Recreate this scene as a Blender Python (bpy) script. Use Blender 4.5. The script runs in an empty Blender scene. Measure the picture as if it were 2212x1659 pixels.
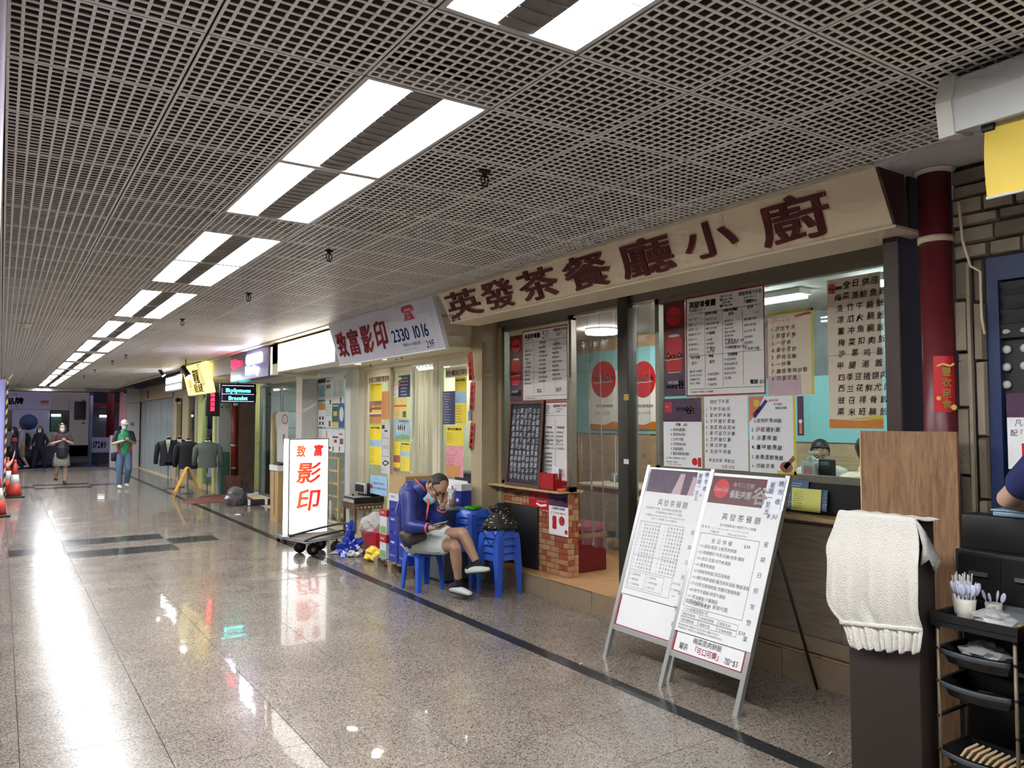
import bpy, bmesh, math, random
from mathutils import Vector, Matrix, Euler, Quaternion
random.seed(7)
S = bpy.context.scene
COL = S.collection
PI = math.pi
# ---------------------------------------------------------------- camera
IMW, IMH, FPX = 2212.0, 1659.0, 1661.0
CAMH, CEIL = 1.66, 2.81
PITCH = math.atan(80.5 / FPX)
YAW = math.atan(1104.0 * math.cos(PITCH) / FPX)
cam_d = bpy.data.cameras.new('camera'); cam = bpy.data.objects.new('camera', cam_d)
COL.objects.link(cam); S.camera = cam
cam.location = (0, 0, CAMH)
cam.rotation_euler = (PI / 2 + PITCH, 0, -YAW)
cam_d.sensor_fit = 'HORIZONTAL'; cam_d.sensor_width = 36.0
cam_d.lens = FPX / IMW * 36.0
cam_d.clip_start = 0.05; cam_d.clip_end = 200
# ---------------------------------------------------------------- world, exposure
wd = bpy.data.worlds.new('night'); S.world = wd; wd.use_nodes = True
wd.node_tree.nodes['Background'].inputs[0].default_value = (0.36, 0.34, 0.46, 1)
wd.node_tree.nodes['Background'].inputs[1].default_value = 0.85
S.view_settings.view_transform = 'Standard'; S.view_settings.look = 'None'
S.view_settings.gamma = 1.0; S.view_settings.use_curve_mapping = False
S.view_settings.exposure = 0.2
S.cycles.use_denoising = True
S.cycles.max_bounces = 5; S.cycles.diffuse_bounces = 3; S.cycles.glossy_bounces = 2
S.cycles.transmission_bounces = 4; S.cycles.transparent_max_bounces = 12
S.cycles.use_adaptive_sampling = True; S.cycles.adaptive_threshold = 0.12; S.cycles.adaptive_min_samples = 8
S.cycles.sample_clamp_indirect = 6.0
TUBE_E = 40.0          # emission of the corridor tubes
# ---------------------------------------------------------------- reading sizes off the picture
_c, _s = math.cos, math.sin
FW = Vector((_s(YAW) * _c(PITCH), _c(YAW) * _c(PITCH), _s(PITCH)))
RT = Vector((_c(YAW), -_s(YAW), 0)); UP = Vector((-_s(YAW) * _s(PITCH), -_c(YAW) * _s(PITCH), _c(PITCH)))
EYE = Vector((0, 0, CAMH))
def at(u, v, X=None, Y=None, Z=None, D=None):
    d = FW + RT * ((u - IMW / 2) / FPX) - UP * ((v - IMH / 2) / FPX)
    if D is not None: return EYE + d * D
    if X is not None: return EYE + d * (X / d.x)
    if Y is not None: return EYE + d * (Y / d.y)
    return EYE + d * ((Z - CAMH) / d.z)
# ---------------------------------------------------------------- materials
MATS = {}
def _new(name):
    m = bpy.data.materials.new(name); m.use_nodes = True
    MATS[name] = m
    return m, m.node_tree.nodes, m.node_tree.links
def srgb(r, g, b):
    f = lambda c: c / 12.92 if c <= 0.04045 else ((c + 0.055) / 1.055) ** 2.4
    return (f(r / 255), f(g / 255), f(b / 255))
def mat(name, rgb, rough=0.5, metal=0.0, var=0.10, scale=18.0, bump=0.0, stretch=None, coat=0.0, spec=0.5, bscale=None, sheen=0.0):
    """plain paint / plastic / cloth with a little procedural unevenness; rgb in 0..255 sRGB"""
    if name in MATS: return MATS[name]
    m, n, l = _new(name); p = n['Principled BSDF']
    c = srgb(*rgb)
    tc = n.new('ShaderNodeTexCoord'); mp = n.new('ShaderNodeMapping'); nz = n.new('ShaderNodeTexNoise')
    l.new(tc.outputs['Object'], mp.inputs[0]); l.new(mp.outputs[0], nz.inputs[0])
    if stretch: mp.inputs['Scale'].default_value = stretch
    nz.inputs['Scale'].default_value = scale; nz.inputs['Detail'].default_value = 4
    mx = n.new('ShaderNodeMix'); mx.data_type = 'RGBA'
    l.new(nz.outputs[0], mx.inputs[0])
    mx.inputs[6].default_value = (*[max(0, x * (1 - var)) for x in c], 1)
    mx.inputs[7].default_value = (*[min(1, x * (1 + var)) for x in c], 1)
    l.new(mx.outputs[2], p.inputs['Base Color'])
    p.inputs['Roughness'].default_value = rough; p.inputs['Metallic'].default_value = metal
    p.inputs['Coat Weight'].default_value = coat; p.inputs['Specular IOR Level'].default_value = spec
    p.inputs['Sheen Weight'].default_value = sheen
    if bump:
        b = n.new('ShaderNodeBump'); b.inputs['Strength'].default_value = bump; b.inputs['Distance'].default_value = 0.01
        if bscale:
            n2 = n.new('ShaderNodeTexNoise'); n2.inputs['Scale'].default_value = bscale; n2.inputs['Detail'].default_value = 3
            l.new(mp.outputs[0], n2.inputs[0]); l.new(n2.outputs[0], b.inputs['Height'])
        else: l.new(nz.outputs[0], b.inputs['Height'])
        l.new(b.outputs[0], p.inputs['Normal'])
    return m
def glow(name, rgb, e, base=None):
    if name in MATS: return MATS[name]
    m, n, l = _new(name); p = n['Principled BSDF']
    if name.startswith('led_') or name in ('lit_green', 'screen_glow'): m.cycles.emission_sampling = 'NONE'   # fine lettering, too small to be worth sampling as lamps
    c = srgb(*rgb)
    p.inputs['Base Color'].default_value = (*(base or c), 1)
    p.inputs['Emission Color'].default_value = (*c, 1); p.inputs['Emission Strength'].default_value = e
    return m
def glass(name, tint=(235, 245, 242), refl=1.0, haze=0.0, rough=0.02):
    if name in MATS: return MATS[name]
    m, n, l = _new(name); out = n['Material Output']; n.remove(n['Principled BSDF'])
    tr = n.new('ShaderNodeBsdfTransparent'); tr.inputs[0].default_value = (*srgb(*tint), 1)
    gl = n.new('ShaderNodeBsdfGlossy'); gl.inputs['Roughness'].default_value = rough
    lw = n.new('ShaderNodeLayerWeight'); lw.inputs[0].default_value = 0.5
    fr = n.new('ShaderNodeMath'); fr.operation = 'POWER'; fr.inputs[1].default_value = 5.0; l.new(lw.outputs['Facing'], fr.inputs[0])
    mu = n.new('ShaderNodeMath'); mu.operation = 'MULTIPLY_ADD'; mu.inputs[1].default_value = 0.9 * refl; mu.inputs[2].default_value = 0.035 * refl
    l.new(fr.outputs[0], mu.inputs[0])
    ms = n.new('ShaderNodeMixShader'); l.new(mu.outputs[0], ms.inputs[0]); l.new(tr.outputs[0], ms.inputs[1]); l.new(gl.outputs[0], ms.inputs[2])
    last = ms
    if haze:
        df = n.new('ShaderNodeBsdfDiffuse'); df.inputs[0].default_value = (0.75, 0.77, 0.78, 1)
        m2 = n.new('ShaderNodeMixShader'); m2.inputs[0].default_value = haze
        l.new(ms.outputs[0], m2.inputs[1]); l.new(df.outputs[0], m2.inputs[2]); last = m2
    l.new(last.outputs[0], out.inputs[0])
    return m
def wood(name, c1, c2, scale=3.0, stretch=(1, 1, 12), rough=0.5, bump=0.05, dist=2.5):
    if name in MATS: return MATS[name]
    m, n, l = _new(name); p = n['Principled BSDF']
    tc = n.new('ShaderNodeTexCoord'); mp = n.new('ShaderNodeMapping'); mp.inputs['Scale'].default_value = stretch
    l.new(tc.outputs['Object'], mp.inputs[0])
    nz = n.new('ShaderNodeTexNoise'); nz.inputs['Scale'].default_value = scale; nz.inputs['Detail'].default_value = 8
    nz.inputs['Distortion'].default_value = dist; nz.inputs['Roughness'].default_value = 0.65
    l.new(mp.outputs[0], nz.inputs[0])
    rp = n.new('ShaderNodeValToRGB'); l.new(nz.outputs[0], rp.inputs[0])
    rp.color_ramp.elements[0].position = 0.32; rp.color_ramp.elements[0].color = (*srgb(*c1), 1)
    rp.color_ramp.elements[1].position = 0.68; rp.color_ramp.elements[1].color = (*srgb(*c2), 1)
    l.new(rp.outputs[0], p.inputs['Base Color']); p.inputs['Roughness'].default_value = rough
    if bump:
        b = n.new('ShaderNodeBump'); b.inputs['Strength'].default_value = bump; b.inputs['Distance'].default_value = 0.005
        l.new(nz.outputs[0], b.inputs['Height']); l.new(b.outputs[0], p.inputs['Normal'])
    return m
def granite(name, cols, rough=0.16, scale=90.0, wav=0.02, mottled=None):
    m, n, l = _new(name); p = n['Principled BSDF']
    tc = n.new('ShaderNodeNewGeometry')
    vo = n.new('ShaderNodeTexVoronoi'); vo.inputs['Scale'].default_value = scale; vo.inputs['Randomness'].default_value = 1
    wv = n.new('ShaderNodeTexNoise'); wv.inputs['Scale'].default_value = scale * 0.7; wv.inputs['Detail'].default_value = 2
    l.new(tc.outputs['Position'], wv.inputs[0])
    ad = n.new('ShaderNodeVectorMath'); ad.operation = 'MULTIPLY_ADD'; ad.inputs[1].default_value = (0.012,) * 3
    l.new(wv.outputs[1], ad.inputs[0]); l.new(tc.outputs['Position'], ad.inputs[2])
    l.new(ad.outputs[0], vo.inputs[0])
    rp = n.new('ShaderNodeValToRGB'); rp.color_ramp.interpolation = 'CONSTANT'
    sep = n.new('ShaderNodeSeparateColor'); l.new(vo.outputs['Color'], sep.inputs[0]); l.new(sep.outputs[0], rp.inputs[0])
    els = rp.color_ramp.elements
    while len(els) < len(cols): els.new(0.5)
    for e, (pos, c) in zip(els, cols): e.position = pos; e.color = (*srgb(*c), 1)
    n3 = n.new('ShaderNodeTexNoise'); n3.inputs['Scale'].default_value = 2.2; n3.inputs['Detail'].default_value = 5
    l.new(tc.outputs['Position'], n3.inputs[0])
    mx = n.new('ShaderNodeMix'); mx.data_type = 'RGBA'; mx.blend_type = 'MULTIPLY'; mx.inputs[0].default_value = 1
    r2 = n.new('ShaderNodeValToRGB'); r2.color_ramp.elements[0].color = (0.84, 0.84, 0.84, 1); r2.color_ramp.elements[1].color = (1.08, 1.07, 1.05, 1)
    r2.color_ramp.elements[0].position = 0.3; r2.color_ramp.elements[1].position = 0.7
    l.new(n3.outputs[0], r2.inputs[0]); l.new(rp.outputs[0], mx.inputs[6]); l.new(r2.outputs[0], mx.inputs[7])
    l.new(mx.outputs[2], p.inputs['Base Color'])
    # polish worn unevenly
    rr = n.new('ShaderNodeMapRange'); rr.inputs[3].default_value = rough * 0.75; rr.inputs[4].default_value = rough * 1.5
    l.new(n3.outputs[0], rr.inputs[0]); l.new(rr.outputs[0], p.inputs['Roughness'])
    b = n.new('ShaderNodeBump'); b.inputs['Strength'].default_value = wav; b.inputs['Distance'].default_value = 0.02
    n4 = n.new('ShaderNodeTexNoise'); n4.inputs['Scale'].default_value = 3.5; n4.inputs['Detail'].default_value = 2
    l.new(tc.outputs['Position'], n4.inputs[0]); l.new(n4.outputs[0], b.inputs['Height']); l.new(b.outputs[0], p.inputs['Normal'])
    p.inputs['Specular IOR Level'].default_value = 0.14; p.inputs['Coat Weight'].default_value = 0.34; p.inputs['Coat Roughness'].default_value = 0.035
    l.new(b.outputs[0], p.inputs['Coat Normal'])
    return m
# ---------------------------------------------------------------- mesh helpers
class MB:
    """collects shapes; build() links them as one mesh object"""
    def __init__(self): self.v = []; self.f = []; self.mi = []; self.sm = []
    def add(self, vs, fs, mi=0, sm=False, M=None):
        o = len(self.v)
        self.v += [tuple(M @ Vector(p)) if M is not None else tuple(p) for p in vs]
        self.f += [tuple(i + o for i in f) for f in fs]; self.mi += [mi] * len(fs); self.sm += [sm] * len(fs)
        return self
    def box(self, x0, x1, y0, y1, z0, z1, mi=0, M=None):
        vs = [(x, y, z) for z in (z0, z1) for y in (y0, y1) for x in (x0, x1)]
        return self.add(vs, [(0, 2, 3, 1), (4, 5, 7, 6), (0, 1, 5, 4), (2, 6, 7, 3), (0, 4, 6, 2), (1, 3, 7, 5)], mi, False, M)
    def bbox(self, x0, x1, y0, y1, z0, z1, b=0.01, mi=0, M=None, seg=2):
        bm = bmesh.new(); bmesh.ops.create_cube(bm, size=1)
        for w in bm.verts: w.co = Vector(((x0 + x1) / 2 + w.co.x * (x1 - x0), (y0 + y1) / 2 + w.co.y * (y1 - y0), (z0 + z1) / 2 + w.co.z * (z1 - z0)))
        bmesh.ops.bevel(bm, geom=bm.edges[:], offset=b, segments=seg, affect='EDGES', profile=0.5)
        return self.bm(bm, mi, True, M)
    def bm(self, bm, mi=0, sm=True, M=None):
        bm.verts.index_update()
        self.add([w.co.copy() for w in bm.verts], [[w.index for w in f.verts] for f in bm.faces], mi, sm, M); bm.free(); return self
    def quad(self, a, b, c, d, mi=0): return self.add([a, b, c, d], [(0, 1, 2, 3)], mi)
    def tube(self, path, r, n=8, mi=0, caps=True, M=None, sm=True, closed=False):
        """r: number, list, or list of (a,b) half axes"""
        P = [Vector(p) for p in path]; k = len(P); vs = []; fs = []
        R = r if isinstance(r, (list, tuple)) else [r] * k
        T = []
        for i in range(k):
            if closed: t = P[(i + 1) % k] - P[i - 1]
            else: t = P[min(i + 1, k - 1)] - P[max(i - 1, 0)]
            T.append(t.normalized() if t.length > 1e-9 else Vector((0, 0, 1)))
        a = Vector((0, 0, 1)) if abs(T[0].z) < 0.9 else Vector((1, 0, 0))
        u = T[0].cross(a).normalized()
        for i in range(k):
            u = (u - T[i] * u.dot(T[i])).normalized(); w = T[i].cross(u)
            ra, rb = R[i] if isinstance(R[i], (list, tuple)) else (R[i], R[i])
            for j in range(n):
                q = 2 * PI * j / n
                vs.append(P[i] + u * (ra * math.cos(q)) + w * (rb * math.sin(q)))
        for i in range(k if closed else k - 1):
            for j in range(n):
                a0 = i * n + j; a1 = i * n + (j + 1) % n; b0 = ((i + 1) % k) * n + j; b1 = ((i + 1) % k) * n + (j + 1) % n
                fs.append((a0, a1, b1, b0))
        if caps and not closed: fs.append(tuple(range(n - 1, -1, -1))); fs.append(tuple((k - 1) * n + j for j in range(n)))
        return self.add(vs, fs, mi, sm, M)
    def lathe(self, prof, n=24, mi=0, M=None, sm=True, sx=1.0, sy=1.0):
        vs = []; fs = []
        for (r, z) in prof:
            for j in range(n): q = 2 * PI * j / n; vs.append((r * math.cos(q) * sx, r * math.sin(q) * sy, z))
        for i in range(len(prof) - 1):
            for j in range(n): fs.append((i * n + j, i * n + (j + 1) % n, (i + 1) * n + (j + 1) % n, (i + 1) * n + j))
        fs.append(tuple(range(n - 1, -1, -1))); fs.append(tuple((len(prof) - 1) * n + j for j in range(n)))
        return self.add(vs, fs, mi, sm, M)
    def prism(self, poly, axis, a0, a1, mi=0, M=None):
        """poly: 2-D outline; axis 'x','y','z' is the direction it is drawn out along"""
        def P(p, a): return {'x': (a, p[0], p[1]), 'y': (p[0], a, p[1]), 'z': (p[0], p[1], a)}[axis]
        n = len(poly); vs = [P(p, a0) for p in poly] + [P(p, a1) for p in poly]
        fs = [tuple(range(n - 1, -1, -1)), tuple(range(n, 2 * n))] + [(i, (i + 1) % n, n + (i + 1) % n, n + i) for i in range(n)]
        return self.add(vs, fs, mi, False, M)
    def ball(self, c, r, n=14, mi=0, M=None):
        rx, ry, rz = r if isinstance(r, (list, tuple)) else (r, r, r)
        prof = [(math.sin(PI * i / (n // 2 + 2)), -math.cos(PI * i / (n // 2 + 2))) for i in range(n // 2 + 3)]
        vs = []; fs = []
        for (q, z) in prof:
            for j in range(n): a = 2 * PI * j / n; vs.append((c[0] + rx * max(q, 1e-4) * math.cos(a), c[1] + ry * max(q, 1e-4) * math.sin(a), c[2] + rz * z))
        for i in range(len(prof) - 1):
            for j in range(n): fs.append((i * n + j, i * n + (j + 1) % n, (i + 1) * n + (j + 1) % n, (i + 1) * n + j))
        return self.add(vs, fs, mi, True, M)
    def build(self, name, mats, parent=None, loc=None, fix=True):
        me = bpy.data.meshes.new(name); me.from_pydata(self.v, [], self.f)
        mats = mats if isinstance(mats, (list, tuple)) else [mats]
        for m in mats: me.materials.append(MATS[m] if isinstance(m, str) else m)
        me.polygons.foreach_set('material_index', self.mi); me.polygons.foreach_set('use_smooth', self.sm)
        if fix:
            bm = bmesh.new(); bm.from_mesh(me); bmesh.ops.recalc_face_normals(bm, faces=bm.faces[:]); bm.to_mesh(me); bm.free()
        me.update()
        o = bpy.data.objects.new(name, me); COL.objects.link(o)
        if parent is not None: o.parent = parent
        if loc is not None: o.location = loc
        return o
def tag(o, label=None, cat=None, group=None, kind=None):
    if label: o['label'] = label
    if cat: o['category'] = cat
    if group: o['group'] = group
    if kind: o['kind'] = kind
    return o
def thing(name, label, cat, loc=(0, 0, 0), rz=0.0, group=None):
    o = bpy.data.objects.new(name, None); COL.objects.link(o); o.empty_display_size = 0.1
    o.location = loc; o.rotation_euler = (0, 0, rz)
    return tag(o, label, cat, group)
def struct(name, mb, m, parent=None):
    o = mb.build(name, m, parent)
    if parent is None: o['kind'] = 'structure'
    return o
def dup(o, loc=None, rz=None, label=None, parent=None):
    c = o.copy(); COL.objects.link(c); c.parent = parent
    if loc is not None: c.location = loc
    if rz is not None: c.rotation_euler = (0, 0, rz)
    if label: c['label'] = label
    for ch in o.children: dup(ch, parent=c)
    return c
def rot(p, a): return (p[0] * math.cos(a) - p[1] * math.sin(a), p[0] * math.sin(a) + p[1] * math.cos(a))
# ---------------------------------------------------------------- lettering
_fc = bpy.data.curves.new('type', 'FONT'); _fo = bpy.data.objects.new('type', _fc)
_glyphs = {}
def glyph(ch, bold=0.0, res=1):
    """outline of one character as flat faces; bold thickens it by laying shifted copies over each other"""
    k = (ch, bold, res)
    if k not in _glyphs:
        _fc.body = ch; _fc.resolution_u = res; _fc.fill_mode = 'FRONT'; _fc.size = 1.0
        me = _fo.to_mesh()
        vs = [(v.co.x, v.co.y) for v in me.vertices]; fs = [tuple(p.vertices) for p in me.polygons]
        adv = 1.0 if ord(ch) > 0x2000 else (max(v[0] for v in vs) + 0.06 if vs else 0.3)
        _fo.to_mesh_clear()
        if bold:
            n = 4 if bold < 0.02 else 8; v2 = []; f2 = []
            for q in range(n):
                o = len(v2); dx, dy = bold * math.cos(2 * PI * (q + .5) / n), bold * math.sin(2 * PI * (q + .5) / n)
                v2 += [(a + dx, b + dy) for a, b in vs]; f2 += [tuple(i + o for i in f) for f in fs]
            vs, fs = v2, f2
        _glyphs[k] = (vs, fs, adv)
    return _glyphs[k]
class Ink:
    """flat print on a sheet: coordinates in metres, x right, y up, on the sheet's own plane"""
    def __init__(self): self.v = []; self.f = []
    def text(self, x, y, s, body, bold=0.0, sx=1.0, slant=0.0, align='l', vert=False, gap=0.0, rotd=0.0, jit=0.0, res=1):
        wid = sum(glyph(c, bold, res)[2] * s * sx + gap for c in body) - gap if not vert else 0
        if align == 'c': x -= wid / 2
        elif align == 'r': x -= wid
        ca, sa = math.cos(math.radians(rotd)), math.sin(math.radians(rotd)); X0, Y0 = x, y; cx, cy = 0.0, 0.0
        for c in body:
            vs, fs, adv = glyph(c, bold, res); o = len(self.v)
            jx, jy = (random.uniform(-jit, jit) * s, random.uniform(-jit, jit) * s) if jit else (0, 0)
            for (a, b) in vs:
                lx = cx + jx + (a + slant * b) * s * sx; ly = cy + jy + b * s
                self.v.append((X0 + lx * ca - ly * sa, Y0 + lx * sa + ly * ca))
            self.f += [tuple(i + o for i in f) for f in fs]
            if vert: cy -= s * 1.08 + gap
            else: cx += adv * s * sx + gap
        return self
    def rect(self, x0, y0, x1, y1):
        o = len(self.v); self.v += [(x0, y0), (x1, y0), (x1, y1), (x0, y1)]; self.f.append((o, o + 1, o + 2, o + 3)); return self
    def frame(self, x0, y0, x1, y1, t):
        self.rect(x0, y0, x1, y0 + t); self.rect(x0, y1 - t, x1, y1); self.rect(x0, y0 + t, x0 + t, y1 - t); self.rect(x1 - t, y0 + t, x1, y1 - t); return self
    def disc(self, x, y, r, ry=None, n=28):
        o = len(self.v); ry = ry or r
        self.v += [(x + r * math.cos(2 * PI * i / n), y + ry * math.sin(2 * PI * i / n)) for i in range(n)]; self.f.append(tuple(range(o, o + n))); return self
    def poly(self, pts):
        o = len(self.v); self.v += list(pts); self.f.append(tuple(range(o, o + len(pts)))); return self
    def stroke(self, pts, w):
        for (a, b) in zip(pts, pts[1:]):
            d = Vector((b[0] - a[0], b[1] - a[1]));
            if d.length < 1e-6: continue
            nn = Vector((-d.y, d.x)).normalized() * (w / 2)
            self.poly([(a[0] - nn.x, a[1] - nn.y), (b[0] - nn.x, b[1] - nn.y), (b[0] + nn.x, b[1] + nn.y), (a[0] + nn.x, a[1] + nn.y)])
        return self
    def scrawl(self, x, y, s, nchar, w=None, gap=1.15):
        """a run of handwritten characters too small or loose to read"""
        w = w or s * 0.075
        for k in range(nchar):
            ox = x + k * s * gap
            for q in range(random.randint(4, 6)):
                a = (ox + random.uniform(0.05, 0.5) * s, y + random.uniform(0.05, 0.95) * s)
                dx, dy = random.choice([(0.45, 0.04), (0.5, 0.08), (-0.1, -0.5), (0.03, -0.55), (0.3, -0.35), (-0.3, -0.35)])
                self.stroke([a, (a[0] + dx * s, min(max(a[1] + dy * s, y - 0.02), y + s))], w)
        return self
    def build(self, name, m, parent, M, lift=0.0015, thick=0.0):
        if not self.v: return None
        mb = MB(); mb.add([(a, b, lift) for a, b in self.v], self.f)
        if thick:   # raised letters: draw the outline out
            bm = bmesh.new(); vv = [bm.verts.new((a, b, lift)) for a, b in self.v]
            for f in self.f:
                try: bm.faces.new([vv[i] for i in f])
                except ValueError: pass
            r = bmesh.ops.extrude_face_region(bm, geom=bm.faces[:])
            bmesh.ops.translate(bm, verts=[e for e in r['geom'] if isinstance(e, bmesh.types.BMVert)], vec=(0, 0, thick))
            mb = MB().bm(bm, 0, False)
        mb2 = MB(); mb2.add(mb.v, mb.f, M=M)
        o = mb2.build(name, m, parent, fix=False)
        if not thick: o['kind'] = 'stuff'
        return o
def plane_M(o, ux, uy):
    ux = Vector(ux).normalized(); uy = Vector(uy).normalized(); n = ux.cross(uy)
    return Matrix(((ux.x, uy.x, n.x, o[0]), (ux.y, uy.y, n.y, o[1]), (ux.z, uy.z, n.z, o[2]), (0, 0, 0, 1)))
def wall_M(y, z, x):   # a sheet that faces the corridor; origin at its lower left as seen
    return plane_M((x, y, z), (0, -1, 0), (0, 0, 1))
class Sheet:
    """a flat sheet/board: thing with a backing, and print on it. w,h metres; (0,0) lower left"""
    def __init__(self, name, label, cat, M, w, h, m, t=0.0015, group=None, parent=None, part=None):
        loc = M.to_translation()
        self.w, self.h = w, h
        if parent is None:
            self.root = thing(name, label, cat, loc, 0, group); self.M = Matrix.Translation(-loc) @ M
        else: self.root = parent; self.M = M
        self.back = MB().box(0, w, 0, h, 0, t, M=self.M).build(part or 'paper', m, self.root); self.t = t; self.k = 0
    def ink(self, m, fn, name='print'):
        i = Ink(); fn(i); self.k += 1
        return i.build(name, m, self.root, self.M, lift=self.t + 0.0006 * self.k)
def rows(i, x, y0, dy, s, lines, **k):
    for n_, t in enumerate(lines): i.text(x, y0 - dy * n_, s, t, **k)
def cola_script(i, x, y, s, body='Coca-Cola', swash=True):
    i.text(x, y, s, body, bold=0.035, sx=0.78, slant=0.28, align='c', res=2)
    if swash: i.stroke([(x - 1.75 * s, y - 0.12 * s), (x - 1.2 * s, y - 0.26 * s), (x - 0.3 * s, y - 0.16 * s), (x + 0.6 * s, y - 0.2 * s), (x + 1.5 * s, y - 0.08 * s)], 0.07 * s)
# ================================================================ the arcade itself
granite('granite_floor', [(0.0, (84, 78, 73)), (0.13, (120, 111, 103)), (0.36, (138, 128, 118)), (0.66, (154, 144, 134)), (0.86, (126, 114, 104)), (0.95, (70, 64, 60))], rough=0.20, scale=150, wav=0.06)
granite('dark_slate', [(0.0, (44, 46, 48)), (0.5, (54, 56, 58)), (0.8, (64, 65, 66))], rough=0.2, scale=60, wav=0.03)
granite('black_strip', [(0.0, (34, 34, 36)), (0.5, (42, 42, 44)), (0.8, (52, 52, 54))], rough=0.32, scale=80, wav=0.02)
mat('grout', (44, 40, 38), 0.8)
mat('plenum', (46, 40, 38), 0.95, var=0.25, scale=3)
mat('ceiling_metal', (238, 234, 228), 0.42, var=0.10, scale=2.5)
mat('white_wall', (205, 203, 200), 0.6, var=0.05, scale=4)
mat('cream_paint', (205, 190, 160), 0.45, var=0.08, scale=3)
mat('beige_paint', (172, 154, 122), 0.5, var=0.10, scale=4)
mat('white_plaster', (196, 190, 188), 0.7, var=0.06, scale=5)
mat('steel', (150, 150, 148), 0.35, metal=0.9, var=0.1, scale=30)
mat('brushed_frame', (140, 134, 122), 0.38, metal=0.75, var=0.12, scale=30)
mat('dark_steel', (70, 68, 62), 0.45, metal=0.6, var=0.15, scale=25)
mat('white_metal', (225, 225, 222), 0.35, var=0.04, scale=10)
mat('black_paint', (22, 22, 24), 0.45, var=0.2, scale=12)
glass('window_glass'); glass('clear_film', (236, 240, 240), refl=1.8, haze=0.06, rough=0.10)
TX = [-3.6, -2.98, -2.36, -1.74, -1.12, -0.5, 0.12, 0.74, 1.36, 1.98, 2.60, 3.235]
TX2 = [3.345, 3.97, 4.31]
PY, Y0R = 0.565, 10.75 - 0.565 * 26       # row pitch and first joint
NR = int((31.2 - Y0R) / PY)
floor = struct('floor', MB().box(-3.7, 4.31, Y0R, 31.3, -0.05, -0.003), 'grout')
tiles = []
for r in range(NR):
    y0 = Y0R + r * PY; rr = (r - 26) % 20
    for xs in (TX, TX2):
        for a, b in zip(xs, xs[1:]):
            dark = (rr in (0, 2) and 0.7 < a < 1.9) or (rr == 1 and (0.1 < a < 0.2 or 1.9 < a < 2.1))
            near = math.hypot(a - 0.5, y0) + (100 if (b < 0 or y0 < 1.2) else 0)
            tiles.append((near, a, b, y0, dark))
tiles.sort(key=lambda t: t[0])
tmesh = {}; rest = MB(); restd = MB(); g = 0.002
for i, (d_, a, b, y0, dark) in enumerate(tiles):
    if i < 300:
        k = (round(b - a, 3), dark)
        if k not in tmesh:
            w = b - a
            o = MB().add([(g, g, 0), (w - g, g, 0), (w - g, PY - g, 0), (g, PY - g, 0), (g, g, -.003), (w - g, g, -.003), (w - g, PY - g, -.003), (g, PY - g, -.003)],
                         [(0, 1, 2, 3), (0, 4, 5, 1), (1, 5, 6, 2), (2, 6, 7, 3), (3, 7, 4, 0)]).build('floor_tile', 'dark_slate' if dark else 'granite_floor', floor)
            tmesh[k] = o
        else: o = tmesh[k].copy(); COL.objects.link(o)
        o.location = (a, y0, 0)
    else: (restd if dark else rest).box(a + g, b - g, y0 + g, y0 + PY - g, -0.003, 0)
tag(rest.build('floor_tiling', 'granite_floor', floor), kind='stuff')
tag(restd.build('dark_floor_tiling', 'dark_slate', floor), kind='stuff')
stripM = None
for k in range(24):
    y = Y0R + k * 1.92
    if stripM is None: stripM = MB().box(0, 0.105, 0.001, 1.918, -0.003, 0).build('border_strip', 'black_strip', floor); o = stripM
    else: o = stripM.copy(); COL.objects.link(o)
    o.location = (3.2375, y, 0)
mh = MB()
for (x0, x1, y0, y1) in ((2.10, 2.72, 8.12, 8.70), (-0.4, 0.05, 6.75, 7.45)):
    for q in ((x0, x1, y0, y0 + .008), (x0, x1, y1 - .008, y1), (x0, x0 + .008, y0, y1), (x1 - .008, x1, y0, y1)): mh.box(*q, -0.002, 0.0012)
mh.build('manhole_rim', 'dark_steel', floor)
# ---- ceiling: dark void, hung cellular panels
ceil_ = struct('ceiling', MB().box(-3.7, 4.6, Y0R, 31.0, 2.93, 2.98), 'plenum')
NB = 12
def panel_mesh(w, mb=None, ox=0, oy=0, oz=0):
    mb = mb or MB(); p = 0.5 / NB; bw = 0.0092; t = 0.0038
    def bar(x0, x1, y0, y1, z0):
        x0 = min(x0, w - .001); x1 = min(x1, w - .001)
        if x1 - x0 < 1e-4: return
        vs = [(x0, y0, z0), (x1, y0, z0), (x1, y1, z0), (x0, y1, z0), (x0, y0, t), (x1, y0, t), (x1, y1, t), (x0, y1, t)]
        mb.add([(a + ox, b + oy, c + oz) for a, b, c in vs], [(0, 3, 2, 1), (0, 1, 5, 4), (1, 2, 6, 5), (2, 3, 7, 6), (3, 0, 4, 7)])
    for i in range(NB + 1):
        c = min(max(i * p, bw / 2 + 0.0035), 0.5 - bw / 2 - 0.0035)
        if c - bw / 2 < w: bar(c - bw / 2, c + bw / 2, 0.0035, 0.4965, 0.0)
        bar(0.0035, 0.4965, c - bw / 2, c + bw / 2, 0.0008)
    return mb
CX = [0.48 + 0.5 * k for k in range(-8, 6)]
lampcell = set()
LAMPK = [(k, d) for k in range(-3, 11) for d in (0, 1)]; LAMPS = [2.36 + 2.5 * k + d for k, d in LAMPK]
for y in LAMPS:
    for q in (0, .5): lampcell.add(round(y + q, 2))
panels = []
for x in CX:
    for k in range(-14, 58):
        y = 1.86 + 0.5 * k
        if abs(x - 0.98) < 0.01 and round(y, 2) in lampcell: continue
        w = 0.5 if x < 2.9 else 0.225
        panels.append((math.hypot(x - 1, y) + (60 if x < -0.1 or y < 0.3 else 0), x, y, w))
panels.sort(); pm = {}; rest = MB()
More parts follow.
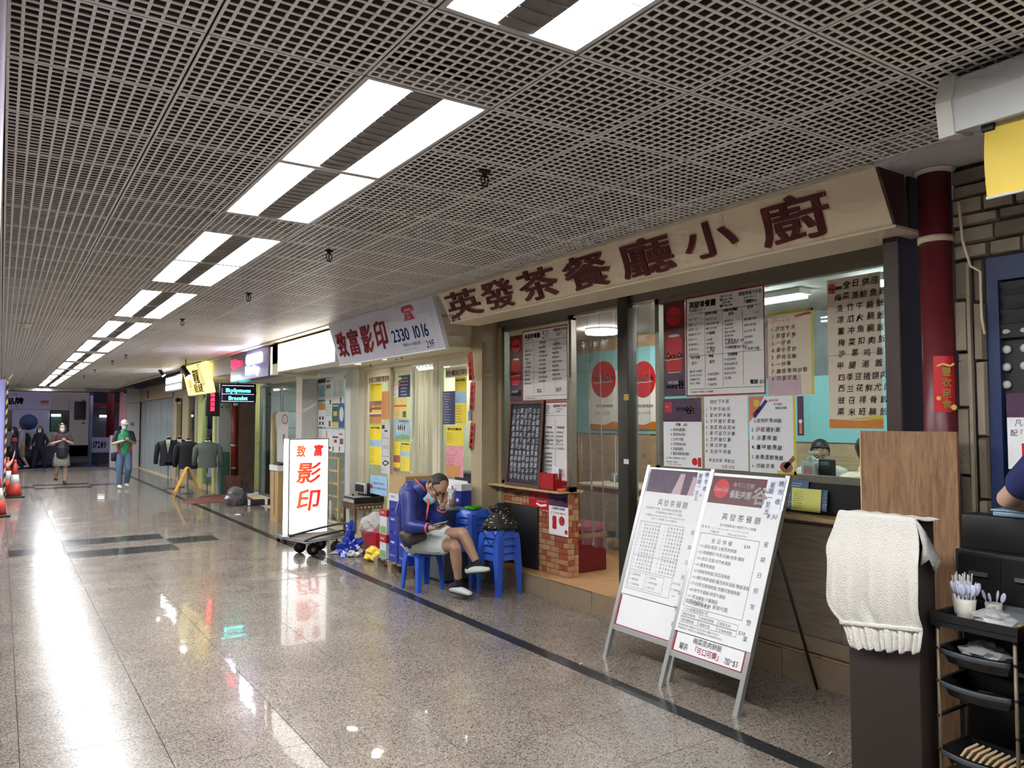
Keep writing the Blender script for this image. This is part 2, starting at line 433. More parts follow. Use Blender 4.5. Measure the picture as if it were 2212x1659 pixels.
for i, (d_, x, y, w) in enumerate(panels):
    if i < 300:
        if w not in pm: pm[w] = o = panel_mesh(w).build('ceiling_panel', 'ceiling_metal', ceil_, fix=False)
        else: o = pm[w].copy(); COL.objects.link(o)
        o.location = (x, y, CEIL); o.rotation_euler = (0, 0, 0)
        if w == 0.5 and random.random() < 0.4: o.location = (x + .5, y, CEIL); o.rotation_euler = (0, 0, PI / 2)
    else: panel_mesh(w, rest, x, y, CEIL)
tag(rest.build('ceiling_panelling', 'ceiling_metal', ceil_, fix=False), kind='stuff')
# ---- fluorescent troffers
glow('tube_glow', (250, 252, 255), TUBE_E); mat('louvre', (120, 114, 108), 0.5, metal=0.2, var=0.1, scale=30)
mat('troffer_edge', (190, 188, 184), 0.4)
def make_troffer():
    t = thing('ceiling_light', 'x', 'light')
    f = MB()
    for q in ((0.004, .496, .004, .022), (.004, .496, .978, .996), (.004, .022, .022, .978), (.478, .496, .022, .978)): f.box(*q, 0, 0.06)
    f.box(.004, .496, .004, .996, .06, .068)
    f.build('frame', 'troffer_edge', t)
    for x0 in (.022, .313):
        d = MB().box(x0, x0 + .165, .024, .976, .012, .02).build('diffuser', 'tube_glow', t)
        b = MB()
        for k in range(1, 12): b.box(x0 + .125, x0 + .160, .04 + k * .08, .044 + k * .08, .004, .012)
        tag(b.build('louvre_blade', 'louvre', t), kind='stuff')
    c = MB().box(.187, .313, .024, .976, .004, .03)
    for k in range(15): c.box(.19, .31, .03 + k * .064, .034 + k * .064, .001, .004)
    c.build('centre_louvre', 'louvre', t)
    return t
trof = make_troffer(); first = True
for n_, y in enumerate(LAMPS):
    o = trof if n_ == 0 else dup(trof)
    o.location = (0.98, y, CEIL)
    o['group'] = 'recessed corridor ceiling lights'
    k, d_ = LAMPK[n_]; half = 'farther' if d_ else 'nearer'
    if k < -1: o['label'] = 'twin-strip ceiling light in the corridor ceiling behind the viewer'
    elif k == -1: o['label'] = half + ' twin-strip ceiling light of the pair cut off by the picture top'
    else: o['label'] = half + ' twin-strip ceiling light of the ' + ('large closest', 'second', 'third', 'fourth', 'fifth', 'sixth', 'seventh', 'eighth', 'ninth', 'tenth', 'farthest')[k] + ' complete pair along the corridor'
# ---- sprinklers, smoke detector, dome
mat('sprinkler_black', (28, 26, 26), 0.4, metal=0.5)
def sprinkler(x, y, label):
    t = thing('sprinkler', label, 'sprinkler', (x, y, CEIL - 0.001), 0, 'ceiling sprinklers')
    MB().lathe([(.030, 0), (.028, -.006), (.012, -.010), (.012, -.022)][::-1], 14).build('escutcheon', 'sprinkler_black', t)
    m = MB()
    for s in (-1, 1): m.tube([(s * .010, 0, -.02), (s * .019, 0, -.034), (s * .019, 0, -.052), (s * .006, 0, -.070)], .0035, 6)
    m.tube([(0, 0, -.02), (0, 0, -.060)], .004, 6).build('frame_arms', 'sprinkler_black', t)
    MB().lathe([(.004, -.076), (.018, -.073), (.018, -.070), (.006, -.068)], 14).build('deflector', 'sprinkler_black', t)
for (u, v, l) in ((1047, 369, 'largest black sprinkler head, beside the long near ceiling light'), (711, 541, 'black sprinkler head above the phone-number sign'), (537, 633, 'black sprinkler head third from the viewer along the ceiling'),
                  (394, 689, 'small black sprinkler head above the purple lit sign'), (272, 766, 'tiny black sprinkler head fifth along the ceiling'), (243, 779, 'tiny black sprinkler head sixth along the ceiling'), (205, 798, 'tiny dark sprinkler head seventh along the ceiling'), (182, 811, 'tiny dark sprinkler head nearest the street end')):
    p = at(u, v, Z=CEIL); sprinkler(p.x, p.y, l)
p = at(54, 700, Z=CEIL)
t = thing('smoke_detector', 'small white round smoke detector on the left side of the ceiling', 'detector', (p.x, p.y, CEIL - .001))
MB().lathe([(.03, -.045), (.045, -.035), (.05, -.02)], 18).build('sensor_head', 'white_metal', t); MB().lathe([(.055, -.02), (.06, 0)], 18).build('base', 'white_metal', t)
# ---- sides the picture does not show, street end
struct('wall_left', MB().box(-3.8, -3.7, Y0R, 31, 0, 2.95), 'white_wall')
struct('wall_back', MB().box(-3.8, 4.6, Y0R - .1, Y0R, 0, 2.95), 'white_wall')
mat('pier_white', (196, 190, 205), 0.4, var=0.04)
struct('wall_pier', MB().bbox(-0.75, -0.016, 2.05, 2.6, 0, CEIL, 0.008), 'pier_white')
mat('mirror_steel', (170, 165, 155), 0.18, metal=0.95, var=0.05)
struct('trim_ceiling_edge', MB().box(3.207, 3.34, 8.77, 30.3, 2.795, 2.93), 'cream_paint')
beam = struct('trim_1', MB().box(-3.7, 4.0, 30.6, 30.9, 2.68, 2.93), 'mirror_steel')
MB().box(-3.7, 4.0, 30.55, 30.6, 2.66, 2.69).build('lower_lip', 'dark_steel', beam)
for x in (-2.0, 0.0, 1.45, 3.2): MB().box(x, x + .012, 30.59, 30.602, 2.69, 2.81).build('panel_joint', 'dark_steel', beam)
# ================================================================ eatery with the cream signboard
XG = 4.484
glow('white_disc', (255, 253, 246), 30.0)
wood('tan_marble', (176, 148, 112), (206, 182, 146), 2.0, (1, 1, 6), 0.35, 0.0)
mat('teal_panel', (150, 212, 218), 0.4, var=0.03)
mat('tan_floor_tile', (190, 150, 104), 0.35, var=0.14, scale=5)
mat('maroon', (112, 22, 30), 0.4, var=0.1, scale=8)
mat('maroon_vinyl', (150, 50, 66), 0.28, var=0.06)
mat('riser_tile', (140, 122, 98), 0.55, var=0.15, scale=7)
mat('cream_sign', (214, 196, 164), 0.42, var=0.05, scale=2.5)
mat('maroon_letter', (116, 42, 44), 0.5, var=0.12, scale=6)
mat('dark_letter', (50, 24, 24), 0.5)
mat('menu_white', (226, 222, 218), 0.35, var=0.03); mat('paper_white', (232, 232, 232), 0.5, var=0.03); mat('paper_cream', (222, 208, 184), 0.55, var=0.05)
mat('ink_black', (34, 34, 40), 0.6, var=0.1); mat('ink_grey', (92, 92, 98), 0.6); mat('ink_red', (186, 36, 44), 0.5); mat('ink_white', (240, 240, 238), 0.5, var=0.02)
mat('ink_blue', (44, 54, 130), 0.6); mat('ink_green', (40, 110, 70), 0.6); mat('cola_red', (196, 22, 34), 0.4, var=0.06)
mat('dark_red_print', (92, 24, 32), 0.4, var=0.35, scale=9); mat('purple_print', (74, 44, 72), 0.4, var=0.5, scale=14); mat('border_red', (150, 28, 44), 0.4)
mat('marker_red', (188, 96, 92), 0.6); mat('faint_ink', (170, 160, 150), 0.6)
# ---- enclosure
r = struct('wall_restaurant_back', MB().box(6.9, 7.0, 1.95, 9.2, 0.1, 2.8), 'tan_marble')
struct('wall_restaurant_far', MB().box(4.6, 5.72, 7.3, 7.4, 0.1, 2.8).box(5.70, 5.76, 7.4, 9.2, 0.1, 2.8).box(5.70, 6.9, 9.1, 9.2, .1, 2.8), 'tan_marble')
struct('wall_restaurant_near', MB().box(4.3, 6.9, 1.9, 1.98, 0.1, 2.8), 'tan_marble')
struct('ceiling_restaurant', MB().box(4.58, 7.0, 1.95, 7.35, 2.78, 2.86).box(5.7, 7.0, 7.35, 9.2, 2.78, 2.86), 'white_plaster')
fl = struct('floor_restaurant', MB().box(4.33, 7.0, 1.95, 7.35, 0.02, 0.181).box(5.7, 7.0, 7.35, 9.2, 0.02, 0.181), 'grout')
tm = None
for i in range(5):
    for k in range(11):
        x0, y0 = 4.31 + i * .55, 2.0 + k * .5
        if tm is None: tm = o = MB().box(.002, .548, .002, .498, 0, .006).build('floor_tile', 'tan_floor_tile', fl)
        else: o = tm.copy(); COL.objects.link(o)
        o.location = (x0, y0, .181)
st = struct('trim_step', MB().box(4.315, 4.34, 1.98, 7.2, 0, 0.181), 'grout')
for k in range(8):
    a = 1.985 + k * .65; MB().box(4.302, 4.318, a + .002, a + .648, 0.0, 0.183 - .004 * (k % 3)).build('riser_tile', 'riser_tile', st)
sf = struct('ceiling_soffit', MB().box(3.2, 4.58, 0.2, 7.3, 2.79, 2.9), 'white_plaster')
# ---- slanted signboard
sg = thing('shop_sign', 'long slanted cream signboard with big dark red characters above the eatery', 'sign', (3.2, 3.97, 2.545))
def L(p): return (p[0] - 3.2, p[1] - 3.97, p[2] - 2.545)
y0, y1 = 1.916, 6.02; zt = 2.808
b = MB(); b.prism([(3.2 - 3.2, zt - 2.545), (3.345 - 3.2, 0), (3.59 - 3.2, 0), (3.59 - 3.2, zt - 2.545)], 'y', y0 - 3.97, y1 - 3.97)
b.build('board', 'cream_sign', sg)
b = MB(); b.prism([(0.004, zt - 2.545), (.149, 0.004), (.28, .004), (.22, zt - 2.545)], 'y', y0 - 3.97 - .012, y0 - 3.97); mat('brown_panel', (64, 30, 24), 0.5); b.build('end_panel', 'brown_panel', sg)
b = MB(); b.box(-.012, .0, y0 - 3.97, y1 - 3.97, zt - 2.545 - .012, zt - 2.545).build('top_trim', 'cream_paint', sg)
b = MB(); b.box(.13, .42, y0 - 3.97 - .02, y1 - 3.97 + .0, -.012, 0).build('bottom_lip', 'cream_paint', sg)
sl = (Vector((3.2, 0, zt)) - Vector((3.345, 0, 2.545))); LEN = sl.length; upv = sl.normalized()
for ch, (u0, u1) in zip('英發茶餐廳小廚', ((965, 1035), (1043, 1110), (1122, 1203), (1220, 1315), (1338, 1452), (1478, 1590), (1640, 1795))):
    ya = at(u0, 600, X=3.27).y; yb = at(u1, 500, X=3.27).y; s = (ya - yb) * 1.0
    i = Ink(); i.text(0, 0, 1.0, ch, bold=0.018, slant=0.05, res=3)
    xs = [a for a, _ in i.v]; ys = [c for _, c in i.v]
    sxx = s / (max(xs) - min(xs)); syy = 0.235 / (max(ys) - min(ys)) * (0.86 if ch == '小' else 1.0)
    i.v = [((a - min(xs)) * sxx, (c - min(ys)) * syy) for a, c in i.v]
    M = plane_M(L(Vector((3.345, ya, 2.545)) + upv * (0.028 if ch != '小' else .05)), (0, -1, 0), upv)
    i.build('letter', 'maroon_letter', sg, M, 0.001, thick=0.012)
i = Ink(); i.text(0, 0, 0.10, '29G', bold=0.015, sx=0.9)
i.build('unit_number', 'dark_letter', sg, plane_M(L(Vector((3.345, 6.0, 2.545)) + upv * .006), (0, -1, 0), upv), .002)
# ---- beige pier between the shops
p = struct('wall_pillar', MB().box(4.25, 4.46, 6.98, 7.2, 0, 2.79), 'beige_paint')
MB().box(4.44, 4.58, 6.9, 6.96, 0.18, 2.79).build('jamb_panel', 'beige_paint', p)
MB().box(4.49, 4.58, 6.955, 6.985, 0.18, 2.79).build('shadow_gap', 'black_paint', p)
# red couplets
mat('couplet_red', (176, 40, 44), 0.5, var=0.15); mat('gold_print', (206, 172, 84), 0.35, metal=0.5)
for (u, v0, v1, r_, l) in ((1017, 762, 822, 6, 'uppermost red paper blessing strip on the pillar beside the print shop'), (1018, 825, 886, -4, 'middle red paper blessing strip on the pillar beside the print shop'), (1017, 912, 968, -7, 'lowest red paper blessing strip on the pillar beside the print shop')):
    a = at(u, v0, X=4.24); c = at(u, v1, X=4.24); h_ = a.z - c.z
    up_ = Vector((0, math.sin(math.radians(r_)), math.cos(math.radians(r_)))); ux = Vector((0, -math.cos(math.radians(r_)), math.sin(math.radians(r_))))
    sh = Sheet('blessing_strip', l, 'paper strip', plane_M((4.246, c.y + .05, c.z), ux, up_), .095, h_, 'couplet_red')
    sh.ink('gold_print', lambda i: i.text(.014, h_ - .085, .066, '生意興隆', bold=.01, vert=True))
a = at(1015, 905, X=4.24); MB().box(4.236, 4.2495, a.y - .03, a.y + .03, a.z - .02, a.z + .09).build('card_reader', 'steel', p)
# ---- window frames (window_1: left of entrance, window_2: right)
def win(name, y1, y0, z0, z1, t=.045, sill=True):
    f = MB()
    for q in ((y0, y1, z1 - t, z1), (y0, y1, z0, z0 + t), (y0, y0 + t, z0, z1), (y1 - t, y1, z0, z1)): f.box(XG - .03, XG + .03, *q)
    w = struct(name, f, 'brushed_frame')
    MB().box(XG + .002, XG + .006, y0 + t, y1 - t, z0 + t, z1 - t).build('pane', 'window_glass', w)
    return w
struct('trim_lintel', MB().box(XG - .05, XG + .06, 1.98, 6.96, 2.66, 2.79), 'brushed_frame')
win('window_1', 6.90, 5.70, 1.0, 2.66)
w2 = win('window_2', 4.587, 2.55, 1.26, 2.66)
struct('trim_post', MB().bbox(XG - .09, XG + .02, 4.86, 4.985, 0.187, 2.79, .006), 'dark_steel')
a = at(1355, 858, X=XG - .09)
for (v, c, h_) in ((858, 'gold_print', .05), (997, 'paper_white', .04)):
    a = at(1353, v, X=XG - .092)
    s_ = Sheet('sticker', ('small gold sticker on the grey entrance post' if c == 'gold_print' else 'small white sticker low on the grey entrance post'), 'sticker', wall_M(a.y + .03, a.z - h_ / 2, XG - .0905 - .002), .06, h_, c)
    s_.ink('ink_black', lambda i: (i.text(.004, h_ * .55, h_ * .3, '小心地滑', sx=.9), i.text(.004, h_ * .12, h_ * .25, 'CAUTION', sx=.9)))
# ---- brick-faced dwarf wall under window 1, each brick laid
bw = struct('wall_dwarf', MB().box(XG + .012, XG + .118, 5.80, 6.99, 0.187, 0.985), 'cream_paint')
mat('brick_tan', (178, 134, 98), 0.55, var=0.14, scale=12); mat('brick_red', (152, 78, 46), 0.55, var=0.16, scale=12)
bm_ = {}
def brick(w, col):
    k = (round(w, 3), col)
    if k not in bm_:
        bm_[k] = o = MB().box(0, .014, 0, w, 0, .046).build('brick', col, bw)
    else: o = bm_[k].copy(); COL.objects.link(o)
    return o
rb = random.Random(3)
for row in range(15):
    z = .192 + row * .053; y = 5.803; k = 0
    while y < 6.985:
        w = rb.choice((.062, .13, .13, .2, .062)); w = min(w, 6.988 - y)
        if w < .015: break
        o = brick(w, 'brick_red' if rb.random() < .33 else 'brick_tan'); o.location = (XG - .002, y, z); y += w + .007; k += 1
    x = XG - .002
    while x < XG + .112:      # the end face by the entrance
        w = min(rb.choice((.045, .07)), XG + .118 - x); o = brick(w, 'brick_red' if rb.random() < .4 else 'brick_tan')
        o.rotation_euler = (0, 0, -PI / 2); o.location = (x, 5.803, z); x += w + .006
wood('shelf_wood', (168, 136, 92), (206, 180, 132), 4, (1, 8, 8))
struct('trim_shelf', MB().box(4.33, 4.62, 5.74, 7.10, .985, 1.005), 'shelf_wood')
mat('matt_black', (14, 14, 16), 0.5, var=0.2)
a = at(1095, 1105, X=XG - .02); c = at(1162, 1228, X=XG - .02)
o = tag(MB().bbox(0, .022, 0, .62, 0, .62, .008).build('black_board', 'matt_black'), 'plain black panel leaning on the brick wall behind the blue stools', 'panel'); o.location = (XG - .03, c.y, .187)
# stickers / posters on the brick
a = at(1143, 1062, X=XG - .004); c = at(1188, 1103, X=XG - .004)
s_ = Sheet('soda_sticker', 'red cola sticker with white script on the brick wall', 'sticker', wall_M(a.y, c.z, XG - .005), a.y - c.y, a.z - c.z, 'cola_red')
s_.ink('ink_white', lambda i: (cola_script(i, s_.w * .64, s_.h * .55, s_.h * .3), i.text(.03, s_.h * .78, .022, '可口', vert=True), i.text(.07, s_.h * .78, .022, '可樂', vert=True), i.stroke([(.13, s_.h * .34), (.2, s_.h * .22), (.3, s_.h * .3)], .02)))
a = at(1187, 1062, X=XG - .006); c = at(1229, 1161, X=XG - .006)
s_ = Sheet('drink_poster', 'white cola drink poster hanging on the corner of the brick wall', 'poster', wall_M(a.y, c.z, XG - .012), a.y - c.y, a.z - c.z, 'paper_white')
w_, h_ = s_.w, s_.h
s_.ink('purple_print', lambda i: i.rect(0, h_ * .68, w_, h_))
s_.ink('ink_white', lambda i: (i.text(w_ * .3, h_ * .82, .03, '可口可樂', bold=.01), i.text(w_ * .74, h_ * .8, .06, '谷', bold=.02)))
s_.ink('ink_green', lambda i: i.text(w_ * .5, h_ * .60, .030, '凡惠顧任何套餐', align='c', bold=.008))
s_.ink('ink_red', lambda i: (i.text(w_ * .5, h_ * .50, .024, '配「可口可樂」罐裝汽水', align='c', sx=.9), i.disc(w_ * .68, h_ * .35, .045), i.disc(w_ * .9, h_ * .11, .022)))
s_.ink('cola_red', lambda i: i.poly([(w_ * .3 - .025, h_ * .14), (w_ * .3 + .025, h_ * .14), (w_ * .3 + .032, h_ * .17), (w_ * .3 + .032, h_ * .42), (w_ * .3 + .024, h_ * .45), (w_ * .3 - .024, h_ * .45), (w_ * .3 - .032, h_ * .42), (w_ * .3 - .032, h_ * .17)]))
s_.ink('ink_white', lambda i: (i.text(w_ * .3, h_ * .28, .03, 'Coca', slant=.3, align='c', bold=.01), i.text(w_ * .68, h_ * .33, .045, '$3', align='c', bold=.015)))
# ---- red napkin box, orange lid, black chalkboard on the shelf
mat('red_plastic', (170, 24, 34), 0.35); mat('orange_plastic', (228, 84, 24), 0.4); mat('chalkboard', (36, 38, 46), 0.7, var=0.25, scale=6); wood('dark_wood', (74, 40, 26), (104, 62, 40), 4, (1, 8, 1)); mat('chalk', (206, 208, 214), 0.8)
a = at(1192, 1052, X=4.42)
t = thing('napkin_box', 'open red plastic box with a paper slip on the shelf', 'box', (4.43, a.y, 1.006))
m = MB(); B = (.075, .12, .16)
for q in ((-B[0], B[0], -B[1], B[1], 0, .005), (-B[0], B[0], -B[1], -B[1] + .005, 0, B[2]), (-B[0], B[0], B[1] - .005, B[1], 0, B[2]), (-B[0], -B[0] + .005, -B[1], B[1], 0, B[2]), (B[0] - .005, B[0], -B[1], B[1], 0, B[2])): m.box(*q)
m.build('body', 'red_plastic', t)
m = MB().box(-.002, .002, -.09, .02, .06, .25, M=Matrix.Rotation(.25, 4, 'X') @ Matrix.Rotation(-.15, 4, 'Y')); m.build('paper_slip', 'paper_white', t)
MB().box(.02, .024, -.09, -.0, .02, .21, M=Matrix.Rotation(-.2, 4, 'X')).build('paper_slip', 'menu_white', t)
a = at(1214, 1055, Z=1.006)
o = tag(MB().lathe([(.044, 0), (.046, .003), (.046, .018), (.042, .022)], 20).build('jar_lid', 'orange_plastic'), 'round orange plastic lid on the edge of the shelf', 'lid'); o.location = (4.40, at(1214, 1054, X=4.40).y, 1.006)
bl = at(1093, 1040, X=4.37); br = at(1166, 1047, X=4.37)
t = thing('chalkboard', 'wood-framed chalkboard menu leaning on the left window shelf', 'chalkboard', (4.37, bl.y, 1.006), 0)
w_ = bl.y - br.y; h_ = .86; tilt = Matrix.Rotation(0, 4, 'X')
M = plane_M((0, 0, 0), (0, -1, 0), (.07, 0, 1))
MB().box(0, w_, 0, h_, -.012, .0, M=M).build('slate', 'chalkboard', t)
f = MB()
for q in ((0, w_, 0, .03), (0, w_, h_ - .03, h_), (0, .03, .03, h_ - .03), (w_ - .03, w_, .03, h_ - .03)): f.box(*q, -.015, .012, M=M)
f.build('frame', 'dark_wood', t)
i = Ink(); rc = ['今日供應海鮮飯', '上皮蛋瘦肉粥河', '龍門雞扒米干炒', '北菇豆腐叉燒飯', '四季豆炒肉片飯', '日凍檸茶牛河飯', '公仔麵餐蛋三文']
for k, tx in enumerate(rc): i.text(.05 + k * (w_ - .1) / 7, h_ - .12, .056, (tx + '魚柳飯干可'), vert=True, jit=.12, slant=.2)
i.build('chalk_writing', 'chalk', t, M, .002)
# ---- printed menus on the windows
def can_strip(name, label, u0, u1, vt, vb, x=XG - .035):
    a = at(u0, vt, X=x); c = at(u1, vb, X=x)
    s_ = Sheet(name, label, 'poster', wall_M(a.y, c.z, x), a.y - c.y, a.z - c.z, 'dark_red_print'); w_, h_ = s_.w, s_.h
    s_.ink('purple_print', lambda i: i.rect(0, 0, w_, h_ * .28))
    s_.ink('cola_red', lambda i: (i.disc(w_ * .5, h_ * .84, w_ * .36, h_ * .1), i.poly([(w_ * .14, h_ * .28), (w_ * .2, h_ * .25), (w_ * .8, h_ * .25), (w_ * .86, h_ * .28), (w_ * .88, h_ * .58), (w_ * .76, h_ * .63), (w_ * .24, h_ * .63), (w_ * .12, h_ * .58)])))
    s_.ink('steel', lambda i: (i.disc(w_ * .5, h_ * .635, w_ * .27, h_ * .014), i.rect(w_ * .2, h_ * .244, w_ * .8, h_ * .254)))
    s_.ink('ink_white', lambda i: (cola_script(i, w_ * .5, h_ * .82, w_ * .16, swash=False), cola_script(i, w_ * .5, h_ * .40, w_ * .26, 'Coca-Co'), i.text(w_ * .2, h_ * .13, w_ * .12, '有可口可樂', sx=.8), i.text(w_ * .1, h_ * .085, w_ * .14, '餐點夾都', bold=.02), i.text(w_ * .66, h_ * .085, w_ * .3, '谷', bold=.03)))
    return s_
def big_menu(name, label, tl, br, x, title_r, cols, prices, sub, heads):
    a = at(*tl, X=x); c = at(*br, X=x)
    s_ = Sheet(name, label, 'menu', wall_M(a.y, c.z, x), a.y - c.y, a.z - c.z, 'menu_white'); w_, h_ = s_.w, s_.h
    s_.ink('border_red', lambda i: i.frame(0, 0, w_, h_, .012))
    s_.ink('ink_red', lambda i: (i.text(w_ * .05, h_ * .885, h_ * .072, '英發茶餐廳', bold=.03, sx=w_ * .36 / (h_ * .072 * 5))))
    def hd(i):
        i.text(w_ * .05, h_ * .85, h_ * .026, '長沙灣順寧道29號地下37-51號', sx=.62)
        rows(i, w_ * .46, h_ * .94, h_ * .03, h_ * .028, ['外賣 2764 6608', '電話 2764 6228', '     6702 1188', '傳真 2764 6768'], sx=.8, bold=.01)
        i.text(w_ * .7, h_ * .93, h_ * .04, '超值美味下午茶', sx=w_ * .27 / (h_ * .04 * 7), bold=.015); rows(i, w_ * .76, h_ * .895, h_ * .03, h_ * .024, ['每日下午2時30分至', '6時45分供應'], sx=.7)
    s_.ink('ink_black', hd)
    s_.ink('ink_grey', lambda i: [i.rect(w_ * .04, h_ * q, w_ * .96, h_ * q + .003) for q in (.82, .40, .07)] + [i.rect(w_ * q, h_ * .09, w_ * q + .0025, h_ * .8) for q in (.26, .49, .74)])
    def body(i):
        for (fx, fy, fs, dy, lines) in cols: rows(i, w_ * fx, h_ * fy, h_ * dy, h_ * fs, lines, sx=min(1.0, w_ * .2 / (h_ * fs * max(len(t) for t in lines))))
        for (fx, fy, fs, t_) in prices: i.text(w_ * fx, h_ * fy, h_ * fs, t_, bold=.012)
        i.text(w_ * .06, h_ * .035, h_ * .022, sub, sx=.8)
    s_.ink('ink_black', body)
    s_.ink('ink_green', lambda i: [i.text(w_ * fx, h_ * fy, h_ * .034, t_, bold=.015, sx=.9) for fx, fy, t_ in heads])
    return s_
can_strip('drink_poster', 'narrow dark red soda can poster left of the left window menu', 1102, 1128, 727, 866)
big_menu('menu_board', 'red-bordered printed menu at the top of the left window', (1129, 716), (1227, 864), XG - .036, 1,
         [(.05, .70, .034, .058, ['滑蛋蝦仁飯片', '粟米肉粒飯', '生炒骨', '八珍豆腐飯', '西芹雞柳飯', '薑蔥鮮魷', '乾炒牛河', '豉椒鮮魷', '鮮茄牛肉飯']), (.38, .72, .034, .058, ['京都肉排飯', '北菇雞球飯', '三色肉崧蛋飯', '麻婆豆腐飯', '土豬炆排骨', '咕嚕肉配飯', '豉汁排骨飯', '香煎芙蓉蛋飯', '紅燒豆腐飯']), (.68, .74, .034, .058, ['三杯雞煲配飯', '沙嗲金菇牛肉煲', '咖喱牛腩煲', '梅菜扣肉煲', '魚香茄子煲配飯', '鐵板豆腐煲', '枝竹羊腩煲', '蒜蓉粉絲蝦煲', '生滾肥牛火鍋煲'])],
         [(.34, .12, .07, '$52'), (.76, .12, .07, '$57')], '以上小炒每款均配白飯或例湯一碗', [(.4, .79, '招牌小炒皇')])
s2 = at(1129, 870, X=XG - .036); e2 = at(1227, 1040, X=XG - .036)
big_menu('menu_board', 'printed breakfast menu low in the left window, half behind the chalkboard', (1129, 870), (1227, 1042), XG - .036, 1,
         [(.52, .60, .03, .05, ['火腿奄列餐包', '煎雙蛋多士配', '沙嗲牛肉麵餐', '雪菜肉絲米粉', '五香肉丁公仔']), (.76, .60, .03, .05, ['牛奶麥皮餐', '煎腸仔餐蛋', '西多士配茶', '厚多士牛油', '三文治餐飲']), (.52, .33, .03, .05, ['肉醬意粉餐', '火腿通粉餐', '叉燒湯意粉', '鮮牛通粉餐', '麥皮配多士'])],
         [(.78, .48, .036, '$23'), (.56, .48, .036, '$25'), (.8, .12, .05, '$23')], '早餐時間由上午七時至十一時供應', [(.42, .73, '精選早餐'), (.55, .66, '特快早餐'), (.78, .66, '牛奶麥皮餐')])
can_strip('drink_poster', 'tall dark red soda can poster beside the large right window menu', 1433, 1481, 655, 855)
big_menu('menu_board', 'large red-bordered printed menu in the middle of the right window', (1481, 644), (1655, 851), XG - .036, 1,
         [(.04, .76, .026, .05, ['熱鴛鴦    $21', '炸薯條    $21', '火腿西多士 $21', '雞中翼炸西多士$23', '咖喱魚丸  $21', '豬扒雞中翼 $21', '香芋薯仔餐 $21', '公司三文治 $30']), (.28, .74, .026, .045, ['薯條 芝士腸', '火腿 炸雞中翼', '雞仔 吉列魚', '任選一款']), (.28, .54, .026, .04, ['炒底麵', '吉列魚柳', '吉列豬扒', '任選一款']), (.52, .70, .026, .036, ['星州炒米', '豆豉雞飯', '乾炒牛河', '乾炒叉燒意', '星洲炒米', '廈門炒米', '雪菜火鴨絲米', '乾炒豬扒意粉']), (.76, .69, .028, .055, ['豬扒/雞扒/魚柳/', '漢堡扒/雞中翼', '以上任選一款', '火腿/餐肉/', '煎腸/煙肉/', '芝士腸/雞仔/紅腸']),
          (.05, .24, .026, .04, ['豬扒餐 火腿蛋', '乾炒意 牛肉河', '炸雞翼 吉列', '西多士 薯條']), (.29, .2, .03, .05, ['叉燒湯意粉', '火腿通粉', '牛油方包']), (.51, .33, .03, .044, ['沙爹牛肉/雪菜肉絲/榨菜肉絲/', '午餐肉/墨魚丸/火腿/煙肉/芝士腸/', '鮮菇/紅腸/雞中翼/雞蛋/豬扒/', '雞扒/漢堡扒/雞仔/叉燒/鮮牛肉/', '五香肉丁/鮮豬膶'])],
         [(.33, .60, .042, '$23'), (.33, .44, .042, '$27'), (.57, .76, .042, '$30'), (.8, .80, .042, '$28'), (.56, .50, .034, '各式多士 $19'), (.56, .44, .034, '三文治 $20 $22'), (.08, .32, .042, '$23'), (.32, .32, .042, '$29'), (.82, .10, .046, '雙餸 $23')], '平日外賣加一元 凍飲加二元 多謝惠顧', [(.27, .795, '薯條沙律餐'), (.50, .80, '特價炒粉麵飯'), (.79, .85, '歐陸多士'), (.07, .375, '特式包餐'), (.31, .375, '特餐'), (.55, .375, '百搭麵餐')])
def hand_sheet(name, label, tl, br, x, base, inks, extra=None):
    a = at(*tl, X=x); c = at(*br, X=x)
    s_ = Sheet(name, label, 'poster', wall_M(a.y, c.z, x), a.y - c.y, a.z - c.z, base); w_, h_ = s_.w, s_.h
    if extra: extra(s_, w_, h_)
    for (m, lst) in inks: s_.ink(m, lambda i: [i.text(w_ * fx, h_ * fy, h_ * fs, t_, slant=.12, jit=.06, gap=w_ * g_, bold=.004) for fx, fy, fs, g_, t_ in lst], 'handwriting')
    return s_
XW = XG - .037
def ex(s_, w_, h_):
    s_.ink('purple_print', lambda i: i.rect(0, h_ * .66, w_, h_)); s_.ink('cola_red', lambda i: (i.rect(w_ * .04, h_ * .8, w_ * .24, h_ * .95), i.disc(w_ * .82, h_ * .09, w_ * .07), i.rect(w_ * .9, h_ * .02, w_ * .98, h_ * .15)))
    s_.ink('ink_white', lambda i: (i.text(w_ * .35, h_ * .82, h_ * .06, '可口可樂', bold=.02, sx=.9), i.text(w_ * .6, h_ * .78, h_ * .13, '谷!', bold=.03), i.text(w_ * .05, h_ * .87, h_ * .035, 'Coca', slant=.3)))
    s_.ink('ink_black', lambda i: (i.text(w_ * .34, h_ * .60, h_ * .05, '早餐', bold=.01), rows(i, w_ * .2, h_ * .525, h_ * .07, h_ * .05, ['A. 鮑魚火腿通粉', 'B. 雪菜肉絲米粉', 'C. 沙爹牛肉麵', 'D. 炸菜肉絲米線', 'E. 叉燒湯意粉', 'F. 蕃茄湯餐肉粒通粉'], sx=.82), i.text(w_ * .07, h_ * .115, h_ * .03, '以上早餐(A-F) 配腸仔煎蛋，牛油方包', sx=.8), i.text(w_ * .08, h_ * .06, h_ * .025, '■ 送熱飲，凍飲加$2')))
    s_.ink('ink_red', lambda i: (i.text(w_ * .54, h_ * .60, h_ * .05, '$25', bold=.01), i.text(w_ * .08, h_ * .025, h_ * .025, '「可口可樂」罐裝汽水加$5')))
hand_sheet('menu_sheet', 'breakfast set menu sheet lettered A to F in the right window', (1433, 862), (1517, 1012), XW, 'paper_white', [], ex)
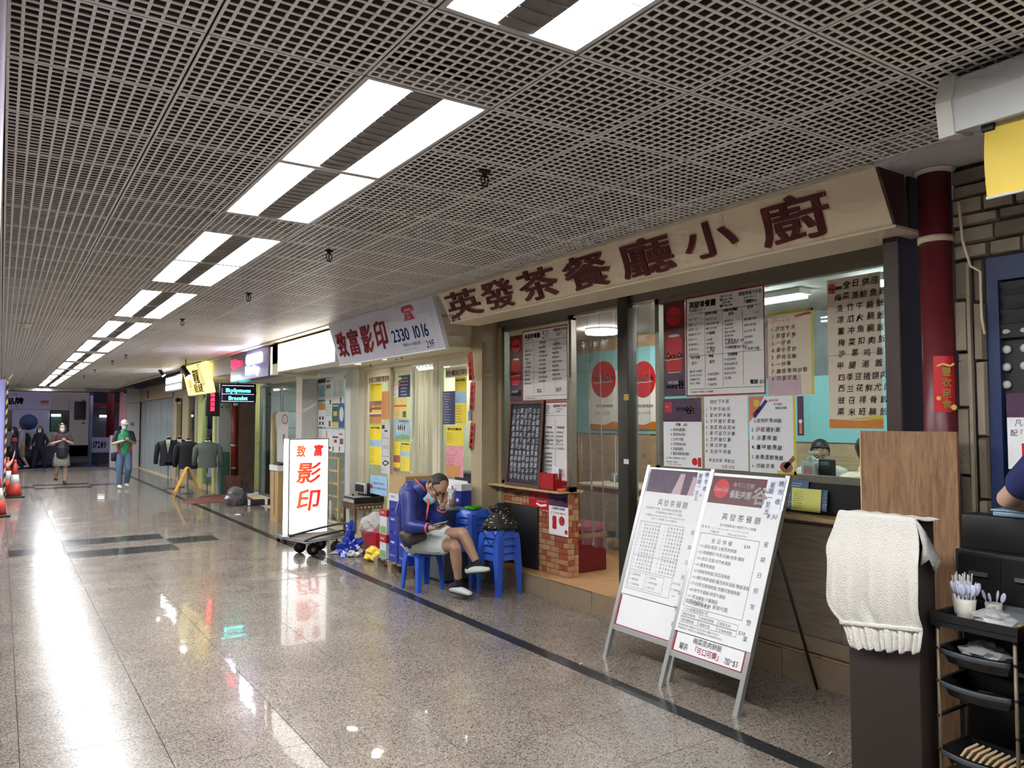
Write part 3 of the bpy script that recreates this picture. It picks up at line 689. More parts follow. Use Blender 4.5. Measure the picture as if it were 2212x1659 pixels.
hand_sheet('menu_sheet', 'white sheet with red handwritten dishes in the right window', (1521, 857), (1617, 1018), XW, 'paper_white', [('ink_blue', [(.14, .9, .065, .006, '特价下午茶'), (.1, .1, .055, .008, '奉送熱飲 凍飲加'), (.4, .02, .05, .008, '红豆冰加')]), ('marker_red', [(.03, .80 - k * .083, .062, .02, t_) for k, t_ in enumerate(['1.干炒牛肉河', '2.星州炒米粉', '3.干炒猪扒意粉', '4.雪菜肉丝泡米', '5.粟仔蛋白沙飯', '6.生炒豬红飯', '7.换洋炒飯', '8.生炒牛肉飯'])])])
mat('yellow_edge', (214, 196, 66), 0.45); mat('cocoa', (146, 92, 66), 0.5, var=0.3, scale=20); mat('orange_flower', (220, 120, 84), 0.5, var=0.2); mat('pale_print', (196, 170, 176), 0.5)
def ex(s_, w_, h_):
    s_.ink('yellow_edge', lambda i: (i.rect(w_ * .95, 0, w_, h_), i.rect(w_ * .6, 0, w_, h_ * .04)))
    s_.ink('orange_flower', lambda i: i.poly([(0, h_ * .66), (w_ * .12, h_ * .74), (w_ * .34, h_), (0, h_)])); s_.ink('yellow_edge', lambda i: i.disc(w_ * .17, h_ * .91, w_ * .07))
    s_.ink('ink_blue', lambda i: (i.poly([(w_ * .09, h_ * .74), (w_ * .14, h_ * .71), (w_ * .42, h_ * .93), (w_ * .37, h_ * .96)]), i.text(w_ * .58, h_ * .83, h_ * .035, '嘩麗朵斑養!')))
    s_.ink('ink_white', lambda i: i.text(w_ * .13, h_ * .73, h_ * .055, '阿華田', rotd=46, bold=.02)); s_.ink('marker_red', lambda i: i.text(w_ * .45, h_ * .93, h_ * .035, '香滑經典!')); s_.ink('ink_green', lambda i: i.text(w_ * .55, h_ * .88, h_ * .035, '陽光豐足'))
    s_.ink('cocoa', lambda i: (i.disc(w_ * .8, h_ * .09, w_ * .13, h_ * .07), i.poly([(w_ * .74, h_ * .1), (w_ * .95, h_ * .24), (w_ * .98, h_ * .2), (w_ * .8, h_ * .06)])))
hand_sheet('menu_sheet', 'yellow-edged chocolate drink poster with blue handwritten rice dishes', (1618, 857), (1721, 1026), XW, 'paper_white', [('ink_blue', [(.05, .54, .07, .012, '2.沙拉猪扒飯'), (.05, .43, .07, .02, '3.沙蔥鸡飯'), (.05, .31, .07, .018, '4.薑冲鲍魚飯'), (.05, .18, .065, .012, '5.枝角蒸鯇魚飯'), (.05, .07, .06, .02, '6.四腿沥飯')]), ('faint_ink', [(.1, .66, .06, .01, '1.吉列炸魚柳飯')])], ex)
a = at(1722, 856, X=XW + .003); c = at(1737, 941, X=XW + .003)
s_ = Sheet('drink_poster', 'narrow purple drink poster beside the yellow-edged sheet', 'poster', wall_M(a.y, c.z, XW + .003), a.y - c.y, a.z - c.z, 'purple_print'); s_.ink('orange_flower', lambda i: i.rect(s_.w * .3, s_.h * .05, s_.w * .75, s_.h * .3)); s_.ink('ink_white', lambda i: i.disc(s_.w * .5, s_.h * .36, s_.w * .3))
def ex(s_, w_, h_):
    s_.ink('yellow_edge', lambda i: (i.rect(w_ * .95, 0, w_, h_), i.rect(0, h_ * .97, w_, h_))); s_.ink('marker_red', lambda i: (i.stroke([(w_ * .62, h_ * .925), (w_ * .8, h_ * .94), (w_ * .95, h_ * .945)], h_ * .03), i.text(w_ * .1, h_ * .88, h_ * .06, '2300-6:00', slant=.2)))
    s_.ink('pale_print', lambda i: i.rect(0, 0, w_ * .72, h_ * .24))
hand_sheet('menu_sheet', 'faded cream sheet with a red marker stroke between the two right window menus', (1658, 678), (1760, 852), XW, 'paper_cream', [('faint_ink', [(.08, .78 - k * .085, .06, .02, t_) for k, t_ in enumerate(['1.炒生牛河', '2.炒蛋扒飯', '3.一炒米', '4.星水甘炒', '5.炒鸡豆飯', '6.一炒飯', '7.雜桂魚内炒飯', '8.四季豆飯'])])], ex)
mat('orange_band', (206, 130, 34), 0.45, var=0.12); mat('tw_orange', (196, 84, 36), 0.45)
def ex(s_, w_, h_):
    s_.ink('orange_band', lambda i: i.poly([(0, 0), (w_, 0), (w_, h_ * .065), (w_ * .6, h_ * .05), (0, h_ * .062)])); s_.ink('yellow_edge', lambda i: i.poly([(w_ * .3, h_ * .058), (w_, h_ * .06), (w_, h_ * .085)]))
    s_.ink('tw_orange', lambda i: i.poly([(w_ * .03, h_ * .905), (w_ * .16, h_ * .90), (w_ * .16, h_ * .965), (w_ * .04, h_ * .97)])); s_.ink('ink_white', lambda i: i.text(w_ * .045, h_ * .918, h_ * .032, 'TW', bold=.03, slant=.2))
    s_.ink('ink_grey', lambda i: (i.rect(0, h_ * .485, w_, h_ * .487), i.text(w_ * .17, h_ * .925, h_ * .025, '捷榮', bold=.02)))
hand_sheet('menu_sheet', 'tall cream sheet of black handwritten rice dishes at the right end of the window', (1786, 606), (1909, 926), XW - .004, 'paper_cream', [('ink_black', [(.3, .93, .055, .035, '全日供应手工')] + [(x_, .855 - k * .0765, .052, g_, t_) for k, (x_, g_, t_) in enumerate([(.14, .028, '梅菜蒸鯇魚飯'), (.18, .05, '支竹牛腩飯'), (.18, .05, '凉瓜火腩飯'), (.19, .045, '薑冲魚腩飯'), (.2, .05, '梅菜扣肉飯'), (.2, .10, '沙蔥鸡飯'), (.16, .10, '甲腿湯飯'), (.18, .02, '四季豆猪颈肉飯'), (.18, .03, '西兰花鲜尤飯'), (.18, .055, '豉召排骨飯'), (.16, .06, '粟米班腩飯')])])], ex)
# ---- clear plastic strip curtain in the entrance
t = thing('strip_curtain', 'clear plastic curtain hanging in the eatery entrance beside the grey post', 'curtain', (XG - .02, 5.15, 0.19))
def film(y0, y1, z0, z1, amp, n=26):
    m = MB(); vs = []; fs = []; k = 8
    for j in range(k + 1):
        for i_ in range(n + 1):
            f_ = i_ / n; q = j / k; yy = y0 + (y1 - y0) * f_ ; yy = yy * (1 - .10 * q) + (-.15 if y0 > -.1 else .1) * .10 * q
            vs.append((amp * (math.sin(f_ * 19 + q) + .6 * math.sin(f_ * 37)) * (.4 + q), yy, z1 + (z0 - z1) * q))
    for j in range(k):
        for i_ in range(n): a_ = j * (n + 1) + i_; fs.append((a_, a_ + 1, a_ + n + 2, a_ + n + 1))
    return m.add(vs, fs, 0, True)
film(-.02, .50, .35, 2.44, .024).build('plastic_sheet', 'clear_film', t); film(-.50, -.06, .42, 2.44, .024).build('plastic_sheet', 'clear_film', t)
MB().tube([(0, -.52, 2.45), (0, .52, 2.45)], .012, 8).build('rail', 'white_metal', t)
# ---- inside: table, booth bench, lamp, posters
def table(x, y, lab, w=.62, d=.95):
    t = thing('dining_table', lab, 'table', (x, y, .187)); mat('table_top', (226, 214, 186), 0.3, var=0.06)
    MB().bbox(-w / 2, w / 2, -d / 2, d / 2, .715, .75, .012).build('tabletop', 'table_top', t); MB().box(-w / 2 + .02, w / 2 - .02, -d / 2 + .02, d / 2 - .02, .66, .715).build('apron', 'maroon', t)
    MB().tube([(0, 0, .02), (0, 0, .66)], .03, 14).build('column', 'steel', t); MB().lathe([(.16, 0), (.16, .012), (.04, .03)], 20).build('foot', 'steel', t)
table(6.05, 6.75, 'pale-topped dining table seen through the entrance beside the maroon bench'); table(5.45, 4.3, 'pale-topped dining table behind the large window menu')
table(5.75, 2.75, 'pale-topped dining table behind the plywood sheet')
def bench(x, y, lab, L_=.7):
    t = thing('booth_bench', lab, 'bench', (x, y, .187))
    MB().bbox(-.2, .2, -L_ / 2, L_ / 2, 0, .38, .008).build('base', 'maroon', t); mat('gold_strip', (150, 100, 44), 0.4); MB().box(-.203, .203, -L_ / 2 - .003, L_ / 2 + .003, .33, .38).build('band', 'gold_strip', t)
    MB().bbox(-.205, .205, -L_ / 2 - .01, L_ / 2 + .01, .38, .47, .035, seg=3).build('cushion', 'maroon_vinyl', t)
bench(4.86, 6.22, 'maroon vinyl booth bench just inside the entrance behind the brick wall', .6); bench(6.35, 5.6, 'maroon booth bench farther inside, seen through the clear curtain')
bench(6.5, 3.2, 'maroon booth bench behind the hand sanitiser bottle')
tp = MB().box(6.885, 6.9, 6.4, 9.1, 1.50, 2.62); o = tag(tp.build('wall_panel', 'teal_panel'), 'pale teal wall board behind the round soda posters', 'wall panel')
o = tag(MB().box(6.885, 6.9, 2.0, 6.1, 1.45, 2.12).build('wall_panel', 'teal_panel'), 'pale teal wall board seen past the handwritten sheets', 'wall panel')
mat('kitchen_steel', (150, 156, 162), 0.35, metal=0.5, var=0.35, scale=6); o = tag(MB().box(6.885, 6.9, 2.0, 6.1, 2.12, 2.77).build('wall_panel', 'kitchen_steel'), 'mottled steel sheeting high on the inner wall above the menus', 'wall panel')
mat('poster_white', (240, 240, 236), 0.4, var=0.02)
def disc_poster(uc, lab):
    x = 6.87; a = at(uc - 28, 772, X=x); c = at(uc + 36, 928, X=x)
    s_ = Sheet('soda_poster', lab, 'poster', wall_M(a.y, c.z, x), a.y - c.y, a.z - c.z, 'poster_white'); w_, h_ = s_.w, s_.h
    s_.ink('teal_panel', lambda i: i.rect(0, h_ * .78, w_, h_)); s_.ink('orange_band', lambda i: i.poly([(0, 0), (w_, 0), (w_, h_ * .09), (w_ * .8, h_ * .11), (w_ * .5, h_ * .06), (0, h_ * .08)]))
    s_.ink('cola_red', lambda i: (i.disc(w_ * .48, h_ * .68, w_ * .42, h_ * .25, 40),)); s_.ink('ink_red', lambda i: i.text(w_ * .5, h_ * .3, h_ * .052, 'TASTE THE FEELING', align='c', sx=.72, bold=.02))
    s_.ink('ink_white', lambda i: cola_script(i, w_ * .48, h_ * .66, w_ * .2)); s_.ink('faint_ink', lambda i: (i.text(w_ * .2, h_ * .2, h_ * .05, '薑葱一字不知', jit=.1), ))
disc_poster(1302, 'white soda poster with a red disc inside the entrance, left one'); disc_poster(1388, 'white soda poster with a red disc inside the entrance, right one behind the post')
a = at(1300, 724, Z=2.70)
t = thing('ceiling_lamp', 'round white ceiling lamp lit inside the eatery entrance', 'lamp', (a.x, a.y, 2.70)); MB().lathe([(.05, 0), (.19, .015), (.2, .04), (.19, .06)], 28).build('shade', 'white_disc', t); MB().lathe([(.2, .06), (.2, .078)], 28).build('base', 'white_metal', t)
def inner_lamp(x, y, lab):
    t = thing('ceiling_lamp', lab, 'lamp', (x, y, 2.70), 0, 'lamps in the eatery ceiling'); MB().box(-.06, .06, -.6, .6, 0, .03).build('diffuser', 'tube_glow', t); MB().box(-.08, .08, -.62, .62, .03, .078).build('body', 'white_metal', t)
inner_lamp(5.6, 2.9, 'long lit tube lamp inside, above the tall handwritten sheet'); inner_lamp(5.6, 4.6, 'long lit tube lamp inside, above the large window menu')
for k, (u, c, lab) in enumerate(((1248, 'steel', 'small steel shaker'), (1255, 'ink_white', 'small white-capped sauce jar'), (1261, 'ink_green', 'small green sauce jar'), (1268, 'orange_plastic', 'small orange sauce jar'))):
    a = at(u, 1036, Z=.937)
    t = thing('condiment_jar', lab + ' on the table inside the entrance', 'jar', (6.12, 7.05 - .06 * k, .938)); MB().lathe([(.022, 0), (.024, .01), (.024, .075), (.018, .08)], 14).build('body', c, t); MB().lathe([(.02, .081), (.02, .1), (.012, .103)], 14).build('cap', 'ink_blue' if k == 2 else c, t)
# ---- counter front below window 2
wood('grain_panel', (104, 92, 78), (140, 126, 108), 2.0, (1, 1, 14), 0.45, 0.03)
cf = struct('wall_counter', MB().box(4.335, 4.45, 1.98, 4.60, 0.181, 1.03), 'riser_tile')
k = 0
for a_, b_ in ((1.99, 2.86), (2.864, 3.74), (3.744, 4.6)): MB().box(4.322, 4.336, a_, b_, 0.30, 1.0).build('panel', 'grain_panel', cf)
MB().box(4.318, 4.336, 1.99, 4.6, .20, .296).build('plinth', 'riser_tile', cf)
MB().box(4.26, 4.52, 1.985, 4.60, 1.03, 1.055).build('sill', 'shelf_wood', cf)
MB().box(4.44, 4.50, 1.985, 4.60, 1.055, 1.26).build('back_panel', 'matt_black', cf)
# ================================================================ print shop with the phone-number sign, and its neighbour
XP = 4.45
mat('sign_white', (196, 196, 204), 0.4, var=0.03); mat('brush_red', (186, 52, 58), 0.5, var=0.12, scale=9); mat('sign_blue', (36, 74, 156), 0.5, var=0.06); mat('sign_dark', (60, 66, 78), 0.5); mat('sign_grey', (110, 112, 118), 0.5)
mat('cream_alu', (206, 198, 172), 0.4, var=0.05, scale=6); mat('white_alu', (214, 214, 208), 0.35, var=0.04); mat('shop_cream', (226, 218, 190), 0.6, var=0.04)
glow('downlight_glow', (255, 246, 226), 40.0)
ylo, yhi, zt = 6.134, 8.762, 2.808
sg = thing('shop_sign', 'slanted white signboard with red characters and a blue phone number', 'sign', (3.2, 7.45, 2.33))
MB().prism([(0, zt - 2.33), (.15, 0), (.19, 0), (.05, zt - 2.33)], 'y', ylo - 7.45, yhi - 7.45).build('board', 'sign_white', sg)
MB().box(.148, .195, ylo - 7.45, yhi - 7.45, -.012, 0).build('edge_trim', 'white_alu', sg)
sl = Vector((3.2 - 3.35, 0, zt - 2.33)); upv = sl.normalized(); SL = sl.length
M29 = plane_M((3.35 - 3.2, yhi - 7.45, 0), (0, -1, 0), upv)
Wd = yhi - ylo
def fit(ch, x0, x1, y0, y1, m, bold, name='letter', slant=.1, thick=.006):
    i = Ink(); i.text(0, 0, 1, ch, bold=bold, slant=slant, res=3)
    xs = [a for a, _ in i.v]; ys = [b for _, b in i.v]
    i.v = [(x0 + (a - min(xs)) / (max(xs) - min(xs)) * (x1 - x0), y0 + (b - min(ys)) / (max(ys) - min(ys)) * (y1 - y0)) for a, b in i.v]
    return i.build(name, m, sg, M29, .001, thick)
for ch, x0, y0 in zip('致富影印', (.10, .46, .83, 1.20), (.08, .08, .08, .09)): fit(ch, x0, x0 + .31, y0, y0 + .30, 'brush_red', .022)
i = Ink(); i.text(1.60, .135, .175, '2330 1016', bold=.02, sx=1.12, res=2); i.build('phone_number', 'sign_blue', sg, M29, .002)
i = Ink(); i.text(2.28, .025, .10, '29F', bold=.012, sx=1.1); i.text(1.80, .075, .036, '旺角道 29-35 號福群大廈', sx=.95); i.build('address', 'sign_dark', sg, M29, .002)
i = Ink(); i.text(1.80, .035, .022, '29 Flower Market Road Mong Kok', sx=.9); i.build('address', 'sign_grey', sg, M29, .002)
i = Ink(); cx = 2.08
i.poly([(cx - .115, .40), (cx - .13, .435), (cx - .095, .46), (cx + .095, .46), (cx + .13, .435), (cx + .115, .40), (cx + .07, .40), (cx + .06, .428), (cx - .06, .428), (cx - .07, .40)])
i.poly([(cx - .11, .32), (cx + .11, .32), (cx + .10, .345), (cx + .05, .415), (cx - .05, .415), (cx - .10, .345)]); i.build('telephone_emblem', 'brush_red', sg, M29, .002)
i = Ink(); i.disc(cx, .362, .036, .028, 18); i.build('telephone_dial', 'sign_white', sg, M29, .0035)
i = Ink(); i.disc(cx, .362, .018, .015, 14); i.build('telephone_dial', 'brush_red', sg, M29, .0045)
i = Ink(); i.rect(1.56, 0, 1.563, SL); i.rect(2.52, 0, 2.523, SL); i.build('panel_joint', 'sign_grey', sg, M29, .001)
# soffit and front
struct('ceiling_print_soffit', MB().box(3.40, XP + .05, 7.2, 10.9, 2.46, 2.79), 'shop_cream')
def downlight(x, y, z, lab):
    t = thing('downlight', lab, 'light', (x, y, z), 0, 'downlights under the print shop sign'); MB().lathe([(.075, -.012), (.09, -.006), (.09, 0)], 24).build('rim', 'white_metal', t); MB().lathe([(.07, -.014), (.07, -.0125)], 24).build('lens', 'downlight_glow', t)
for u, v, l in ((953, 753, 'round downlight at the right end under the phone-number sign'), (823, 776, 'middle round downlight under the phone-number sign'), (769, 786, 'round downlight at the left end under the phone-number sign')):
    p = at(u, v, Z=2.448); downlight(p.x, p.y, 2.459, l)
for u, v in ((800, 788), (855, 774), (866, 772)):
    p = at(u, v, Z=2.44)
    o = tag(MB().tube([(0, 0, 0), (0, 0, -.03), (.012, 0, -.045), (.02, 0, -.03)], .004, 6).build('ceiling_hook', 'dark_steel'), 'small black hook under the print shop soffit', 'hook', 'hooks under the print shop soffit'); o.location = (p.x, p.y, 2.46)
struct('wall_print_back', MB().box(5.62, 5.69, 7.41, 10.9, 0, 2.6), 'shop_cream'); struct('wall_print_side', MB().box(XP + .05, 5.69, 10.86, 10.95, 0, 2.6), 'shop_cream')
struct('wall_print_near', MB().box(XP + .14, 5.62, 7.41, 7.45, 0, 2.6), 'shop_cream'); struct('floor_print', MB().box(4.31, 5.69, 7.4, 10.95, -.02, 0.004).box(4.31, 6.5, 10.95, 17.6, -.02, .004), 'cream_paint'); struct('ceiling_print', MB().box(XP + .05, 5.69, 7.41, 10.9, 2.46, 2.55), 'shop_cream')
struct('floor_print_edge', MB().box(4.31, 4.75, 7.2, 7.4, -.02, 0.004), 'cream_paint')
for (x, y) in ((5.15, 8.3), (5.15, 9.9)):
    t = thing('ceiling_lamp', 'lit tube lamp in the print shop ceiling', 'lamp', (x, y, 2.42), 0, 'lamps in the print shop ceiling'); MB().box(-.05, .05, -.5, .5, 0, .02).build('diffuser', 'tube_glow', t); MB().box(-.06, .06, -.52, .52, .02, .04).build('body', 'white_metal', t)
def frame(name, y1, y0, z0, z1, x, m, t=.05, gl=True, d=.025):
    f = MB()
    for q in ((y0, y1, z1 - t, z1), (y0, y1, z0, z0 + t), (y0, y0 + t, z0 + t, z1 - t), (y1 - t, y1, z0 + t, z1 - t)): f.box(x - d, x + d, *q)
    o = struct(name, f, m)
    if gl: MB().box(x, x + .004, y0 + t, y1 - t, z0 + t, z1 - t).build('pane', 'window_glass', o)
    return o
struct('trim_print_head', MB().box(XP - .06, XP + .06, 7.2, 10.72, 2.40, 2.46), 'cream_alu')
frame('door_1', 10.52, 9.68, .02, 2.40, XP, 'cream_alu', .07); frame('door_2', 9.70, 9.02, .02, 2.40, XP + .05, 'cream_alu', .07)
frame('door_3', 8.32, 7.25, .02, 2.40, XP, 'cream_alu', .08)
struct('trim_print_jamb', MB().box(XP - .05, XP + .06, 10.52, 10.72, 0, 2.46), 'cream_alu'); struct('trim_print_post', MB().box(XP - .03, XP + .05, 8.30, 8.42, 0, 2.46), 'cream_alu')
# plastic curtain in the doorway
t = thing('strip_curtain', 'clear plastic curtain in the lit print shop doorway', 'curtain', (XP, 8.72, .1))
m = MB()
for s in range(5):
    y = -.25 + s * .12
    vs = []; n = 8
    for j in range(7):
        for i_ in range(n): vs.append((.012 * math.sin(i_ * 1.6 + s + j * .3) + .004 * s, y + i_ * .018, .02 + 2.25 * j / 6))
    m.add(vs, [(j * n + i_, j * n + i_ + 1, (j + 1) * n + i_ + 1, (j + 1) * n + i_) for j in range(6) for i_ in range(n - 1)], 0, True)
m.build('plastic_strip', 'clear_film', t); MB().box(-.01, .02, -.3, .33, 2.27, 2.30).build('rail', 'white_metal', t); t.children[0]['kind'] = 'stuff'
# ---- posters pasted on the doors: (name, label, u0, v0, u1, v1, base, [(ink, kind, rows...)])
mat('yellow_poster', (236, 214, 36), 0.5, var=0.04); mat('pale_yellow', (226, 206, 120), 0.5, var=0.08); mat('sky_poster', (150, 190, 222), 0.5); mat('navy_poster', (34, 40, 92), 0.45, var=0.08); mat('orange_poster', (206, 140, 66), 0.5, var=0.08)
mat('pink_poster', (226, 150, 160), 0.45, var=0.35, scale=16); mat('brown_poster', (142, 84, 62), 0.5, var=0.1); mat('green_poster', (64, 104, 84), 0.5, var=0.1); mat('blue_poster', (42, 98, 160), 0.5); mat('grey_poster', (196, 198, 200), 0.5, var=0.06); mat('leaf_print', (120, 168, 100), 0.5, var=0.3, scale=30)
def lines(i, w, h, n, y0=.9, y1=.08, x0=.06, x1=.94, s=None, rng=None):
    dy = (y0 - y1) / n; s = s or dy * .55
    bank = ['影印 打印 A4 $0.5', 'A3 彩色影印 $3.0', '黑白影印 每張 $0.4', '過膠 釘裝 A4 $8', '傳真 本地 $4', '相片沖印 4R $3', '大圖打印 每呎 $15', '名片 海報 橫額']
    for k in range(n):
        t_ = bank[(k * 3 + len(bank) * n) % len(bank)]
        i.text(w * x0, h * (y0 - dy * (k + .8)), h * s, t_, sx=min(1.2, w * (x1 - x0) / (h * s * len(t_) * .78)))
def flyer(name, label, u0, v0, u1, v1, base, specs, x=XP - .03, cat='poster'):
    a = at(u0, v0, X=x); c = at(u1, v1, X=x)
    s_ = Sheet(name, label, cat, wall_M(a.y, c.z, x), max(.03, a.y - c.y), a.z - c.z, base); w, h = s_.w, s_.h
    for (m, fn) in specs: s_.ink(m, lambda i: fn(i, w, h))
    return s_
HEAD = lambda t_: (lambda i, w, h: i.text(w * .5, h * .91, h * .05, t_, align='c', bold=.03, sx=w * .8 / (h * .05 * len(t_))))
flyer('banner_strip', 'white paper strip with black headline characters on the left print shop door', 796, 811, 843, 826, 'paper_cream', [('ink_black', lambda i, w, h: i.text(w * .03, h * .22, h * .62, '大型工程圖即影即有', bold=.02, sx=w * .94 / (h * .62 * 9)))])
flyer('price_poster', 'upper yellow price poster on the left print shop door', 800, 830, 825, 865, 'yellow_poster', [('ink_black', HEAD('影印打印價目表')), ('ink_grey', lambda i, w, h: lines(i, w, h, 9, .85))])
flyer('price_poster', 'striped brown and red price poster on the left print shop door', 799, 867, 824, 915, 'orange_poster', [('brown_poster', lambda i, w, h: (i.rect(0, h * .82, w, h), i.rect(0, h * .3, w, h * .42), i.rect(0, h * .62, w, h * .72))), ('ink_red', lambda i, w, h: (i.rect(0, h * .68, w * .2, h * .83), i.rect(0, h * .5, w * .16, h * .62))), ('yellow_poster', lambda i, w, h: i.rect(w * .2, h * .5, w, h * .6)), ('ink_white', lambda i, w, h: (i.rect(0, h * .42, w, h * .48), lines(i, w, h, 3, .98, .7))), ('ink_black', lambda i, w, h: lines(i, w, h, 5, .3, .02))])
flyer('price_poster', 'yellow and blue price poster low on the left print shop door', 799, 918, 823, 1005, 'yellow_poster', [('sky_poster', lambda i, w, h: i.rect(0, h * .46, w, h * .62)), ('ink_black', HEAD('影印打印價目')), ('ink_grey', lambda i, w, h: (lines(i, w, h, 8, .88, .64), lines(i, w, h, 4, .61, .47), lines(i, w, h, 7, .42, .04)))])
flyer('price_poster', 'plain orange sheet on the left print shop door', 825, 846, 840, 906, 'orange_poster', [('brown_poster', lambda i, w, h: lines(i, w, h, 12))])
flyer('notice_sheet', 'white binding-machine notice on the left print shop door', 824, 916, 842, 1024, 'grey_poster', [('ink_black', lambda i, w, h: (i.rect(w * .06, h * .9, w * .4, h * .98), i.disc(w * .55, h * .86, w * .2, h * .02), i.stroke([(w * .15, h * .2), (w * .5, h * .26), (w * .9, h * .22), (w * .5, h * .16), (w * .15, h * .2)], .02), lines(i, w, h, 2, .13, .04))), ('ink_grey', lambda i, w, h: (i.frame(w * .1, h * .55, w * .9, h * .72, .006), i.frame(w * .1, h * .34, w * .9, h * .52, .006), lines(i, w, h, 3, .82, .73)))])
flyer('price_poster', 'dark blue and white price poster high on the second print shop door', 861, 812, 886, 857, 'navy_poster', [('ink_white', lambda i, w, h: (lines(i, w, h, 6, .95, .05, .2),)), ('yellow_poster', lambda i, w, h: i.disc(w * .12, h * .86, w * .14, h * .09)), ('orange_plastic', lambda i, w, h: i.rect(w * .03, h * .5, w * .17, h * .72))], x=XP + .02)
flyer('notice_sheet', 'narrow white notice left of the dark blue poster', 851, 826, 860, 858, 'menu_white', [('ink_black', lambda i, w, h: rows(i, w * .1, h * .75, h * .3, h * .12, ['A4 影', 'A3 印', 'B4 膠'], sx=.7, bold=.02))], x=XP + .021)
flyer('price_poster', 'pale yellow table poster in the middle of the second print shop door', 852, 860, 879, 904, 'pale_yellow', [('orange_plastic', lambda i, w, h: (i.rect(0, h * .56, w * .96, h * .66),)), ('ink_grey', lambda i, w, h: (lines(i, w, h, 6, .95, .68), lines(i, w, h, 4, .52, .1, .06, .6), i.rect(w * .68, h * .06, w * .95, h * .34)))], x=XP + .02)
flyer('picture_poster', 'crowd picture poster with green foot on the second print shop door', 852, 906, 885, 950, 'sky_poster', [('yellow_poster', lambda i, w, h: i.text(w * .3, h * .86, h * .11, '天天快印', bold=.02, sx=w * .6 / (h * .44))), ('grey_poster', lambda i, w, h: [i.disc(w * (.22 + .13 * k), h * (.56 + .05 * (k % 2)), w * .1, h * .22) for k in range(5)]), ('leaf_print', lambda i, w, h: i.poly([(w * .1, 0), (w, 0), (w, h * .2), (w * .6, h * .26), (w * .1, h * .16)]))], x=XP + .02)
flyer('price_poster', 'yellow list poster low left on the second print shop door', 851, 954, 864, 1019, 'yellow_poster', [('brown_poster', lambda i, w, h: (i.rect(0, h * .3, w, h * .55), i.rect(0, 0, w, h * .12))), ('ink_red', lambda i, w, h: i.rect(0, h * .4, w, h * .48)), ('ink_black', lambda i, w, h: (lines(i, w, h, 7, .97, .58), lines(i, w, h, 3, .3, .13)))], x=XP + .02)
flyer('price_poster', 'yellow and blue list poster low right on the second print shop door', 866, 954, 885, 1019, 'yellow_poster', [('sky_poster', lambda i, w, h: i.rect(0, h * .5, w, h * .68)), ('ink_black', HEAD('影印價目')), ('ink_grey', lambda i, w, h: (lines(i, w, h, 5, .9, .7), lines(i, w, h, 3, .66, .52), lines(i, w, h, 7, .48, .04)))], x=XP + .02)
flyer('banner_strip', 'white paper strip with black headline characters on the right print shop door', 963, 796, 1010, 812, 'paper_cream', [('ink_black', lambda i, w, h: i.text(w * .03, h * .22, h * .62, '彩色大圖拉紙打印即有', bold=.02, sx=w * .94 / (h * .62 * 10)))])
flyer('price_poster', 'dark blue price poster on the right print shop door', 957, 846, 983, 917, 'navy_poster', [('ink_white', lambda i, w, h: lines(i, w, h, 12, .97, .03))], x=XP - .032)
flyer('price_poster', 'tall yellow price poster at the right edge of the print shop', 983, 815, 1008, 917, 'yellow_poster', [('sky_poster', lambda i, w, h: i.rect(0, h * .45, w, h * .69)), ('ink_black', lambda i, w, h: (HEAD('影印打印價目')(i, w, h), lines(i, w, h, 4, .6, .46))), ('ink_grey', lambda i, w, h: (lines(i, w, h, 6, .88, .7), lines(i, w, h, 7, .42, .03)))])
flyer('price_poster', 'yellow and pink crumpled poster low on the right print shop door', 964, 919, 1001, 1032, 'pink_poster', [('yellow_poster', lambda i, w, h: i.rect(0, h * .6, w, h)), ('ink_black', lambda i, w, h: (HEAD('影印打印價目表')(i, w, h), lines(i, w, h, 5, .88, .65))), ('orange_poster', lambda i, w, h: i.rect(w * .02, 0, w * .8, h * .22)), ('ink_red', lambda i, w, h: lines(i, w, h, 4, .45, .2))], x=XP - .031)
flyer('notice_sheet', 'white poster with red lettering behind the blue paper box', 966, 1034, 1010, 1100, 'poster_white', [('marker_red', lambda i, w, h: (i.poly([(w * .2, h * .75), (w * .5, h * .8), (w * .95, h * .5), (w * .8, h * .38), (w * .25, h * .62)]), i.disc(w * .35, h * .35, w * .12)))], x=XP - .033)
flyer('instruction_card', 'pale blue card with handwritten notes beside the binding machine', 800, 1025, 836, 1072, 'sky_poster', [('ink_blue', lambda i, w, h: (i.text(w * .3, h * .78, h * .13, 'Canon', slant=.2), i.text(w * .12, h * .52, h * .16, '大量影印(設定)', sx=w * .85 / (h * .16 * 7.5)), i.text(w * .2, h * .28, h * .14, '請交給櫃位職員', sx=w * .75 / (h * .14 * 7)))), ('ink_red', lambda i, w, h: i.poly([(0, h * .28), (w * .16, h * .28), (w * .16, h * .42), (w * .08, h * .52), (0, h * .42)]))], x=XP - .034)
# machines behind the doorway
mat('copier_grey', (176, 176, 168), 0.45, var=0.05)
t = thing('photocopier', 'grey photocopier behind the print shop curtain', 'copier', (5.28, 8.55, 0.004)); MB().bbox(-.3, .3, -.35, .35, 0, .8, .015).build('cabinet', 'copier_grey', t); MB().bbox(-.3, .3, -.35, .35, .83, 1.0, .02).build('scanner', 'black_paint', t); MB().box(-.31, -.3, -.3, .3, .45, .6).build('paper_drawer', 'white_metal', t); MB().box(-.28, .28, -.3, .3, .8, .83).build('output_slot', 'dark_steel', t)
t = thing('display_rack', 'white wire rack of pink sample sheets in the print shop doorway', 'rack', (4.75, 8.72, .004)); m = MB()
for y in (-.25, -.05, .15): m.box(-.01, .01, y - .008, y + .008, 0, 1.4)
for z in (.4, .8, 1.2, 1.4): m.box(-.01, .01, -.25, .15, z - .008, z + .008)
m.build('frame', 'white_alu', t)
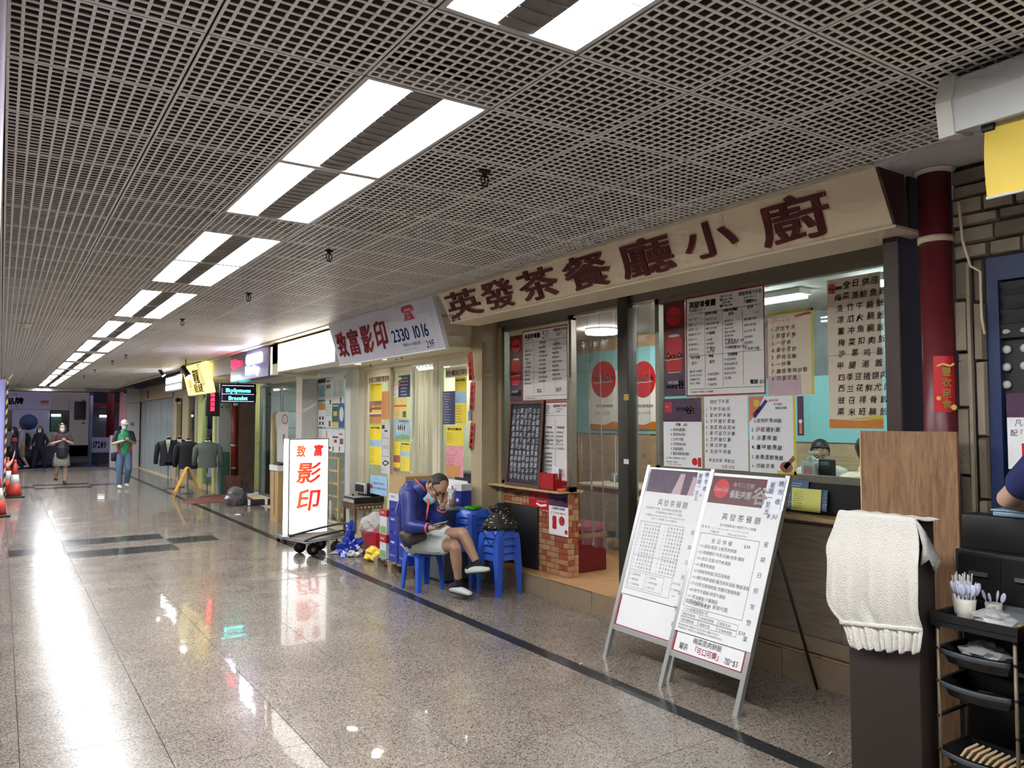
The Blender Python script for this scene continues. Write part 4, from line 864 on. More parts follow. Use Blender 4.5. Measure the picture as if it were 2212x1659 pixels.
for k in range(3):
    for y in (-.2, .05): MB().box(-.02, -.014, y, y + .09, .45 + .3 * k, .72 + .3 * k).build('sample_sheet', 'pink_poster', t)
# ---- white glowing box sign over the neighbouring unit
glow('sign_lightbox', (255, 250, 240), 5.5)
t = thing('lightbox_sign', 'blank glowing white box sign left of the phone-number sign', 'sign', (3.3, 9.95, 2.37))
MB().box(0.004, .3, -1.15, 1.13, 0, .40).build('housing', 'white_alu', t); MB().box(-.004, .004, -1.14, 1.10, .012, .385).build('face', 'sign_lightbox', t); MB().box(-.004, .004, 1.105, 1.13, .0, .4).build('edge', 'cream_paint', t)
i = Ink(); i.text(0, 0, .075, '29E', bold=.02, sx=.6); i.build('unit_number', 'sign_dark', t, wall_M(-.92, .03, -.004), .002)
struct('ceiling_unit_soffit', MB().box(3.32, 4.8, 10.95, 17.5, 2.50, 2.79), 'white_plaster')
XE = 4.72
struct('trim_post_white', MB().box(4.30, 4.62, 10.8, 10.99, 0, 2.5), 'white_alu'); struct('trim_post_steel', MB().box(4.40, 4.72, 13.3, 13.62, 0, 2.5), 'white_alu'); struct('wall_unit_side', MB().box(5.03, 6.4, 17.5, 17.6, 0, 2.6), 'white_wall'); struct('wall_unit_partition', MB().box(4.75, 6.4, 13.4, 13.48, 0, 2.6), 'white_wall')
struct('wall_unit_back', MB().box(6.4, 6.5, 10.95, 17.6, 0, 2.6), 'white_wall')
frame('door_4', 13.3, 11.35, .02, 2.42, XE, 'steel', .05); d5 = frame('door_5', 11.33, 11.0, .02, 2.42, XE, 'steel', .045)
h_ = MB().tube([(0, 0, .0), (-.05, 0, 0), (-.06, 0, .03), (-.06, 0, .62), (-.05, 0, .65), (0, 0, .65)], .012, 8); o = h_.build('door_handle', 'steel', d5); a = at(752, 980, X=XE); o.location = (XE - .02, 11.27, .98)
FL = [('white product flyer with a dark green head and blue photo', 688, 820, 703, 866, [('green_poster', lambda i, w, h: (i.rect(0, h * .82, w, h), i.rect(0, 0, w, h * .06))), ('sky_poster', lambda i, w, h: i.rect(w * .08, h * .2, w * .92, h * .72))]), ('white flyer with a red head line', 704, 818, 717, 872, [('marker_red', lambda i, w, h: i.rect(w * .1, h * .85, w * .7, h * .93)), ('brown_poster', lambda i, w, h: i.rect(w * .1, h * .6, w * .8, h * .75)), ('ink_black', lambda i, w, h: i.rect(w * .65, 0, w * .85, h * .16))]), ('large white price list sheet', 719, 815, 743, 870, [('ink_grey', lambda i, w, h: (lines(i, w, h, 9, .85, .25, .08, .45), lines(i, w, h, 9, .85, .25, .55, .92))), ('ink_black', lambda i, w, h: i.rect(w * .68, 0, w * .78, h * .2))]),
      ('white flyer with an orange photo block', 688, 872, 703, 922, [('orange_poster', lambda i, w, h: i.rect(w * .05, h * .72, w * .95, h)), ('ink_black', lambda i, w, h: [i.rect(w * a_, h * b_, w * (a_ + .22), h * (b_ + .14)) for a_ in (.15, .55) for b_ in (.3, .08)])]), ('white flyer with grey marker drawings', 704, 875, 717, 924, [('ink_grey', lambda i, w, h: (lines(i, w, h, 4, .98, .5), i.rect(w * .5, h * .05, w * .8, h * .3)))]), ('dark green flyer with a cream foot', 718, 872, 731, 925, [('green_poster', lambda i, w, h: i.rect(0, h * .25, w, h)), ('pale_yellow', lambda i, w, h: (i.rect(w * .1, h * .88, w * .9, h * .94), i.rect(w * .2, h * .5, w * .8, h * .68), i.rect(0, 0, w, h * .25)))]), ('blue flyer with a white oval', 732, 871, 744, 924, [('blue_poster', lambda i, w, h: i.rect(0, 0, w, h)), ('ink_white', lambda i, w, h: i.disc(w * .5, h * .55, w * .36, h * .3))]),
      ('white flyer with red device pictures', 688, 926, 703, 975, [('marker_red', lambda i, w, h: i.rect(w * .1, h * .15, w * .9, h * .35)), ('ink_grey', lambda i, w, h: lines(i, w, h, 4, .9, .55))]), ('white flyer with a small book picture', 704, 926, 717, 975, [('ink_red', lambda i, w, h: i.rect(w * .1, h * .55, w * .2, h * .9)), ('ink_black', lambda i, w, h: i.rect(w * .2, h * .1, w * .8, h * .2))]), ('white flyer with a blue band and red stamp', 718, 927, 731, 978, [('blue_poster', lambda i, w, h: i.rect(w * .05, h * .62, w * .95, h * .7)), ('ink_red', lambda i, w, h: i.rect(w * .3, h * .42, w * .75, h * .55)), ('ink_black', lambda i, w, h: i.rect(w * .1, h * .05, w * .25, h * .25))]), ('white flyer with a dark red stamp picture', 732, 927, 744, 978, [('brown_poster', lambda i, w, h: i.rect(w * .2, h * .35, w * .8, h * .6)), ('marker_red', lambda i, w, h: i.rect(w * .1, h * .75, w * .7, h * .82)), ('ink_black', lambda i, w, h: i.rect(w * .1, h * .05, w * .25, h * .25))])]
for (l, u0, v0, u1, v1, sp) in FL: flyer('flyer', l + ' on the neighbour\'s glass door', u0, v0, u1, v1, 'poster_white', sp, x=XE - .032)
flyer('flyer', 'narrow white flyer with a black figure on the narrow glass door', 753, 855, 763, 892, 'poster_white', [('ink_black', lambda i, w, h: (i.rect(w * .1, h * .88, w * .9, h * .94), i.poly([(w * .2, h * .05), (w * .8, h * .05), (w * .6, h * .3), (w * .1, h * .4)])))], x=XE - .032)
for (x, y) in ((5.5, 12.2), (5.5, 14.6), (5.5, 16.2)):
    t = thing('ceiling_lamp', 'lit tube lamp in a shop left of the print shop', 'lamp', (x, y, 2.46), 0, 'lamps in the small shops'); MB().box(-.05, .05, -.5, .5, 0, .02).build('diffuser', 'tube_glow', t); MB().box(-.06, .06, -.52, .52, .02, .05).build('body', 'white_metal', t)
struct('ceiling_unit', MB().box(4.8, 6.5, 10.95, 17.6, 2.51, 2.6), 'white_plaster')
# wooden rack behind the light box sign
wood('pale_wood', (196, 164, 112), (222, 194, 146), 4, (6, 6, 1))
a = at(711, 985, X=4.66); c = at(738, 1112, X=4.66)
t = thing('wooden_rack', 'narrow pale wooden rack leaning on the glass behind the standing light box', 'rack', (4.60, c.y, .006)); w_ = a.y - c.y; h_ = a.z - .01
for y in (0, w_ - .05): MB().box(0, .04, y, y + .05, 0, h_).build('post', 'pale_wood', t)
for k in range(6): z = h_ - .03 - k * .21; MB().box(.005, .035, .05, w_ - .05, z, z + .03).build('rung', 'pale_wood', t)
# doorway floor rail and pipe
o = tag(MB().tube([(0, 0, .03), (0, 1.2, .03)], .02, 10).build('floor_pipe', 'white_metal'), 'white plastic pipe lying along the shop threshold', 'pipe'); o.location = (4.5, 10.99, .004)
o = tag(MB().tube([(0, 0, 0), (0, 0, .35)], .018, 10).build('white_post', 'white_metal'), 'short white upright tube beside the standing light box', 'tube'); p = at(714, 1128, Z=0); o.location = (p.x, p.y, .004)
# ================================================================ shops toward the street
mat('led_black', (20, 20, 26), 0.3); mat('purple_board', (96, 92, 150), 0.35, var=0.05); glow('led_red', (255, 40, 70), 5.0); glow('led_white', (250, 248, 255), 9.0); glow('led_cyan', (90, 245, 240), 4.0); glow('led_dot', (210, 190, 255), 3.0); glow('led_blue_fill', (70, 80, 255), 14.0)
# purple sign
t = thing('shop_sign', 'purple lit sign with red script and glowing white lettering', 'sign', (3.3, 12.67, 2.34))
MB().box(0, .22, -1.12, 1.13, 0, .465).build('box', 'purple_board', t); Mp = wall_M(1.13, 0, 0)
i = Ink(); i.text(.06, .24, .19, 'Sky Systems', bold=.018, sx=.62, slant=.3, res=2); i.build('red_script', 'led_red', t, Mp, .012)
i = Ink(); i.text(1.02, .235, .21, 'CUSTOM', bold=.05, sx=.98, res=2); i.text(1.0, .08, .17, 'Embroidery', bold=.05, sx=.84, res=2); i.build('white_lettering', 'led_white', t, Mp, .012)
i = Ink(); i.text(.06, .02, .085, 'Personalised', bold=.05, sx=1.2, slant=.2, res=2); i.build('small_lettering', 'led_white', t, Mp, .012)
MB().box(0.02, .06, -1.26, -1.18, .02, .42).build('side_light', 'sign_lightbox', t)
MB().box(.05, .2, -.9, .9, .46, .463).build('added_ceiling_glow', 'led_blue_fill', t)  # added strip standing in for the glow the sign face throws on the ceiling
struct('trim_between_signs', MB().box(3.32, 3.9, 11.1, 11.52, 2.34, 2.79), 'cream_paint')
# projecting LED panel
def led_panel(name, label, x0, x1, y, z0, z1):
    t = thing(name, label, 'sign', ((x0 + x1) / 2, y, z0)); w = x1 - x0
    MB().bbox(-w / 2, w / 2, 0, .06, 0, z1 - z0, .006).build('case', 'led_black', t)
    MB().box(-.012, .012, .02, .04, z1 - z0, CEIL - z0).build('hanger', 'dark_steel', t)
    return t, plane_M((-w / 2, 0, 0), (1, 0, 0), (0, 0, 1)), w, z1 - z0
t, M, w, h = led_panel('led_sign', 'black LED panel with two lines of cyan lettering facing the viewer', 3.285, 3.93, 14.5, 1.995, 2.345)
i = Ink(); i.text(w * .5, h * .56, h * .27, 'SkySystems', align='c', bold=.025, sx=w * .84 / (h * .27 * 6.1), res=2); i.text(w * .5, h * .16, h * .27, 'Bracelet', align='c', bold=.025, sx=w * .66 / (h * .27 * 4.5), res=2); i.build('cyan_lettering', 'led_cyan', t, M, .003)
i = Ink()
for k in range(34):
    for y in (.9, .46, .08): i.disc(w * (.07 + .86 * k / 33), h * y, .0055, n=8)
for k in range(7): i.disc(w * .06, h * (.12 + .1 * k), .0055, n=8)
i.build('dot_border', 'led_dot', t, M, .003)
t, M, w, h = led_panel('led_sign', 'narrow black LED panel with four red characters down it', 3.37, 3.63, 16.0, 1.76, 2.24)
i = Ink(); i.text(w * .3, h * .80, h * .175, '時興洋服', bold=.03, vert=True, gap=.0, res=2); i.build('red_characters', 'led_red', t, M, .003)
# yellow slanted sign, white LED sign
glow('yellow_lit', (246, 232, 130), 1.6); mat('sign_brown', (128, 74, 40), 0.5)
t = thing('shop_sign', 'yellow slanted tailor sign with brown characters under a spotlight', 'sign', (3.2, 16.4, 2.21)); zt = 2.80 - 2.21
MB().prism([(0, zt), (.14, 0), (.18, 0), (.05, zt)], 'y', -1.15, 1.2).build('board', 'yellow_lit', t)
up_ = Vector((-.14, 0, zt)).normalized(); M = plane_M((.14, 1.2, 0), (0, -1, 0), up_)
i = Ink(); i.text(.85, .25, .30, '龍', bold=.03, sx=2.0, res=2); i.text(.72, .05, .2, '裁縫', bold=.03, sx=2.1, res=2); i.stroke([(.3, .1), (.7, .1)], .012); i.stroke([(1.45, .16), (1.8, .18)], .012)
for k in range(6): i.stroke([(.3, .16 + k * .028), (.62, .17 + k * .028)], .014)
i.build('characters', 'sign_brown', t, M, .002)
i = Ink()
for k in range(13): i.stroke([(1.5 - .01 * k, .18 + .03 * k), (1.9 - .02 * k, .2 + .03 * k)], .012)
i.poly([(1.5, .56), (1.55, .6), (1.7, .58)]); i.build('tower_emblem', 'green_poster', t, M, .003)
t = thing('led_sign', 'small board of glowing white LED characters beyond the yellow sign', 'sign', (3.22, 18.65, 2.34)); MB().box(.0, .12, -1.0, 1.08, 0, .36).build('board', 'led_black', t)
i = Ink()
for k in range(6): i.disc(.3 + k * .3, .255, .14, .075, 14)
for k in range(8): i.disc(.26 + k * .22, .09, .12, .06, 14)
i.build('glowing_characters', 'led_white', t, wall_M(1.08, 0, 0), .012)
glow('spot_glow', (255, 250, 225), 60.0); mat('lamp_black', (30, 30, 30), 0.4, metal=0.3)
def spot(u, v, D, aim, label, s=1.0):
    p = at(u, v, D=D); t = thing('spotlight', label, 'spotlight', p); q = Vector(aim).to_track_quat('Z', 'Y').to_matrix().to_4x4()
    MB().lathe([(.035 * s, -.12 * s), (.05 * s, -.11 * s), (.052 * s, .06 * s), (.075 * s, .11 * s)], 18, M=q).build('can', 'lamp_black', t); MB().lathe([(.07 * s, .105 * s), (.05 * s, .125 * s), (.01, .13 * s)], 18, M=q).build('bulb', 'spot_glow', t)
    MB().tube([(0, 0, .02), (0, 0, CEIL - p.z)], .008, 6).build('stem', 'lamp_black', t)
spot(401, 803, 14.3, (.45, -.35, -.8), 'black spotlight hanging in front of the yellow sign')
spot(349, 805, 17.2, (.5, -.2, -.8), 'small bright spotlight left of the white LED sign', .7)
o = tag(MB().tube([(3.03, 16.6, 2.785), (3.12, 15.3, 2.785)], .008, 6).build('light_track', 'lamp_black'), 'thin black rail above the yellow sign', 'rail')
# walls of the tailor units
mat('grey_wall', (150, 154, 154), 0.55, var=0.05); mat('green_wall', (196, 204, 130), 0.55, var=0.06); wood('brown_marble', (58, 42, 34), (92, 74, 62), 2.2, (3, 3, 1), 0.3, 0.0, 4.0); mat('pipe_red', (110, 30, 28), 0.4, var=0.12); mat('shop_tan', (176, 160, 126), 0.55, var=0.08); mat('glass_grey', (150, 162, 164), 0.25, var=0.06, scale=1.5); mat('green_bag', (48, 96, 78), 0.5, var=0.2)
gw = struct('wall_tailor_end', MB().box(4.18, 4.44, 18.5, 18.7, 0, 2.79), 'grey_wall'); MB().box(4.33, 4.42, 18.492, 18.5, 1.98, 2.0).build('vent', 'sign_grey', gw); MB().prism([(4.21, 2.0), (4.27, 2.0), (4.24, 1.95)], 'y', 18.492, 18.5).build('arrow_mark', 'ink_black', gw); MB().box(4.24, 4.31, 18.48, 18.5, 2.28, 2.34).build('switch', 'ink_black', gw)
struct('wall_tailor_upper', MB().box(3.33, 4.6, 17.6, 18.5, 2.45, 2.79), 'grey_wall')
struct('wall_marble', MB().box(4.62, 4.92, 18.2, 18.4, 0, 2.5), 'brown_marble'); struct('trim_marble_edge', MB().box(4.58, 4.62, 18.19, 18.42, 0, 2.5), 'dark_wood')
p = thing('drain_pipe', 'dark red vertical pipe between the grey wall and the brown marble', 'pipe', (4.50, 18.38, 0)); MB().tube([(0, 0, 0), (0, 0, 2.5)], .07, 14).build('pipe_run', 'pipe_red', p)
for z in (.25, .58, 1.1): MB().tube([(0, 0, z - .03), (0, 0, z + .03)], .082, 14).build('clamp', 'steel', p)
MB().box(-.05, .05, -.09, -.07, 2.02, 2.2).build('notice', 'paper_white', p)
o = tag(MB().bbox(0, .2, 0, .1, 0, .95, .03).build('green_bag', 'green_bag'), 'upright dark green bag leaning behind the red pipe', 'bag'); o.location = (4.21, 18.38, 0)
struct('trim_shop_edge', MB().box(4.86, 4.98, 17.35, 17.5, 0, 2.5), 'white_alu'); struct('trim_shop_gap', MB().box(4.93, 5.02, 17.3, 17.36, 0, 2.5), 'black_paint')
frame('window_3', 17.3, 15.75, .05, 2.45, 4.8, 'steel', .05); frame('window_4', 15.75, 13.62, .05, 2.45, 4.78, 'steel', .05)
struct('trim_threshold', MB().box(4.55, 4.86, 13.6, 17.4, .004, .05), 'cream_paint')
# goods in the lit glass shop
t = thing('display_cabinet', 'white display cabinet with shelves of goods inside the lit glass shop', 'cabinet', (5.5, 15.4, .004)); m = MB()
MB().box(-.3, .3, -1.5, 1.5, 0, .8).build('base', 'white_metal', t)
for z in (1.15, 1.5, 1.85): MB().box(-.25, .3, -1.5, 1.5, z, z + .02).build('shelf', 'window_glass', t)
for k in range(9): MB().ball((-.05, -1.3 + k * .32, 1.24), (.1, .12, .075), 10).build('cap', ('ink_grey', 'dark_steel', 'yellow_poster', 'sign_blue', 'brown_poster')[k % 5], t)
for k in range(7): MB().bbox(-.15, .1, -1.35 + k * .4, -1.15 + k * .4, 1.52, 1.7, .02).build('goods', ('white_metal', 'pink_poster', 'steel')[k % 3], t)
for k in range(7): MB().bbox(-.15, .1, -1.35 + k * .4, -1.18 + k * .4, .8, 1.0, .02).build('goods', ('sign_dark', 'white_metal', 'green_poster')[k % 3], t)
a = at(602, 890, X=4.72); c = at(624, 1000, X=4.72)
s_ = Sheet('roll_banner', 'pale patterned vertical banner standing in front of the glass shop', 'banner', wall_M(a.y, c.z, 4.70), a.y - c.y, a.z - c.z, 'grey_poster', t=.004); w_, h_ = s_.w, s_.h
s_.ink('ink_grey', lambda i: (i.disc(w_ * .7, h_ * .85, w_ * .28, h_ * .1), lines(i, w_, h_, 5, .95, .7, .08, .8))); s_.ink('pale_print', lambda i: (i.disc(w_ * .7, h_ * .85, w_ * .22, h_ * .08), i.rect(w_ * .55, h_ * .35, w_ * .75, h_ * .55))); s_.ink('brown_poster', lambda i: i.rect(w_ * .55, h_ * .38, w_ * .7, h_ * .56))
MB().box(-.05, .05, -w_, 0, -(c.z - .01), .0, M=Matrix.Translation((0, 0, 0))).build('stand', 'dark_steel', s_.root)
o = tag(MB().tube([(0, 0, 0), (0, 0, 1.75)], .07, 14).build('paper_roll', 'shop_tan'), 'long brown cardboard roll standing by the glass shop door', 'roll'); p = at(572, 1072, Z=0.05); o.location = (4.70, 15.95, .05)
# tailor front: tan and green posts, lit window
tl = struct('wall_tailor_front', MB().box(4.16, 4.26, 18.7, 23.9, 0, .12).box(4.16, 4.26, 18.7, 23.9, 2.3, 2.79), 'shop_tan')
for (a_, b_, m_) in ((18.72, 18.95, 'green_wall'), (20.05, 20.6, 'green_wall'), (20.66, 20.95, 'shop_tan'), (21.8, 22.6, 'shop_tan'), (23.4, 23.9, 'shop_tan')): MB().box(4.14, 4.26, a_, b_, 0, 2.4).build('post', m_, tl)
MB().box(4.18, 4.185, 18.95, 20.05, .12, 2.3).build('pane', 'window_glass', tl); MB().box(4.18, 4.185, 20.95, 21.8, .12, 2.3).build('pane', 'window_glass', tl)
struct('wall_tailor_back', MB().box(5.4, 5.5, 18.7, 24, 0, 2.79), 'green_wall'); struct('floor_tailor', MB().box(4.26, 5.4, 18.7, 24, -.02, .02), 'shop_tan'); struct('ceiling_tailor', MB().box(4.26, 5.4, 18.7, 24, 2.7, 2.79), 'white_plaster')
t = thing('ceiling_lamp', 'lit lamp inside the tailor window', 'lamp', (4.6, 19.5, 2.62)); MB().box(-.05, .05, -.4, .4, 0, .02).build('diffuser', 'tube_glow', t); MB().box(-.06, .06, -.42, .42, .02, .08).build('body', 'white_metal', t)
for k in range(5):
    t = thing('hanging_shirt', 'folded shirt on show in the tailor window', 'shirt', (4.6, 19.1 + k * .18, 1.3 + .25 * (k % 2)), 0, 'shirts in the tailor window'); MB().bbox(-.08, .08, -.07, .07, 0, .4, .02).build('cloth', ('white_metal', 'sign_grey', 'sky_poster')[k % 3], t); MB().tube([(0, 0, .4), (0, 0, 1.4 - .25 * (k % 2))], .004, 6).build('hanger', 'steel', t)
for u_, l in ((365, 'small black security camera on the tailor shop wall'),):
    p = at(u_, 856, X=4.0); t = thing('security_camera', l, 'camera', (4.09, 22.9, 2.2)); MB().bbox(-.08, .04, -.06, .06, 0, .1, .015).build('housing', 'matt_black', t); MB().box(.0, .06, -.02, .02, -.06, .0).build('bracket', 'white_metal', t)
# grey glass shutters and columns at the street end
sh = struct('wall_shutter', MB().box(4.2, 4.3, 24, 30.3, 0, 2.81), 'shop_tan')
for k in range(6): MB().box(4.17, 4.2, 24.02 + k * 1.04, 25.03 + k * 1.04, .06, 2.35).build('glass_panel', 'glass_grey', sh)
MB().box(4.1, 4.2, 24, 30.3, 0, .05).build('rail', 'cream_paint', sh); MB().box(4.12, 4.2, 24, 30.3, 2.36, 2.81).build('header', 'beige_paint', sh)
MB().box(4.11, 4.12, 28.3, 28.55, 2.42, 2.68).build('vent', 'dark_steel', sh)
col = struct('wall_column', MB().box(3.72, 4.3, 30.3, 31.4, 0, 2.81), 'white_plaster'); MB().box(4.13, 4.19, 30.25, 30.3, 0, 2.4).build('shadow_gap', 'black_paint', col); MB().box(3.85, 3.95, 30.29, 30.3, 1.5, 1.62).build('switch_plate', 'sign_grey', col)
for z in (.95, 2.3): MB().box(3.72, 4.13, 30.295, 30.3, z, z + .015).build('panel_joint', 'sign_grey', col)
o = tag(MB().bbox(0, .42, 0, .3, 0, 1.15, .01).build('grey_cabinet', 'grey_poster'), 'tall pale grey box standing at the street end of the corridor', 'cabinet'); p = at(228, 1008, Z=0); o.location = (3.28, 30.9, 0)
o = tag(MB().prism([(0, 0), (.26, 0), (.2, .3), (.12, 1.2), (.0, 1.2)], 'y', 0, .03).build('hanging_banner', 'pink_poster'), 'pinkish cloth banner hanging by the street end column', 'banner'); o.location = (3.5, 30.5, 1.5)
# ---- mannequins in jackets
mat('suit_navy', (24, 26, 36), 0.75, var=0.2, scale=40); mat('suit_black', (20, 22, 26), 0.75, var=0.2, scale=40); mat('suit_grey', (92, 100, 96), 0.75, var=0.12, scale=60); mat('shirt_white', (228, 228, 222), 0.6); mat('tie_green', (150, 176, 150), 0.5); mat('neck_wood', (206, 172, 118), 0.4); mat('neck_black', (16, 16, 18), 0.4)
def jacket(x, y, rz, label, m, front=True, scale=1.0, neck='neck_wood', hem=.56):
    t = thing('mannequin', label, 'mannequin', (x, y, .004), rz)
    secs = [(hem, .20, .125), (.66, .205, .13), (.80, .185, .12), (.95, .20, .125), (1.06, .225, .13), (1.14, .22, .115), (1.18, .12, .075), (1.205, .06, .05)]
    mb = MB(); n = 28; vs = []; fs = []
    for (z, a, b) in secs:
        for j in range(n):
            q = 2 * PI * j / n; cs, sn = math.cos(q), math.sin(q)
            vs.append((a * abs(cs) ** .85 * (1 if cs > 0 else -1), b * abs(sn) ** .85 * (1 if sn > 0 else -1), z))
    for k in range(len(secs) - 1):
        for j in range(n):
            if k == 0 and n * .70 < j < n * .80 and front: continue    # open quarters at the front hem
            fs.append((k * n + j, k * n + (j + 1) % n, (k + 1) * n + (j + 1) % n, (k + 1) * n + j))
    mb.add(vs, fs, 0, True); mb.build('jacket_body', m, t)
    for s in (-1, 1): MB().tube([(s * .19, 0, 1.12), (s * .245, 0, 1.05), (s * .27, -.01, .85), (s * .28, -.03, hem + .05)], [(.06, .055), (.07, .065), (.062, .058), (.052, .048)], 12).build('sleeve', m, t)
    if front:
        f = MB(); f.prism([(-.055, 1.2), (.055, 1.2), (.0, .88)], 'y', -.135, -.118); f.build('shirt_front', 'shirt_white', t)
        MB().prism([(-.022, 1.13), (.022, 1.13), (.028, .98), (0, .92), (-.028, .98)], 'y', -.142, -.134).build('tie', 'tie_green', t)
        for s in (-1, 1): MB().prism([(s * .058, 1.2), (s * .10, 1.08), (s * .075, 1.0), (s * .005, .87), (s * .03, 1.05)], 'y', -.145, -.128).build('lapel', m, t)
        MB().prism([(-.055, 1.2), (0, 1.13), (-.01, 1.215)], 'y', -.14, -.09).build('collar', 'shirt_white', t); MB().prism([(.055, 1.2), (0, 1.13), (.01, 1.215)], 'y', -.14, -.09).build('collar', 'shirt_white', t)
    else: MB().lathe([(.075, 1.17), (.062, 1.225), (.056, 1.23)], 18, sy=.8).build('collar', 'shirt_white', t)
    MB().lathe([(.052, 1.19), (.05, 1.25), (.045, 1.262)], 16).build('neck', 'neck_black', t); MB().lathe([(.046, 1.262), (.04, 1.285), (.015, 1.295)], 16).build('neck_cap', neck, t)
    MB().tube([(0, 0, .02), (0, 0, hem + .1)], .012, 8).build('stand_pole', 'steel', t); MB().bbox(-.14, .14, -.12, .12, 0, .02, .008).build('stand_base', 'steel', t)
    return t
jacket(3.46, 20.52, -.25, 'front-facing navy jacket with pale green tie on a stand, leftmost mannequin', 'suit_navy')
jacket(3.78, 20.9, -.2, 'dark jacket on a stand half hidden behind the black jacket', 'suit_black')
jacket(3.62, 18.95, PI - .2, 'black jacket seen from behind, above the yellow floor sign', 'suit_black', False, neck='steel')
jacket(3.88, 18.18, PI - .3, 'grey jacket seen from behind, rightmost mannequin', 'suit_grey', False, neck='steel', hem=.62)
# ---- yellow wet floor sign, door mat, wooden stand
mat('wet_yellow', (214, 160, 44), 0.4, var=0.08)
p = at(404, 1072, Z=0); t = thing('wet_floor_sign', 'folded yellow plastic floor warning sign in front of the black jacket', 'floor sign', (3.47, 18.2, 0), 0.0)
for s in (-1, 1):
    M = plane_M((s * .29, 0, 0), (0, 1 * s, 0), (-s * .27, 0, .63)); m = MB(); H_ = .685
    for q in ((-.14, -.10, 0, H_), (.10, .14, 0, H_), (-.10, .10, .12, H_)): m.box(*q, 0, .012, M=M)
    m.build('leaf', 'wet_yellow', t)
MB().tube([(0, -.14, .635), (0, .14, .635)], .018, 8).build('hinge', 'wet_yellow', t)
mat('mat_red', (116, 62, 56), 0.85, var=0.15, scale=80, bump=0.3)
o = tag(MB().add([(3.14, 17.0, .001), (3.22, 16.48, .001), (4.5, 16.6, .001), (4.64, 18.1, .001), (3.9, 18.15, .001), (3.14, 17.0, .008), (3.22, 16.48, .008), (4.5, 16.6, .008), (4.64, 18.1, .008), (3.9, 18.15, .008)], [(0, 1, 2, 3, 4), (5, 6, 7, 8, 9), (0, 1, 6, 5), (1, 2, 7, 6), (2, 3, 8, 7), (3, 4, 9, 8), (4, 0, 5, 9)]).build('door_mat', 'mat_red'), 'flat dull red floor mat before the marble wall', 'mat')
o = tag(MB().bbox(0, .3, 0, .25, 0, .42, .01).build('dark_box', 'dark_wood'), 'dark brown block standing under the grey jacket', 'box'); o.location = (3.98, 18.1, 0.0); o.location = (4.28, 18.05, 0)
mat('bag_grey', (96, 94, 96), 0.3, var=0.5, scale=10)
def crumple(mb, c, r, seed, n=18, amp=.25, mi=0):
    rr = random.Random(seed); bm = bmesh.new(); bmesh.ops.create_icosphere(bm, subdivisions=3, radius=1)
    from mathutils import noise
    for w in bm.verts:
        k = 1 + amp * noise.noise(w.co * 2.3 + Vector((seed, 0, 0))) + amp * .6 * noise.noise(w.co * 5.1 + Vector((0, seed, 0)))
        w.co = Vector((w.co.x * r[0] * k, w.co.y * r[1] * k, max(w.co.z * r[2] * k, -r[2] * .62))) + Vector(c)
    return mb.bm(bm, mi, False)
t = thing('plastic_bag', 'crumpled grey plastic bag on the floor in front of the red mat', 'bag', (3.92, 15.78, 0)); crumple(MB(), (0, 0, .14), (.2, .16, .22), 3).build('bag', 'bag_grey', t); crumple(MB(), (-.02, -.03, .27), (.07, .06, .06), 5).build('contents', 'paper_white', t)
t = thing('black_case', 'flat black case with white ends on the floor beside the grey bag', 'case', (4.36, 15.55, 0), -.2); MB().bbox(-.28, .28, -.1, .1, 0, .11, .008).build('body', 'matt_black', t)
for x in (-.24, .08, .2): MB().box(x - .03, x + .02, -.102, .102, .01, .112).build('label', 'paper_white', t)
o = tag(MB().add([(0, 0, .001), (.12, -.04, .001), (.1, .1, .012), (0, 0, .003), (.12, -.04, .003), (.1, .1, .014)], [(0, 1, 2), (3, 4, 5), (0, 1, 4, 3), (1, 2, 5, 4), (2, 0, 3, 5)]).build('paper_scrap', 'paper_white'), 'small white paper scrap lying on the floor below the grey bag', 'paper'); p = at(505, 1113, Z=0); o.location = (p.x, p.y, 0)
# ================================================================ hoarding, cones, street beyond the corridor
mat('hoarding', (178, 180, 252), 0.5, var=0.06, scale=1.5); mat('tape_yellow', (222, 186, 96), 0.5); mat('tape_black', (24, 22, 40), 0.5); mat('cone_red', (196, 62, 56), 0.5, var=0.08); mat('cone_white', (214, 214, 206), 0.5); mat('rubber', (34, 32, 36), 0.7)  # hoarding: violet of the light from the left is put into its colour
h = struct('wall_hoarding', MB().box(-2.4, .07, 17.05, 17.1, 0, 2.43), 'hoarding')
m = MB().box(.07, .098, 17.03, 17.1, 0.0, 2.40); m.build('edge_tape', 'tape_yellow', h)
m = MB()
for k in range(13): z = .05 + k * .18; m.prism([(.066, z), (.101, z + .06), (.101, z + .15), (.066, z + .09)], 'y', 17.024, 17.03)
tag(m.build('tape_stripe', 'tape_black', h), kind='stuff')
def cone(x, y, label, s=1.0):
    t = thing('traffic_cone', label, 'traffic cone', (x, y, 0), 0, 'traffic cones by the hoarding')
    MB().bbox(-.2 * s, .2 * s, -.2 * s, .2 * s, 0, .035 * s, .01).build('base', 'rubber', t)
    r = lambda z: (.155 - .125 * z / .74) * s
    for (z0, z1, m_) in ((.035, .30, 'cone_red'), (.30, .50, 'cone_white'), (.50, .76, 'cone_red')): MB().lathe([(r(z0), z0 * s), (r(z1), z1 * s)], 20).build('band', m_, t)
    MB().lathe([(.03 * s, .76 * s), (.035 * s, .78 * s), (.02 * s, .82 * s)], 14).build('tip', 'cone_red', t)
cone(.28, 20.1, 'red and white traffic cone in front of the striped hoarding edge'); cone(.16, 21.6, 'red and white traffic cone half hidden behind the nearer one'); cone(-.02, 16.2, 'red traffic cone barely showing at the left edge of the picture')
mat('tape_pink', (226, 150, 150), 0.5, var=0.3, scale=30)
